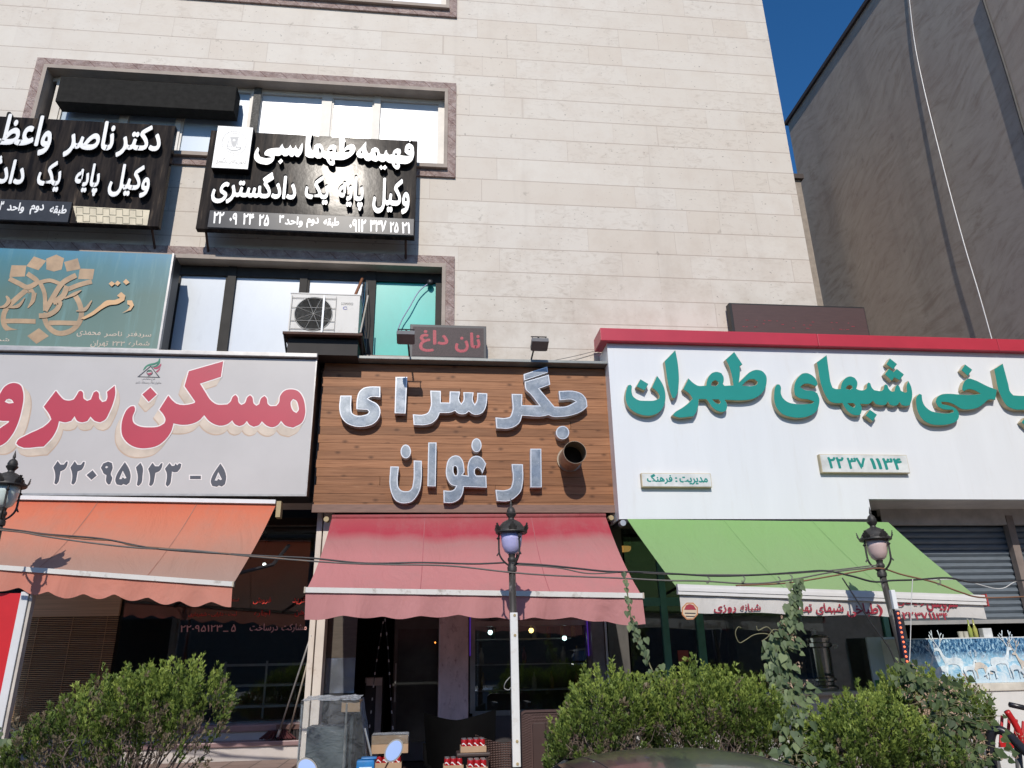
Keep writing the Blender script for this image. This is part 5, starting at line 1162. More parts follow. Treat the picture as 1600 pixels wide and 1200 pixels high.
# casing with a real round opening in the front
loops = [[(ax0, az0), (ax1, az0), (ax1, az1), (ax0, az1)], [(fcx+fr_*math.cos(k*math.pi/20), fcz+fr_*math.sin(k*math.pi/20)) for k in range(40)]]
v, f = curve_mesh(loops, .008); MB().add(upright(v, ya0+.008), f).build('front_panel', ACW, ac)
mb = MB(); mb.box(ax0, ax1, ya0+.017, ya1, az1-.012, az1); mb.box(ax0, ax1, ya0+.017, ya1, az0, az0+.012); mb.box(ax0, ax0+.012, ya0+.017, ya1, az0+.0125, az1-.0125); mb.box(ax1-.012, ax1, ya0+.017, ya1, az0+.0125, az1-.0125); mb.box(ax0-.006, ax1+.006, ya0-.006, ya1+.004, az1+.0005, az1+.014)
mb.build('casing', ACW, ac)
GRL = simple('grey_grille_wire', (.40, .39, .36), .5)
mb = MB()
mb.lathe((fcx, ya0+.016, fcz), [(fr_+.012, 0), (fr_+.012, .022), (fr_, .026), (fr_-.004, .0)], 36, axis='y'); mb.build('fan_ring', GRL, ac, 40)
mb = MB()
for k in range(1, 15):
    r = fr_*k/15; mb.tube([(fcx+r*math.cos(q*math.pi/14), ya0-.006, fcz+r*math.sin(q*math.pi/14)) for q in range(29)], .0016, 4)
for k in range(4): a_ = k*math.pi/4+.4; mb.tube([(fcx-fr_*math.cos(a_), ya0-.009, fcz-fr_*math.sin(a_)), (fcx+fr_*math.cos(a_), ya0-.009, fcz+fr_*math.sin(a_))], .003, 4)
for z in (az0+.05, fcz-fr_*.45, fcz+fr_*.35, az1-.06): mb.tube([(ax0+.02, ya0-.012, z), (ax0+w_*.66, ya0-.012, z)], .0035, 5)
mb.tube([(ax0+.02, ya0-.012, az0+.03), (ax0+.02, ya0-.012, az1-.03)], .004, 5); mb.tube([(ax0+w_*.66, ya0-.012, az0+.03), (ax0+w_*.66, ya0-.012, az1-.03)], .004, 5)
mb.build('fan_grille', GRL, ac)
mb = MB()
for k in range(3):
    a_ = k*2*math.pi/3+.9; pts = []
    for (r, da) in ((.05, -.3), (.5, -.5), (.9, -.35), (.92, .25), (.55, .35), (.05, .3)): pts.append((fcx+fr_*r*math.cos(a_+da), ya0+.07+.05*da, fcz+fr_*r*math.sin(a_+da)))
    mb.add(pts, [tuple(range(6))])
mb.lathe((fcx, ya0+.10, fcz), [(0, .06), (.03, .055), (.04, .02), (.04, -.03), (0, -.03)], 16, axis='y')
mb.build('fan', simple('grey_fan_blade', (.30, .29, .27), .5), ac, 40)
MB().box(ax0+.02, ax0+w_*.7, ya1-.06, ya1-.01, az0+.02, az1-.02).build('coil', simple('dark_coil', (.06, .055, .05), .6), ac)
x = ax0+w_*.485; o = MB().box(x-.011, x+.011, ya0-.030, ya0-.014, az0-.01, az1-.03).build('white_rod', WHITE, ac); o['label'] = 'white rod tied upright across the fan grille'
v, f = text_mesh('G-CHIMWOOD', (533, 476.5), (552, 473), ya0-.002, .01, 0, True); MB().add(v, f).build('maker_lettering', INK, ac)
gx, gz = PX_(539.5, 481.5, ya0), PZ(539.5, 481.5, ya0)
v, f = curve_mesh([[(gx+.030*math.cos(t_), gz+.022*math.sin(t_)) for t_ in np.linspace(.7, 5.9, 22)]+[(gx+.019*math.cos(t_), gz+.013*math.sin(t_)) for t_ in np.linspace(5.9, .7, 22)]], .0004); MB().add(upright(v, ya0-.002), f).build('maker_badge', simple('blue_badge', (.04, .06, .30), .4), ac)
br = thing('shelf_bracket', ((ax0+ax1)/2, 0, az0-.3), 'rusty angle iron shelf carrying the air conditioner over the first floor sill', 'bracket')
mb = MB(); mb.bbox(ax0-.05, ax1+.06, -.60, -.575, az0-.035, az0-.003, .003); mb.box(ax0-.05, ax0-.02, -.574, -.02, az0-.03, az0-.003); mb.box(ax1+.03, ax1+.06, -.574, -.02, az0-.03, az0-.003); mb.box(ax0-.04, ax1+.05, -.30, -.275, az0-.03, az0-.004); mb.box(ax0-.019, ax1+.029, -.57, -.03, az0-.022, az0-.016)
mb.build('shelf_frame', RUST, br)
for x in (ax0-.035, ax1+.045):
    MB().tube([(x, -.56, az0-.03), (x, -.03, az0-.36)], .013, 6).build('brace', DARKM, br)
    MB().box(x-.012, x+.012, -.035, -.012, az0-.42, az0+.02).build('wall_plate', DARKM, br)
MB().box(ax0, ax1, -.50, -.06, az0-.26, az0-.05).build('under_box', simple('dark_under_box', (.022, .018, .016), .7), br)  # plain near black box filling the space under the shelf
mb = MB().tube([P(575, 462, -.3), P(563, 520, -.58)], .010, 6); mb.build('tie_rod', simple('pale_tie_rod', (.5, .46, .4), .5), br)
cop = [P(566, 436, .10), P(559, 452, -.15), P(553, 466, -.32)]
MB().tube(cat_path(cop, 5), .020, 8).build('pipe_lagging', simple('copper_brown_lagging', (.24, .10, .05), .6, dirt=((.4, .3, .2), .7)), None, True, _origin=1, **tagd('brown lagged pipe rising from the air conditioner to the window head', 'pipe'))
for k, (m, dx, lab) in enumerate(((CBK, 0, 'black hose behind the right end of the air conditioner'), (simple('blue_wire', (.03, .12, .2), .5), 5, 'blue wire hanging beside the right end of the air conditioner'), (simple('grey_wire', (.25, .25, .25), .5), 9, 'grey wire hanging beside the dark mullion right of the air conditioner'))):
    q = [P(568+dx*.6, 441, .05), P(564+dx, 470, -.1), P(560+dx, 500, -.15), P(566+dx*.7, 525, -.1), P(569+dx*.3, 552, -.05)]
    MB().tube(cat_path(q, 5), .009 if k == 0 else .005, 6).build('service_line', m, None, True, _origin=1, **tagd(lab, 'hose' if k == 0 else 'wire'))
q = [P(674, 440, .12), P(655, 455, .1), P(640, 480, .09), P(628, 500, .1), P(620, 520, .1)]
MB().tube(cat_path(q, 5), .008, 6).build('window_wire', simple('mauve_wire', (.30, .30, .45), .5), None, True, _origin=1, **tagd('pale mauve wire curling down the turquoise window pane', 'wire'))
q = P(672, 441, .10); MB().lathe(q, [(0, -.03), (.04, -.03), (.045, 0), (.03, .03), (0, .03)], 14, axis='y').build('wire_grommet', DARKM, None, True, _origin=1, **tagd('round black plug in the upper right corner of the turquoise pane', 'plug'))

# ================================================================== IN FRONT OF THE SHOPS
# red board with white frame at the far left
yr = -1.36
rbd = thing('red_board', (P(10, 1040, yr)[0], yr, 0), 'red panel with a white frame standing at the left edge under the orange awning', 'board')
xw0, xw1 = PX_(24.5, 1030, yr), PX_(31, 1030, yr)
MB().bbox(PX_(14, 1030, yr), PX_(27, 1030, yr), yr-.03, yr+.05, .02, PZ(30, 925, yr), .006).build('white_frame', simple('white_frame_paint', (.66, .67, .68), .4, var=.04, dirt=((.45, .43, .40), .3)), rbd)
MB().bbox(PX_(28.5, 1030, yr), PX_(33, 1030, yr), yr-.02, yr+.05, .02, PZ(30, 927, yr), .004).build('frame_strip', simple('pale_frame_strip', (.55, .50, .44), .45), rbd)
MB().box(-5.6, PX_(14, 1030, yr)-.002, yr-.01, yr+.03, .05, PZ(30, 927, yr)).build('red_panel', simple('red_panel', (.56, .022, .028), .35, var=.05), rbd)

MB().box(-5.6, PX_(14, 1030, yr)-.002, yr+.032, yr+.045, .05, PZ(30, 927, yr)).build('added_backing', DARKM, rbd)  # dark backing added so the office glass mirrors no red
# mop and broom
def pole_tool(p0, p1, r, hm, hc, label, cat, kind):
    t = thing(kind, p0, label, cat, 'cleaning tools leaning by the door post')
    MB().tube([p0+(p1-p0)*.06, p1], r, 8).build('handle', hm, t, True)
    mb = MB()
    if kind == 'mop':
        for k in range(70):
            a = random.uniform(0, 6.28); d = np.array([math.cos(a)*1.6, math.sin(a)*.5, 0]); rr = random.uniform(.05, .12)
            q = [p0+np.array([0, 0, .08]), p0+d*rr*.6+np.array([0, 0, .09]), p0+d*rr+np.array([0, 0, .035]), p0+d*rr*1.2+np.array([0, 0, .012])]
            mb.tube(q, .009, 5)
        mb.build('mop_head', hc, t); MB().tube([p0+(p1-p0)*.03, p0+(p1-p0)*.10], r*1.8, 8).build('socket', ALU, t)
    else:
        mb.obox(p0+np.array([0, 0, .13]), (.13, 0, 0), (0, .025, 0), (0, 0, .025)); mb.build('broom_block', hc, t)
        mb = MB()
        for k in range(60): x = random.uniform(-.125, .125); mb.tube([p0+np.array([x, random.uniform(-.02, .02), .105]), p0+np.array([x*1.12, random.uniform(-.04, .04), .0])], .004, 4)
        mb.build('bristles', simple('dark_bristles', (.05, .04, .04), .8), t)
MH = simple('grey_metal_handle', (.34, .33, .32), .4, .4); WH = simple('pale_wood_handle', (.45, .40, .33), .5)
ym = -.08
ym = .48; p0 = P(432, 1158, ym); p0[2] = zst+.002; p1 = P(487, 993, .0); p1[1] = -.05
pole_tool(p0, p1, .0105, MH, simple('dark_red_mop', (.07, .018, .02), .9, var=.4), 'mop with a dark red head leaning against the cream door post', 'mop', 'mop')
p0 = P(449, 1155, .5); p0[2] = zst+.002; p1 = P(490, 1002, .0); p1[1] = -.03
pole_tool(p0, p1, .011, WH, simple('brown_block', (.10, .05, .04), .6), 'broom with a pale handle leaning behind the mop', 'broom', 'broom')

# wheeled case wrapped in clear plastic
def m_sheet():
    m, nt, b = newmat('clear_plastic_sheet'); out = nt.nodes['Material Output']
    b.inputs['Base Color'].default_value = (.50, .53, .55, 1); b.inputs['Roughness'].default_value = .10; b.inputs['Specular IOR Level'].default_value = 1.0
    tr = N(nt, 'ShaderNodeBsdfTransparent'); tr.inputs[0].default_value = (.86, .90, .92, 1); mx = N(nt, 'ShaderNodeMixShader')
    fr = N(nt, 'ShaderNodeFresnel'); fr.inputs[0].default_value = 1.5; f = mth(nt, 'ADD', mth(nt, 'MULTIPLY', fr.outputs[0], 1.8), ramp(nt, noise(nt, 1.6, 3, .5, dist=.6), [(.4, .05), (.7, .16)]), True)
    nt.links.new(f, mx.inputs[0]); nt.links.new(tr.outputs[0], mx.inputs[1]); nt.links.new(b.outputs[0], mx.inputs[2]); nt.links.new(mx.outputs[0], out.inputs[0])
    bump(nt, b, noise(nt, 5.5, 5, .6, dist=2.0), 1.0, .12); return m
SHEET = m_sheet(); yk = -1.85
cx0, cx1 = PX_(467, 1140, yk), PX_(584, 1150, yk); cz = PZ(520, 1094, yk)
ct = thing('wrapped_stall_case', ((cx0+cx1)/2, yk+.3, 0), 'tall display case wrapped in wrinkled clear plastic sheeting on the pavement', 'display case')
def wrinkled(x0, x1, y, z0, z1, nx, nz, amp, slope=0):
    mb = MB(); vs = []
    for i in range(nx+1):
        for j in range(nz+1):
            u, v = i/nx, j/nz; xr = x1-slope*v**1.6*(x1-x0)*(1 if u > 0 else 0)
            vs.append((x0+(xr-x0)*u, y+amp*(math.sin(u*9+v*4)*math.sin(v*7+u*3)+random.uniform(-.4, .4)), z0+(z1-z0)*v))
    return mb.add(vs, [(i*(nz+1)+j, (i+1)*(nz+1)+j, (i+1)*(nz+1)+j+1, i*(nz+1)+j+1) for i in range(nx) for j in range(nz)])
sl = .22
wrinkled(cx0, cx1, yk, .25, cz, 16, 22, .010, sl).build('front_sheet', SHEET, ct, True)
mb = MB(); vs = []
for i in range(13):
    for j in range(9): u, v = i/12, j/8; vs.append((cx0+(cx1-(cx1-cx0)*sl-cx0)*u, yk+.5*v, cz+.02*v+random.uniform(-.008, .008)))
mb.add(vs, [(i*9+j, (i+1)*9+j, (i+1)*9+j+1, i*9+j+1) for i in range(12) for j in range(8)]); mb.build('top_sheet', SHEET, ct, True)
mb = MB(); vs = []
for i in range(11):
    for j in range(9): u, v = i/10, j/8; vs.append((cx1-sl*(cx1-cx0)*u**1.6+random.uniform(-.006, .006), yk+.5*v, .25+(cz-.25)*u))
mb.add(vs, [(i*9+j, (i+1)*9+j, (i+1)*9+j+1, i*9+j+1) for i in range(10) for j in range(8)]); mb.build('side_sheet', SHEET, ct, True)
CARD = simple('brown_cardboard', (.42, .28, .17), .75, var=.12, vs=4)
MB().box(cx0+.05, cx0+.40, yk+.12, yk+.42, .32, cz-.22).build('white_box', simple('greyish_inner_box', (.12, .145, .155), .5, var=.2, vs=2), ct)
MB().box(cx0+.42, cx1-.19, yk+.10, yk+.40, .32, cz-.13).build('inner_panel', simple('dark_grey_inner', (.05, .062, .068), .5, var=.4, vs=3), ct)
MB().box(PX_(533, 1105, yk), PX_(562, 1105, yk), yk+.03, yk+.28, cz-.10, cz-.008).build('carton', CARD, ct)
mb = MB()
for x in (cx0+.01, cx0+.39): mb.tube([(x, yk+.03, .25), (x, yk+.03, cz-.03)], .009, 6)
mb.tube([P(570, 1138, yk+.05), P(580, 1180, yk+.05), P(583, 1205, yk+.05)], .009, 6); mb.build('inner_poles', ALU, ct)
MB().bbox(cx0-.02, cx1+.02, yk-.01, yk+.52, .14, .245, .01).build('base', DARKM, ct)
for x in (cx0+.08, cx1-.08):
    for y in (yk+.08, yk+.44): MB().lathe((x, y-.02, .07), [(0, -.02), (.07, -.02), (.07, .02), (0, .02)], 16, axis='y').build('wheel', DARKM, ct, 40)
p = P(572, 1196, yk-.35)
pk = thing('blue_packet', p, 'small bright blue packet lying on crates before the wrapped display case', 'packet')
MB().bbox(p[0]-.075, p[0]+.07, p[1]-.06, p[1]+.06, p[2]-.07, p[2]+.045, .018).build('packet_body', simple('bright_blue_plastic', (.02, .17, .42), .35, var=.3, vs=9), pk, 50)
MB().bbox(p[0]-.05, p[0]+.05, p[1]-.064, p[1]-.0605, p[2]-.055, p[2]-.005, .001).build('packet_print', LETW, pk)
MB().bbox(p[0]-.04, p[0]+.085, p[1]-.04, p[1]+.05, p[2]+.046, p[2]+.062, .008).build('packet_fold', simple('bright_blue_plastic', (.02, .17, .42), .35), pk, 50)
cr_ = thing('drink_crate', (p[0], p[1], 0), 'grey plastic crate stack carrying the blue packet', 'crate')
for k in range(3): MB().bbox(p[0]-.16, p[0]+.16, p[1]-.13, p[1]+.13, .001+k*(p[2]-.07)/3, (k+1)*(p[2]-.07)/3-.004, .01).build('crate_tier', simple('grey_crate', (.17, .17, .18), .5), cr_)

# packs of red cans
CANR = simple('red_can', (.46, .016, .022), .25, .25, var=.1); TOPS = simple('can_top', (.55, .55, .56), .3, .8)
SWASH = simple('white_can_swash', (.75, .75, .75), .35)
def can_pack(c, nx, ny, label):
    t = thing('can_pack', c, label, 'drinks', 'packs of red drink cans'); r = .027; h = .098
    MB().bbox(c[0]-nx*r-.008, c[0]+nx*r+.008, c[1]-ny*r-.008, c[1]+ny*r+.008, c[2], c[2]+.05, .003).build('card_tray', CARD, t)
    for i in range(nx):
        for j in range(ny):
            q = (c[0]+(i-(nx-1)/2)*2*r, c[1]+(j-(ny-1)/2)*2*r, c[2]+.006)
            o = MB().lathe(q, [(r*.8, .0), (r*.97, .01), (r*.97, h-.014), (r*.82, h)], 14).build('can', CANR, t, 35)
            MB().lathe(q, [(r*.83, h+.0005), (r*.83, h+.003), (r*.72, h+.0015), (0, h+.0015)], 14).build('can_top', TOPS, o)
            if j == 0:
                mb = MB(); pts = []
                for k in range(9): a = -math.pi/2+(-.9+.2*k); zz = .058+.010*math.sin(k*.55+i*.4); pts.append((a, zz))
                vs = []
                for a, zz in pts: vs += [(q[0]+r*math.cos(a), q[1]+r*math.sin(a), q[2]+zz+.005), (q[0]+r*math.cos(a), q[1]+r*math.sin(a), q[2]+zz-.005)]
                mb.add(vs, [(2*k, 2*k+1, 2*k+3, 2*k+2) for k in range(8)]); mb.build('can_swash', SWASH, o)
    return t
yp = -1.55
def pack_at(px, py, Y, nx, ny, label, hbase=True):
    c = P(px, py, Y); can_pack(c, nx, ny, label); return c
c1_ = pack_at(739, 1174, yp, 4, 3, 'pack of red cans topmost of the stack beside the black chair')
c2_ = pack_at(708, 1204, yp-.05, 3, 3, 'pack of red cans low down left of the chair stack')
c3_ = pack_at(745, 1207, yp-.3, 3, 3, 'pack of red cans in front of the stacked pack')
c4_ = pack_at(607, 1200, -1.6, 4, 3, 'pack of red cans under the cardboard box by the motorcycle mirror')
cb_ = thing('cardboard_box', (c4_[0], c4_[1], c4_[2]+.125), 'brown cardboard box wrapped in film on the red cans behind the motorcycle mirror', 'box')
MB().bbox(c4_[0]-.15, c4_[0]+.17, c4_[1]-.11, c4_[1]+.12, c4_[2]+.125, c4_[2]+.27, .004).build('carton_body', CARD, cb_)
MB().bbox(c4_[0]-.152, c4_[0]+.172, c4_[1]-.112, c4_[1]+.122, c4_[2]+.20, c4_[2]+.278, .006).build('film_wrap', SHEET, cb_)
BRTAB = simple('brown_table', (.06, .04, .035), .5)
for i, (c, lab, lb2) in enumerate(((c1_, 'small dark brown plastic stool under the topmost can pack', 'stool'), (c2_, 'small dark stool carrying the low pack of cans left of the chairs', 'stool'), (c3_, 'small dark stool carrying the front pack of red cans', 'stool'), (c4_, 'small dark stool behind the motorcycle carrying cans and a carton', 'stool'))):
    t = thing('plastic_stool', (c[0], c[1], 0), lab, 'stool', 'stools stacked with drinks')
    MB().bbox(c[0]-.15, c[0]+.15, c[1]-.12, c[1]+.12, c[2]-.03, c[2]-.001, .008).build('seat', BRTAB, t)
    for sx in (-1, 1):
        for sy in (-1, 1): MB().tube([(c[0]+sx*.12, c[1]+sy*.09, c[2]-.03), (c[0]+sx*.15, c[1]+sy*.115, 0)], .014, 6).build('leg', BRTAB, t)

# rattan furniture
def m_rattan(name, c):
    m, nt, b = newmat(name); wv = N(nt, 'ShaderNodeTexWave'); wv.bands_direction = 'Z'; wv.inputs['Scale'].default_value = 16; nt.links.new(geo(nt), wv.inputs['Vector'])
    w2 = N(nt, 'ShaderNodeTexWave'); w2.bands_direction = 'X'; w2.inputs['Scale'].default_value = 12; w2.inputs['Distortion'].default_value = .5; nt.links.new(geo(nt), w2.inputs['Vector'])
    h = mth(nt, 'MULTIPLY', wv.outputs['Fac'], mth(nt, 'ADD', w2.outputs['Fac'], .4))
    col = ramp(nt, h, [(.05, [x*.35 for x in c]), (.5, c), (.9, [x*1.5 for x in c])]); nt.links.new(col, b.inputs['Base Color']); b.inputs['Roughness'].default_value = .45
    bump(nt, b, h, .8, .01); return m
RAT = m_rattan('brown_rattan_weave', (.085, .05, .042)); RATD = simple('brown_resin', (.085, .05, .045), .42, var=.12)
def arm_chair(x, y, top, m, label, rz=0, wd=.30):
    t = thing('armchair', (x, y, 0), label, 'chair', 'resin chairs at the grill shop')
    c, s = math.cos(rz), math.sin(rz)
    R_ = lambda p: (x+p[0]*c-p[1]*s, y+p[0]*s+p[1]*c, p[2])
    MB().add([R_(p) for p in [(a*wd*.9, b_*.26, z) for a in (-1, 1) for b_ in (-1, 1) for z in (.40, .46)]], [(0, 1, 3, 2), (4, 6, 7, 5), (0, 4, 5, 1), (2, 3, 7, 6), (0, 2, 6, 4), (1, 5, 7, 3)]).build('seat', m, t)
    vs = []; n = 14; k = 8            # curved back with ears, seen from behind/front alike
    for i in range(n+1):
        u = -1+2*i/n
        for j in range(k+1):
            v = j/k; zz = .44+v*(top-.44-.10*(1-abs(u)**1.5)); vs.append(R_((u*wd*(.92+.14*v), .25+.10*v-.20*abs(u)**2.2, zz)))
    vs2 = [(p[0], p[1]+.022, p[2]) for p in vs]; N1 = len(vs)
    f = [(i*(k+1)+j, (i+1)*(k+1)+j, (i+1)*(k+1)+j+1, i*(k+1)+j+1) for i in range(n) for j in range(k)]
    f2 = [tuple(a+N1 for a in q[::-1]) for q in f]
    ed = [(i*(k+1)+k, (i+1)*(k+1)+k, (i+1)*(k+1)+k+N1, i*(k+1)+k+N1) for i in range(n)]+[(j, j+1, j+1+N1, j+N1) for j in range(k)]+[(n*(k+1)+j, n*(k+1)+j+1, n*(k+1)+j+1+N1, n*(k+1)+j+N1) for j in range(k)]
    MB().add(vs+vs2, f+f2+ed).build('backrest', m, t, 40)
    for sx in (-1, 1):
        MB().tube(cat_path([R_((sx*wd*.98, .18, top-.30)), R_((sx*wd*1.02, .0, .66)), R_((sx*wd*.98, -.22, .62)), R_((sx*wd*.93, -.25, .3)), R_((sx*wd*.96, -.27, 0))], 4), .022, 8).build('arm_and_leg', m, t, True)
        MB().tube([R_((sx*wd*.9, .24, .44)), R_((sx*wd*.95, .33, 0))], .022, 8).build('leg', m, t, True)
    return t
p = P(722, 1140, -1.0); arm_chair(p[0]+.02, -.75, PZ(708, 1112, -.7), simple('black_resin_chair', (.004, .004, .0042), .7, spec=.04), 'black moulded armchair with horned back corners beside the pillar', .15, .36)
p = P(792, 1160, -1.5); arm_chair(p[0], -1.55, PZ(780, 1146, -1.4), RAT, 'brown woven armchair behind the white cable casing of the middle lamp', .0, .27)
# folded rattan-edged table standing on its side
yt = -1.75; tx0, tx1 = PX_(812, 1150, yt), PX_(915, 1150, yt); tz1_ = PZ(815, 1110, yt)
tb = thing('garden_table', ((tx0+tx1)/2, yt, 0), 'brown resin table standing on edge with a woven border right of the white casing', 'table')
def rrect(x0, x1, z0, z1, r, n=6):
    o = []
    for cx_, cz_, a0 in ((x1-r, z1-r, 0), (x0+r, z1-r, 90), (x0+r, z0+r, 180), (x1-r, z0+r, 270)):
        for k in range(n+1): a = math.radians(a0+90*k/n); o.append((cx_+r*math.cos(a), cz_+r*math.sin(a)))
    return o
v, f = curve_mesh([rrect(tx0, tx1, .02, tz1_, .06), rrect(tx0+.018, tx1-.018, .04, tz1_-.018, .045)], .022); MB().add(upright(v, yt), f).build('rim', RATD, tb)
v, f = curve_mesh([rrect(tx0+.018, tx1-.018, .04, tz1_-.018, .045), rrect(tx0+.115, tx1-.115, .12, tz1_-.105, .02)], .010); wb = MB().add(upright(v, yt), f)
# raised weave lozenges
for z in np.arange(.06, tz1_-.03, .021):
    for k in range(3):
        for x in (tx0+.034+k*.027, tx1-.034-k*.027):
            wb.obox((x, yt-.013, z+(.010 if k % 2 else 0)), (.011, 0, .003), (0, .004, 0), (-.001, 0, .004))
for x in np.arange(tx0+.12, tx1-.12, .030):
    for k in range(3): wb.obox((x+(.015 if k % 2 else 0), yt-.013, tz1_-.034-k*.025), (.012, 0, .003), (0, .004, 0), (-.001, 0, .0045))
wb.build('woven_border', RATD, tb)
wp = MB(); n = 3
for k in range(n):
    a = tx0+.1165+(tx1-tx0-.233)*k/n; b_ = tx0+.1165+(tx1-tx0-.233)*(k+1)/n; wp.bbox(a+.002, b_-.002, yt-.008, yt+.010, .1215, tz1_-.1065, .003)
wp.build('top_boards', simple('dark_brown_boards', (.062, .036, .032), .45, var=.12), tb)
for x in (tx0+.08, tx1-.08):
    for z in (.12, tz1_-.12): MB().box(x-.025, x+.025, yt+.023, yt+.60, z-.025, z+.025).build('leg', RATD, tb)

# samovar
SS = simple('polished_steel', (.50, .48, .45), .16, .95, var=.1, dirt=((.2, .17, .14), .4))
ys = .42; p = P(1283, 1060, ys); zt_ = PZ(1283, 982, ys); zb_ = 1.181; sc_ = (zt_-zb_)/.62
sm = thing('samovar', (p[0], ys, zb_), 'big polished steel samovar urn on the counter behind the vine', 'samovar')
pr = [(.15, 0), (.16, .015), (.16, .04), (.13, .06), (.13, .085), (.155, .10), (.155, .12), (.135, .135), (.14, .42), (.16, .435), (.16, .47), (.145, .48), (.145, .50)]
MB().lathe((p[0], ys, zb_), [(r*sc_, z*sc_) for r, z in pr], 36).build('urn_body', SS, sm, 35)
MB().lathe((p[0], ys, zb_), [(.15*sc_, .501*sc_), (.15*sc_, .52*sc_), (.12*sc_, .55*sc_), (.06*sc_, .565*sc_), (.03*sc_, .57*sc_), (.035*sc_, .60*sc_), (.02*sc_, .62*sc_), (0, .62*sc_)], 30).build('lid', SS, sm, 35)
MB().tube([(p[0], ys-.13*sc_, zb_+.16*sc_), (p[0], ys-.24*sc_, zb_+.16*sc_)], .016, 8).build('tap', DARKM, sm, True)
for s in (-1, 1): MB().tube(cat_path([(p[0]+s*.15*sc_, ys, zb_+.44*sc_), (p[0]+s*.22*sc_, ys, zb_+.455*sc_), (p[0]+s*.235*sc_, ys, zb_+.43*sc_), (p[0]+s*.2*sc_, ys, zb_+.415*sc_)], 4), .011*sc_, 6).build('handle', SS, sm, True)

# counter with the blue deer picture
yd = -.30; a, b_ = P(1418, 1073, yd), P(1600, 996, yd)
dc = thing('picture_counter', (6.9, yd, 0), 'white serving counter fronted by a blue printed picture of white deer', 'counter')
dx0, dx1, dz0, dz1 = a[0], 8.3, PZ(1500, 1068, yd), PZ(1500, 998, yd)
def m_deerbg():
    m, nt, b = newmat('blue_winter_print'); s = N(nt, 'ShaderNodeSeparateXYZ'); nt.links.new(geo(nt), s.inputs[0])
    t = mth(nt, 'DIVIDE', mth(nt, 'SUBTRACT', s.outputs[2], dz0), dz1-dz0)
    f = noise(nt, 9, 8, .75, dist=1.0); f2 = noise(nt, 26, 6, .8, mscale=(1.6, 1, .8), dist=.6)
    lo = ramp(nt, f, [(.3, (.10, .34, .58)), (.48, (.36, .62, .78)), (.62, (.78, .86, .90))])
    hi = ramp(nt, f2, [(.40, (.008, .025, .07)), (.5, (.03, .15, .33)), (.6, (.40, .64, .78)), (.68, (.8, .88, .92))])
    c = mixc(nt, ramp(nt, mth(nt, 'ADD', t, mth(nt, 'MULTIPLY', mth(nt, 'SUBTRACT', f, .5), .4)), [(.50, 0), (.72, 1)]), lo, hi)
    c = mixc(nt, ramp(nt, t, [(.02, .8), (.28, 0)]), c, (.62, .74, .82))
    nt.links.new(c, b.inputs['Base Color']); b.inputs['Roughness'].default_value = .3; return m
MB().box(dx0, dx1, yd, yd+.03, dz0, dz1).build('printed_picture', m_deerbg(), dc)
MB().bbox(dx0-.01, dx1+.1, yd-.02, yd+.06, dz0-.09, dz0-.002, .008).build('ledge', simple('cream_ledge', (.60, .57, .50), .5), dc)
MB().box(dx0+.02, dx1+.1, yd+.0, yd+.5, 0, dz0-.091).build('counter_base', simple('counter_white_gloss', (.66, .66, .64), .4, var=.05), dc)
MB().box(dx0-.005, dx1+.1, yd+.031, yd+.5, dz0-.09, dz1+.012).build('counter_body', simple('counter_white_gloss', (.66, .66, .64), .4, var=.05), dc)
DW = simple('white_deer_print', (.66, .76, .84), .35, var=.25, vs=10, dirt=((.10, .32, .55), .85)); DT = simple('pale_tan_deer_print', (.62, .57, .50), .35, var=.2, vs=10, dirt=((.14, .36, .55), .8))
NDEER = 0
def deer(x, s, flip, m, pose=0):
    global NDEER; NDEER += 1; k = -1 if flip else 1; fl = yd-.001-.002*NDEER
    body = [(-.16,.20),(-.14,.27),(-.05,.29),(.06,.28),(.11,.31),(.15,.40),(.17,.43),(.24,.41),(.235,.385),(.18,.375),(.15,.28),(.125,.21),(.12,.12),(.13,.0),(.105,.0),(.095,.12),(.08,.19),(-.05,.19),(-.085,.17),(-.10,.10),(-.09,.0),(-.115,.0),(-.13,.10),(-.145,.16)]
    if pose: body = [(-.13,.17),(-.13,.25),(-.06,.28),(.04,.28),(.10,.25),(.16,.18),(.20,.11),(.24,.09),(.23,.065),(.17,.08),(.12,.14),(.10,.12),(.11,.0),(.085,.0),(.075,.13),(.06,.18),(-.04,.17),(-.07,.15),(-.075,.0),(-.10,.0),(-.105,.12)]
    z0 = dz0+.05
    put = lambda q: [(x+k*p[0]*s, z0+p[1]*s) for p in q]
    v, f = curve_mesh([smooth_poly(put(body), 50, 3)], .0004); o = MB().add(upright(v, fl), f).build('deer_print', m, dc)
    if not pose:
        mb = MB()
        for pts in ([(.165,.43),(.13,.50),(.12,.58),(.14,.66)], [(.13,.51),(.08,.55),(.06,.60)], [(.12,.58),(.085,.62)], [(.18,.43),(.22,.50),(.24,.57),(.235,.66)], [(.22,.50),(.27,.54),(.285,.60)], [(.24,.58),(.27,.64)]):
            v, f = curve_mesh([put(ribbon(pts, .012))], .0004); mb.add(upright(v, fl-.0012), f)
        mb.build('antlers', m, o)
for x, s, fl_, m, ps in ((dx0+.28, .60, 0, DW, 0), (dx0+.62, .82, 1, DW, 0), (dx0+.95, .62, 0, DT, 1), (dx0+1.22, .80, 0, DW, 0), (dx0+1.55, .66, 1, DT, 0), (dx0+1.85, .7, 0, DW, 0), (dx0+2.2, .7, 1, DW, 0), (dx0+.10, .5, 0, DW, 1), (dx0+.45, .5, 1, DW, 1), (dx0+.80, .48, 0, DW, 0), (dx0+1.08, .46, 1, DW, 1), (dx0+1.38, .5, 0, DW, 1)): deer(x, s, fl_, m, ps)
mb = MB(); a, b_ = P(1365, 1078, .1), P(1408, 995, .1)
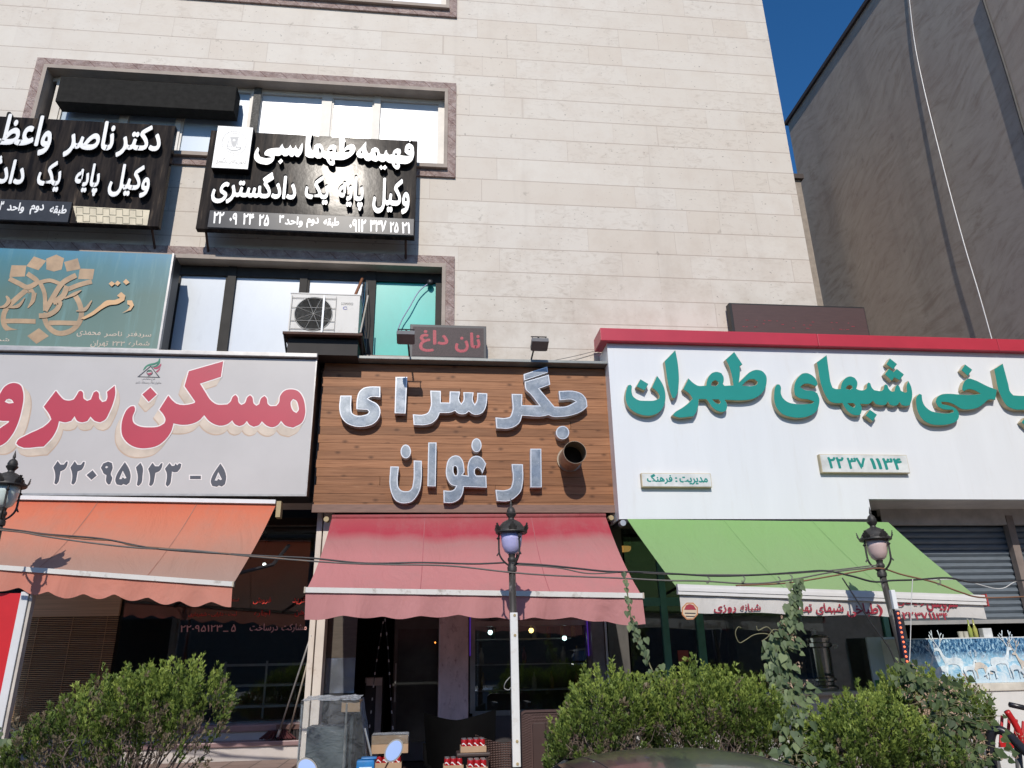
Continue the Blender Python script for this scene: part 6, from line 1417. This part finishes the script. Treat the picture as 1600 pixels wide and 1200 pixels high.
pb_ = thing('advert_panel', (a[0], .1, 1.181), 'pale blue advert panel with green foot on the counter left of the deer picture', 'poster')
MB().box(a[0], b_[0], .06, .09, 1.182, b_[2]).build('panel_face', simple('pale_sky_print', (.42, .50, .58), .4, var=.12, vs=3), pb_)
MB().box(a[0]+.01, b_[0]-.01, .054, .059, 1.19, 1.30).build('green_band', simple('green_grass_print', (.03, .16, .04), .4, var=.3, vs=20), pb_)
# bottles and glasses standing on top
yb2 = -.05
for i, (px, c) in enumerate(((1517, (.30, .36, .08)), (1525, (.38, .38, .10)))):
    q = P(px, 992, yb2); t = thing('oil_bottle', (q[0], yb2, dz1+.012), ['slim yellow green bottle, left of two on the deer picture counter', 'slim yellow green bottle, right of two on the deer picture counter'][i], 'bottle', 'bottles on the picture counter')
    MB().lathe((q[0], yb2, dz1+.0125), [(0, 0), (.026, 0), (.026, .10), (.010, .14), (.008, .21), (0, .21)], 14).build('bottle_body', simple('olive_glass_%d' % i, c, .15), t, True)
    MB().lathe((q[0], yb2, dz1+.0125), [(.010, .2105), (.010, .225), (0, .225)], 10).build('stopper', ALU, t)
for i, px in enumerate((1501, 1509)):
    q = P(px, 992, yb2); MB().lathe((q[0], yb2, dz1+.0125), [(0, 0), (.028, 0), (.031, .075), (.026, .075), (.024, .006), (0, .006)], 16).build('glass_jar', simple('milky_glass', (.45, .44, .38), .15), None, 40, _origin=1, **tagd(['small milky jar at the far left end of the row of bottles', 'small milky jar touching the left green bottle'][i], 'jar'))
q = P(1541, 993, yb2); MB().bbox(q[0]-.06, q[0]+.06, yb2-.04, yb2+.04, dz1+.0125, dz1+.12, .006).build('napkin_box', simple('pale_box', (.55, .57, .58), .5), None, _origin=1, **tagd('pale napkin box right of the bottles on the deer picture counter', 'box'))

# black handrail, red chair and white box at the bottom right corner
yh = -3.0
hr = thing('handrail', P(1552, 1200, yh), 'thick black bent pipe handrail at the lower right corner', 'railing')
BP = simple('black_gloss_pipe', (.02, .02, .025), .3, var=.2)
q = [P(1556, 1290, yh), P(1551, 1195, yh), P(1547, 1162, yh), P(1551, 1143, yh-.02), P(1563, 1141, yh-.05), P(1580, 1152, yh-.1), P(1600, 1172, yh-.2), P(1690, 1255, yh-.6)]
MB().tube(cat_path(q, 6), .035, 12).build('top_pipe', BP, hr, True)
MB().tube([P(1590, 1165, yh-.12), P(1600, 1290, yh-.12)], .026, 10).build('rail_post', simple('grey_post', (.10, .10, .10), .4), hr, True)
q = [P(1578, 1101, -1.6), P(1600, 1106, -1.6), P(1680, 1118, -1.6)]
MB().tube(q, .026, 10).build('crossbar', simple('black_gloss_pipe', (.02, .02, .025), .3), None, True, _origin=1, **tagd('black horizontal bar above the red chair at the right edge', 'bar'))
RCH = simple('red_plastic', (.50, .018, .02), .35, var=.08)
rc = thing('red_chair', (P(1590, 1150, -2.2)[0]+.1, -2.2, 0), 'red plastic chair behind the black handrail and ivy at the right edge', 'chair')
cc = P(1592, 1160, -2.2)
MB().tube(cat_path([P(1573, 1111, -2.1), P(1588, 1135, -2.1), P(1598, 1160, -2.1), P(1606, 1200, -2.1)], 5), .028, 8).build('arm', RCH, rc, True)
mb = MB()
for k in range(5): mb.tube([P(1566+k*11, 1118+k*3, -2.0), P(1562+k*11, 1176, -2.0)], .013, 6)
mb.obox(P(1590, 1168, -2.05), (.17, 0, 0), (0, .012, 0), (0, 0, .045)); mb.build('backrest', RCH, rc)
MB().bbox(cc[0]-.2, cc[0]+.25, -2.5, -2.05, .40, .44, .01).build('seat', RCH, rc)
for sx in (-.17, .22):
    for y in (-2.46, -2.09): MB().tube([(cc[0]+sx, y, .40), (cc[0]+sx*1.1, y, 0)], .02, 6).build('leg', RCH, rc)
a, b_ = P(1566, 1205, -2.75), P(1596, 1174, -2.75)
wbx = thing('white_carton', ((a[0]+b_[0])/2, -2.75, 0), 'white carton with a grey printed flower under the black handrail', 'box')
MB().bbox(a[0], b_[0]+.1, -2.75, -2.45, .30, b_[2], .004).build('carton_body', simple('white_card', (.66, .66, .64), .5, var=.04), wbx)
mb = MB(); fx, fz = PX_(1579, 1184, -2.75), PZ(1579, 1184, -2.75)
for k in range(7): a_ = k*2*math.pi/7; v, f = curve_mesh([[(fx+.012*math.cos(a_-.3), fz+.012*math.sin(a_-.3)), (fx+.04*math.cos(a_), fz+.04*math.sin(a_)), (fx+.012*math.cos(a_+.3), fz+.012*math.sin(a_+.3))]], .0003); mb.add(upright(v, -2.751), f)
mb.build('printed_flower', GREY, wbx)
MB().bbox(a[0]-.05, b_[0]+.2, -2.8, -2.42, 0, .299, .01).build('stand', DARKM, wbx)

# ---- motorcycle whose mirrors rise into the picture
mc = thing('motorcycle', (P(550, 1190, -2.75)[0], -2.75, 0), 'parked motorcycle of which the two round edged mirrors rise into view', 'motorcycle')
CHR = simple('chrome', (.6, .6, .62), .12, 1.0, var=.03); MIR = simple('mirror_glass', (.85, .87, .9), .02, 1.0, var=0)
BIKE = simple('dark_red_bike_paint', (.12, .015, .018), .25, coat=.6)
mxx = P(550, 1190, -2.75)[0]; hb = .93
for (px, py, rx, ry, rot, bx) in ((615.5, 1172, .085, .060, .95, .30), (481, 1200, .085, .062, 2.5, -.30)):
    c = P(px, py, -2.75); out = [(c[0]+(rx*math.cos(t_)*math.cos(rot)-ry*math.sin(t_)*math.sin(rot)), c[2]+(rx*math.cos(t_)*math.sin(rot)+ry*math.sin(t_)*math.cos(rot))) for t_ in np.linspace(0, 2*math.pi, 28)[:-1]]
    v, f = curve_mesh([out], .010); u_ = upright(v, -2.75); u_[:, 1] += (u_[:, 2]-c[2])*.30-.022; o = MB().add(u_, f).build('mirror', simple('black_mirror_shell', (.02, .02, .022), .3), mc)
    inn = [(c[0]+(p_[0]-c[0])*.85, c[2]+(p_[1]-c[2])*.85) for p_ in out]; v, f = curve_mesh([inn], .001); u_ = upright(v, -2.7615); u_[:, 1] += (u_[:, 2]-c[2])*.30-.022; MB().add(u_, f).build('mirror_glass', MIR, o)
    MB().tube(cat_path([(c[0]-.02*np.sign(bx), -2.735, c[2]-.05), (c[0]-.06*np.sign(bx), -2.72, c[2]-.12), (mxx+bx*.75, -2.70, hb-.10)], 5), .006, 6).build('mirror_stem', RUST, mc, True)
MB().tube(cat_path([(mxx-.36, -2.85, hb-.16), (mxx-.2, -2.75, hb-.11), (mxx, -2.62, hb-.13), (mxx+.2, -2.75, hb-.11), (mxx+.36, -2.85, hb-.16)], 6), .012, 8).build('handlebar', CHR, mc, True)
for s in (-1, 1): MB().tube([(mxx+s*.26, -2.79, hb-.13), (mxx+s*.37, -2.855, hb-.163)], .018, 8).build('grip', DARKM, mc, True)
mb = MB(); mb.lathe((mxx, -2.45, .62), [(0, -.06), (.07, -.05), (.09, .0), (.09, .02), (0, .03)], 20, axis='y'); mb.build('headlight', CHR, mc, 40)
for y in (-2.35, -3.60):
    wl = MB(); 
    vs = []
    for i in range(28):
        a_ = 2*math.pi*i/28
        for j in range(8): b2 = 2*math.pi*j/8; r = .25+.045*math.cos(b2); vs.append((mxx+.045*math.sin(b2), y+r*math.cos(a_), .29+r*math.sin(a_)))
    wl.add(vs, [(i*8+j, ((i+1) % 28)*8+j, ((i+1) % 28)*8+(j+1) % 8, i*8+(j+1) % 8) for i in range(28) for j in range(8)])
    wo = wl.build('wheel', simple('tyre_rubber', (.02, .02, .02), .8), mc, True)
    sp_ = MB()
    for k in range(10): a_ = k*math.pi/5; sp_.tube([(mxx, y, .29), (mxx, y+.21*math.cos(a_), .29+.21*math.sin(a_))], .005, 5)
    sp_.build('spokes', CHR, wo)
for s in (-1, 1): MB().tube([(mxx+s*.07, -2.35, .29), (mxx+s*.07, -2.58, .80)], .018, 8).build('fork_leg', CHR, mc, True)
tk = MB(); bm = bmesh.new(); bmesh.ops.create_uvsphere(bm, u_segments=18, v_segments=10, radius=1)
tk.add([(mxx+v.co.x*.13, -2.82+v.co.y*.22, .66+v.co.z*.11) for v in bm.verts], [[v.index for v in f.verts] for f in bm.faces]); bm.free(); tk.build('fuel_tank', BIKE, mc, True)
MB().bbox(mxx-.12, mxx+.12, -3.65, -3.0, .58, .66, .03).build('seat', DARKM, mc)
MB().tube(cat_path([(mxx, -2.55, .74), (mxx, -2.75, .45), (mxx, -3.1, .32), (mxx, -3.6, .30)], 5), .028, 8).build('frame_tube', BIKE, mc, True)
MB().bbox(mxx-.12, mxx+.12, -3.08, -2.75, .24, .5, .03).build('engine', ALU, mc)
MB().tube([(mxx+.12, -2.8, .26), (mxx+.16, -3.2, .25), (mxx+.16, -3.7, .30)], .03, 8).build('exhaust', CHR, mc, True)

# ---- parked car: only its roof rises above the lower edge of the picture
yc = -5.25; crn = P(1050, 1176, yc); cw = (P(1222, 1196, yc)[0]-P(903, 1192, yc)[0])/2; ccx = (P(1222, 1196, yc)[0]+P(903, 1192, yc)[0])/2
car = thing('parked_car', (ccx, -5.6, -.16), 'dark dusty car parked in front, its roof just above the lower edge', 'car')
CARP = simple('dusty_dark_car_paint', (.035, .038, .036), .28, var=.15, vs=4, dirt=((.13, .12, .10), .35), coat=.5); CGL = simple('dark_car_glass', (.02, .022, .025), .06, var=.1)
def loft(secs, m, name, parent, closed=True, sm=True):
    n = len(secs[0]); mb = MB(); vs = [p for s in secs for p in s]
    fs = [(i*n+j, i*n+(j+1) % n, (i+1)*n+(j+1) % n, (i+1)*n+j) for i in range(len(secs)-1) for j in range(n if closed else n-1)]
    if closed: fs += [tuple(range(n))[::-1], tuple(range((len(secs)-1)*n, len(secs)*n))]
    return mb.add(vs, fs).build(name, m, parent, sm)
zr_ = crn[2]
def bsec(y, hw, z0, z1): return [(ccx-hw, y, z0+.1), (ccx-hw*.96, y, z0), (ccx+hw*.96, y, z0), (ccx+hw, y, z0+.1), (ccx+hw*1.0, y, (z0+z1)/2+.05), (ccx+hw*.93, y, z1-.03), (ccx+hw*.8, y, z1), (ccx-hw*.8, y, z1), (ccx-hw*.93, y, z1-.03), (ccx-hw*1.0, y, (z0+z1)/2+.05)]
HW = .84
loft([bsec(-7.55, HW*.88, .18, .60), bsec(-7.45, HW*.97, .08, .72), bsec(-6.9, HW, .06, .77), bsec(-5.3, HW, .06, .78), bsec(-4.2, HW, .06, .76), bsec(-3.55, HW*.97, .08, .66), bsec(-3.40, HW*.86, .18, .52)], CARP, 'body', car, True, 50)
rf = []; 
for y, d in ((-6.15, -.045), (-5.95, -.015), (-5.6, -.003), (-5.25, 0), (-4.9, -.015), (-4.65, -.05)):
    row = []
    for i in range(17): u = -1+i/8; row.append((ccx+u*cw, y, zr_+d-.055*abs(u)**2.6))
    rf.append(row)
mb = MB(); n = 17
mb.add([p for r in rf for p in r]+[(p[0], p[1], p[2]-.03) for r in rf for p in r], [(i*n+j, i*n+j+1, (i+1)*n+j+1, (i+1)*n+j) for i in range(5) for j in range(16)]+[(6*n+i*n+j, 6*n+(i+1)*n+j, 6*n+(i+1)*n+j+1, 6*n+i*n+j+1) for i in range(5) for j in range(16)]
   +[(j, 6*n+j, 6*n+j+1, j+1) for j in range(16)]+[(5*n+j, 5*n+j+1, 11*n+j+1, 11*n+j) for j in range(16)]+[(i*n, (i+1)*n, 6*n+(i+1)*n, 6*n+i*n) for i in range(5)]+[(i*n+16, 6*n+i*n+16, 6*n+(i+1)*n+16, (i+1)*n+16) for i in range(5)])
mb.build('roof', CARP, car, 50)
for s in (-1, 1): MB().tube([(ccx+s*(cw-.10), y, zr_+d-.055*((cw-.10)/cw)**2.6-.001) for y, d in ((-6.1, -.04), (-5.95, -.015), (-5.6, -.003), (-5.25, 0), (-4.9, -.015), (-4.7, -.044))], .004, 6).build('roof_gutter', DARKM, car)
g = lambda y0, w0, z0, y1, w1, z1: MB().quad((ccx-w0, y0, z0), (ccx+w0, y0, z0), (ccx+w1, y1, z1), (ccx-w1, y1, z1))
g(-6.9, .72, .78, -6.16, cw-.03, zr_-.08).build('rear_window', CGL, car); g(-3.95, .72, .78, -4.64, cw-.03, zr_-.08).build('windscreen', CGL, car)
for s in (-1, 1):
    MB().quad((ccx+s*.79, -6.85, .775), (ccx+s*.79, -4.0, .775), (ccx+s*(cw-.005), -4.66, zr_-.10), (ccx+s*(cw-.005), -6.13, zr_-.10)).build('side_window', CGL, car)
    for y0, y1 in ((-6.9, -6.15), (-4.0, -4.65), (-5.45, -5.42)): MB().tube([(ccx+s*.775, y0, .76), (ccx+s*(cw-.05), y1, zr_-.105)], .026, 6).build('pillar', CARP, car, True)
    for y in (-6.7, -4.25):
        w__ = MB()
        w__.add([(ccx+s*(HW-.02)+dx*.09, y+r*math.cos(a_), .14+r*math.sin(a_)) for dx, r in ((-1, .29), (.8, .30), (1, .27), (1, .001)) for a_ in np.linspace(0, 2*math.pi, 25)[:-1]], [(i*24+j, i*24+(j+1) % 24, (i+1)*24+(j+1) % 24, (i+1)*24+j) for i in range(3) for j in range(24)])
        w__.build('wheel', simple('tyre_rubber', (.02, .02, .02), .8), car, 40)
    MB().bbox(ccx+s*.60-.14, ccx+s*.60+.14, -7.56, -7.47, .50, .66, .02).build('tail_light', simple('red_tail_lens', (.35, .01, .01), .15), car)

struct('far_parking', MB().box(-40, 40, -34, -14.5, -.15, .62), asph)
for k, (cx_, lab) in enumerate(((-3.2, 'dark car parked across the street, glimpsed at the left in the office glass'), (.2, 'dark car parked across the street, glimpsed at the right in the office glass'), (5.5, 'dark car parked across the street behind the viewer at the right'))):
    c_ = copy_tree(car, (cx_, -17.5-.4*k, .62)); c_['label'] = lab; c_['group'] = 'cars parked across the street'

# ================================================================== PLANTS
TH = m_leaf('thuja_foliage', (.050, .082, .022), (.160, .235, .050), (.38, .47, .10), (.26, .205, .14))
TWIG = simple('grey_brown_twigs', (.17, .13, .105), .8, var=.3, vs=12)
def bush(x, y, z0, lobes, label, nclump, seed, tall=1.0, dead=.36, bare=.25):
    """lobes: (dx, dy, dz, rx, ry, rz) from the foot"""
    r_ = np.random.default_rng(seed); t = thing('conifer_bush', (x, y, z0), label, 'bush', 'bushy conifers along the kerb')
    vs = []; ti = []; tips = []
    zmin = min(l[2]-l[5] for l in lobes); zmax = max(l[2]+l[5] for l in lobes)
    L = np.array(lobes)
    k = 0
    while k < nclump:
        l = lobes[r_.integers(len(lobes))]; d = r_.normal(size=3); d /= np.linalg.norm(d)
        if d[2] < -.75: continue
        q = r_.uniform(.72, 1.02)**.7 if r_.random() > .12 or d[2] < .2 else r_.uniform(1.05, 1.22); c = np.array([l[0]+d[0]*l[3]*q, l[1]+d[1]*l[4]*q, l[2]+d[2]*l[5]*q])
        # not deep inside another lobe
        e = (((c-L[:, :3])/L[:, 3:])**2).sum(1)
        if (e < .38).any(): continue
        if c[2] < .0: continue
        k += 1; hgt = (c[2]-zmin)/(zmax-zmin)
        up = np.array([d[0]*.55, d[1]*.55, 1.0+.3*max(0, d[2])]); up /= np.linalg.norm(up)
        ln = r_.uniform(.10, .19)*tall*(.7+.9*hgt**2); tips.append(c)
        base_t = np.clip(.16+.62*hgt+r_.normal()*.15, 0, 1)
        isdead = r_.random() < dead*(1-hgt)**1.2
        if hgt < .62 and r_.random() < bare*(1.25-hgt): continue
        a1 = np.cross(up, [0.3, 1, .1]); a1 /= np.linalg.norm(a1); a2 = np.cross(up, a1)
        for s in range(30):
            v = r_.random()**.8; rad = .055*tall*(1-v*.9)*r_.uniform(.3, 1); an = r_.uniform(0, 6.283)
            off = a1*math.cos(an)+a2*math.sin(an); p = c+up*ln*(v-.35)+off*rad*1.05
            dr = up*1.0+off*.42+r_.normal(size=3)*.18; dr /= np.linalg.norm(dr); sd = np.cross(dr, off+r_.normal(size=3)*.5); sd /= np.linalg.norm(sd)+1e-9
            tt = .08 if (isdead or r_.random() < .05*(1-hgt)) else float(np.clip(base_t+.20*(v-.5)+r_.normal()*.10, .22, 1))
            for (o1, o2, sc1) in ((0, 0, 1), (.012, .014, .72), (.012, -.014, .72)):
                ll = r_.uniform(.026, .044)*sc1; ww = r_.uniform(.0042, .0068)*sc1
                dd = dr+sd*(o2*28); dd /= np.linalg.norm(dd); b0 = p+dr*o1
                s2 = np.cross(dd, np.cross(dd, sd)+1e-6); s2 = sd-dd*(sd@dd); s2 /= np.linalg.norm(s2)+1e-9
                vs += [b0, b0+dd*ll*.45+s2*ww, b0+dd*ll, b0+dd*ll*.45-s2*ww]; ti.append(tt)
    base = np.array([x, y, z0]); V_ = np.array(vs)+base
    mb = MB(); mb.v = [tuple(p) for p in V_]; mb.f = [(4*i, 4*i+1, 4*i+2, 4*i+3) for i in range(len(ti))]; mb.t = ti
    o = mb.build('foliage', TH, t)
    tw = MB(); tips = np.array(tips)
    sel = r_.permutation(len(tips))[:min(len(tips), 130)]
    for q in sel:
        e = tips[q]; b0 = np.array([r_.normal()*.05, r_.normal()*.05, .0]); m1 = e*np.array([.35, .35, .45])+r_.normal(size=3)*.03; m2 = e*np.array([.75, .75, .78])+r_.normal(size=3)*.03
        e = e*np.array([.88, .88, .86]); tw.tube([p+base for p in cat_path([b0, m1, m2, e], 3)], list(np.linspace(.011, .003, 10)), 5, cap=False)
        for _ in range(3):
            s0 = m2+(e-m2)*r_.random(); tw.tube([s0+base, s0+base+(e-m1)*.10+r_.normal(size=3)*.035, s0+base+(e-m1)*.16+r_.normal(size=3)*.05], [.0035, .0025, .0015], 4, cap=False)
    tw.build('branches', TWIG, t)
    return t
yb_ = -2.75
SOIL = simple('planter_soil', (.06, .045, .035), .95, bmp=.5)
for x0, x1, lab in ((-3.4, -.95, 'low stone planter edging the pavement at the left'), (.75, 5.9, 'low stone planter edging the pavement under the right hand bushes')):
    t = thing('planter', ((x0+x1)/2, yb_, 0), lab, 'planter')
    mb = MB(); mb.bbox(x0, x1, yb_-.42, yb_-.32, .005, .36, .01); mb.bbox(x0, x1, yb_+.32, yb_+.42, .005, .36, .01); mb.bbox(x0, x0+.1, yb_-.318, yb_+.318, .005, .36, .01); mb.bbox(x1-.1, x1, yb_-.318, yb_+.318, .005, .36, .01)
    mb.build('stone_edging', simple('planter_stone', (.33, .31, .28), .85, bmp=.4), t)
    MB().box(x0+.101, x1-.101, yb_-.317, yb_+.317, .005, .31).build('soil', SOIL, t)
LOW = 0
def lobe(pxc, pyc, rx, rz, Y, x, z0, ry=.28, dy=0):
    p = P(pxc, pyc+LOW, Y); return (p[0]-x, Y-yb_+dy, p[2]-z0, rx, ry, rz)
z0 = .31
def bxs(xpx, Y=yb_): return P(xpx, 1195, Y)[0]
LOW = 38
x = bxs(195)
bush(x, yb_, z0, [lobe(255, 1085, .26, .27, yb_, x, z0), lobe(305, 1085, .24, .24, yb_, x, z0), lobe(200, 1095, .26, .27, yb_, x, z0), lobe(140, 1115, .25, .26, yb_, x, z0), lobe(85, 1140, .24, .22, yb_, x, z0), lobe(225, 1170, .50, .34, yb_, x, z0), lobe(110, 1190, .40, .30, yb_, x, z0), lobe(50, 1165, .18, .16, yb_, x, z0)], 'broad conifer bush with bare grey twigs before the estate office', 780, 3, 1.0, .6, .75)
LOW = 27
x = bxs(945)
bush(x, yb_, z0, [lobe(935, 1100, .20, .26, yb_, x, z0), lobe(980, 1095, .22, .20, yb_, x, z0), lobe(905, 1140, .20, .22, yb_, x, z0), lobe(960, 1160, .36, .34, yb_, x, z0), lobe(890, 1185, .16, .22, yb_, x, z0)], 'small conifer bush beside the upright brown table', 520, 5)
x = bxs(1110)
bush(x, yb_, z0, [lobe(1085, 1095, .25, .25, yb_, x, z0), lobe(1045, 1110, .22, .25, yb_, x, z0), lobe(1135, 1095, .26, .24, yb_, x, z0), lobe(1175, 1110, .22, .24, yb_, x, z0), lobe(1110, 1160, .48, .36, yb_, x, z0), lobe(1190, 1160, .25, .34, yb_, x, z0)], 'wide conifer bush rising above the dusty car roof', 800, 8)
LOW = 42
x = bxs(1350, yb_-.15)
bush(x, yb_-.15, z0, [lobe(1330, 1120, .24, .25, yb_-.15, x, z0), lobe(1290, 1140, .22, .25, yb_-.15, x, z0), lobe(1370, 1115, .22, .22, yb_-.15, x, z0), lobe(1345, 1170, .44, .33, yb_-.15, x, z0), lobe(1430, 1165, .24, .28, yb_-.15, x, z0), lobe(1270, 1190, .2, .25, yb_-.15, x, z0)], 'dense green conifer bush right of the leafy vine column', 740, 11, 1.0, .15)
LOW = 22
x = bxs(1500, yb_+.35)
bush(x, yb_+.35, z0, [lobe(1500, 1095, .26, .22, yb_+.35, x, z0), lobe(1545, 1105, .24, .24, yb_+.35, x, z0), lobe(1450, 1090, .24, .22, yb_+.35, x, z0), lobe(1500, 1150, .5, .34, yb_+.35, x, z0), lobe(1440, 1150, .3, .3, yb_+.35, x, z0)], 'olive conifer bush below the blue deer picture, partly under ivy', 620, 13, 1.0, .45)

IVY = m_leaf('heart_leaf_vine', (.06, .095, .05), (.13, .18, .09), (.22, .28, .13), (.24, .19, .11)); STEM = simple('vine_stem', (.20, .19, .10), .7, var=.3)
def leaf(mb, p, d, nrm, s, t):
    d = d/(np.linalg.norm(d)+1e-9); sd = np.cross(d, nrm); sd /= np.linalg.norm(sd)+1e-9; n = np.cross(sd, d)
    L_ = [(0, 0), (-.12, .30), (.08, .52), (.45, .42), (.80, .16), (1.05, 0)]
    vs = [p+s*(u*d+w_*sd-.18*w_*n) for u, w_ in L_]+[p+s*(u*d-w_*sd-.18*w_*n) for u, w_ in L_[1:5]]
    mb.add(vs, [(0, 5, 4, 3, 2, 1), (0, 6, 7, 8, 9, 5)], t)
def vine(name, path, label, spread, nleaf, size, seed, Yj=.10, buds=0):
    r_ = np.random.default_rng(seed); q = [P(*a) for a in path]; q = cat_path(q, 8); q = [np.array(p) for p in q]
    foot = q[-1]; t = thing(name, foot, label, 'climbing plant')
    st = MB(); st.tube(q, .006, 6)
    mb = MB(); fl = MB()
    for k in range(nleaf):
        u = r_.random(); i = min(len(q)-1, int(u*len(q))); p0 = q[i]; sp = np.interp(u, np.linspace(0, 1, len(spread)), spread)
        off = np.array([r_.normal()*sp*.55, -abs(r_.normal())*min(sp, Yj)*.7, r_.normal()*.04]); p = p0+off
        d = np.array([off[0]*.8+r_.normal()*.25*sp, -.02, -.12+r_.normal()*.05]); n = np.array([r_.normal()*.35, -1, .45+r_.normal()*.3])
        leaf(mb, p, d, n, size*r_.uniform(.6, 1.15), float(np.clip(r_.normal(.58, .2), .24, 1)))
        if r_.random() < .25: st.tube([p0, (p0+p)/2+np.array([0, 0, .02]), p], .0025, 4, cap=False)
    for k in range(buds):
        u = r_.uniform(.25, 1); i = min(len(q)-1, int(u*len(q))); sp = np.interp(u, np.linspace(0, 1, len(spread)), spread); p = q[i]+np.array([r_.normal()*sp*.7, -r_.uniform(.02, Yj), r_.normal()*.06])
        for _ in range(7): e = p+r_.normal(size=3)*.02; dd = r_.normal(size=3)*.012; fl.add([e, e+dd, e+dd*.5+np.array([.008, -.004, .010]), e+np.array([.006, -.004, -.004])], [(0, 1, 2, 3)], float(r_.random()))
    st.build('stem', STEM, t, True)
    if nleaf: mb.build('leaves', IVY, t)
    if buds: fl.build('dry_blossom', simple('dry_pink_blossom', (.42, .29, .20), .8, var=.35, vs=20), t)
    return t
yv_ = -2.25
vine('hanging_vine', [(975, 893, yv_), (980, 925, yv_), (985, 960, yv_), (992, 985, yv_), (998, 1003, yv_), (1010, 1025, yv_), (1018, 1045, yv_), (1035, 1075, yv_-.2), (1040, 1120, yv_-.4)], 'thin trailing vine climbing a string in front of the grey corner posts', [.008, .015, .03, .05, .06, .06, .1], 60, .055, 21)
t2 = vine('leafy_vine', [(1246, 915, yv_), (1240, 940, yv_), (1234, 965, yv_), (1226, 985, yv_), (1215, 1010, yv_), (1214, 1040, yv_-.1), (1222, 1070, yv_-.25), (1235, 1100, yv_-.45), (1240, 1140, yv_-.7), (1245, 1190, yv_-.9)], 'leafy heart leaved vine column rising to the green awning', [.02, .03, .05, .10, .13, .12, .13, .16, .24, .3], 420, .068, 22, .14, 26)
mb = MB()
for pts in ([(1212, 995), (1195, 990), (1178, 992), (1165, 1000), (1155, 1004), (1149, 990), (1153, 980), (1158, 981)], [(1215, 1000), (1200, 980), (1185, 985), (1182, 978)], [(1218, 985), (1208, 984), (1200, 995), (1190, 1002)]): mb.tube(cat_path([P(a, b_, yv_-.03) for a, b_ in pts], 5), [.004]*0 or .0042, 5)
mb.build('tendrils', STEM, t2, True)
IVY0 = IVY; IVY = m_leaf('dark_ivy', (.03, .052, .022), (.075, .115, .045), (.15, .20, .07), (.24, .19, .11))
vine('ivy_mass', [(1408, 1040, yv_-.3), (1425, 1065, yv_-.35), (1450, 1075, yv_-.4), (1470, 1100, yv_-.55), (1475, 1130, yv_-.7), (1490, 1165, yv_-.8), (1500, 1195, yv_-.9)], 'mass of dark ivy tumbling over the bushes below the leaning lamp post', [.06, .16, .22, .27, .28, .30, .30], 430, .058, 23, .2, 60)
IVY = IVY0
vine('dry_climber', [(1402, 1030, yv_+.15), (1410, 1060, yv_+.12), (1417, 1095, yv_+.1), (1424, 1125, yv_), (1432, 1165, yv_-.4)], 'withered pinkish climber wrapped round the foot of the leaning lamp post', [.05, .09, .12, .14, .15], 26, .05, 24, .14, 70)
vine('weed_stalks', [(40, 1140, -2.6), (32, 1165, -2.6), (22, 1200, -2.6)], 'sparse weed with pale leaves at the lower left corner', [.12, .2, .22], 40, .05, 25, .15, 10)
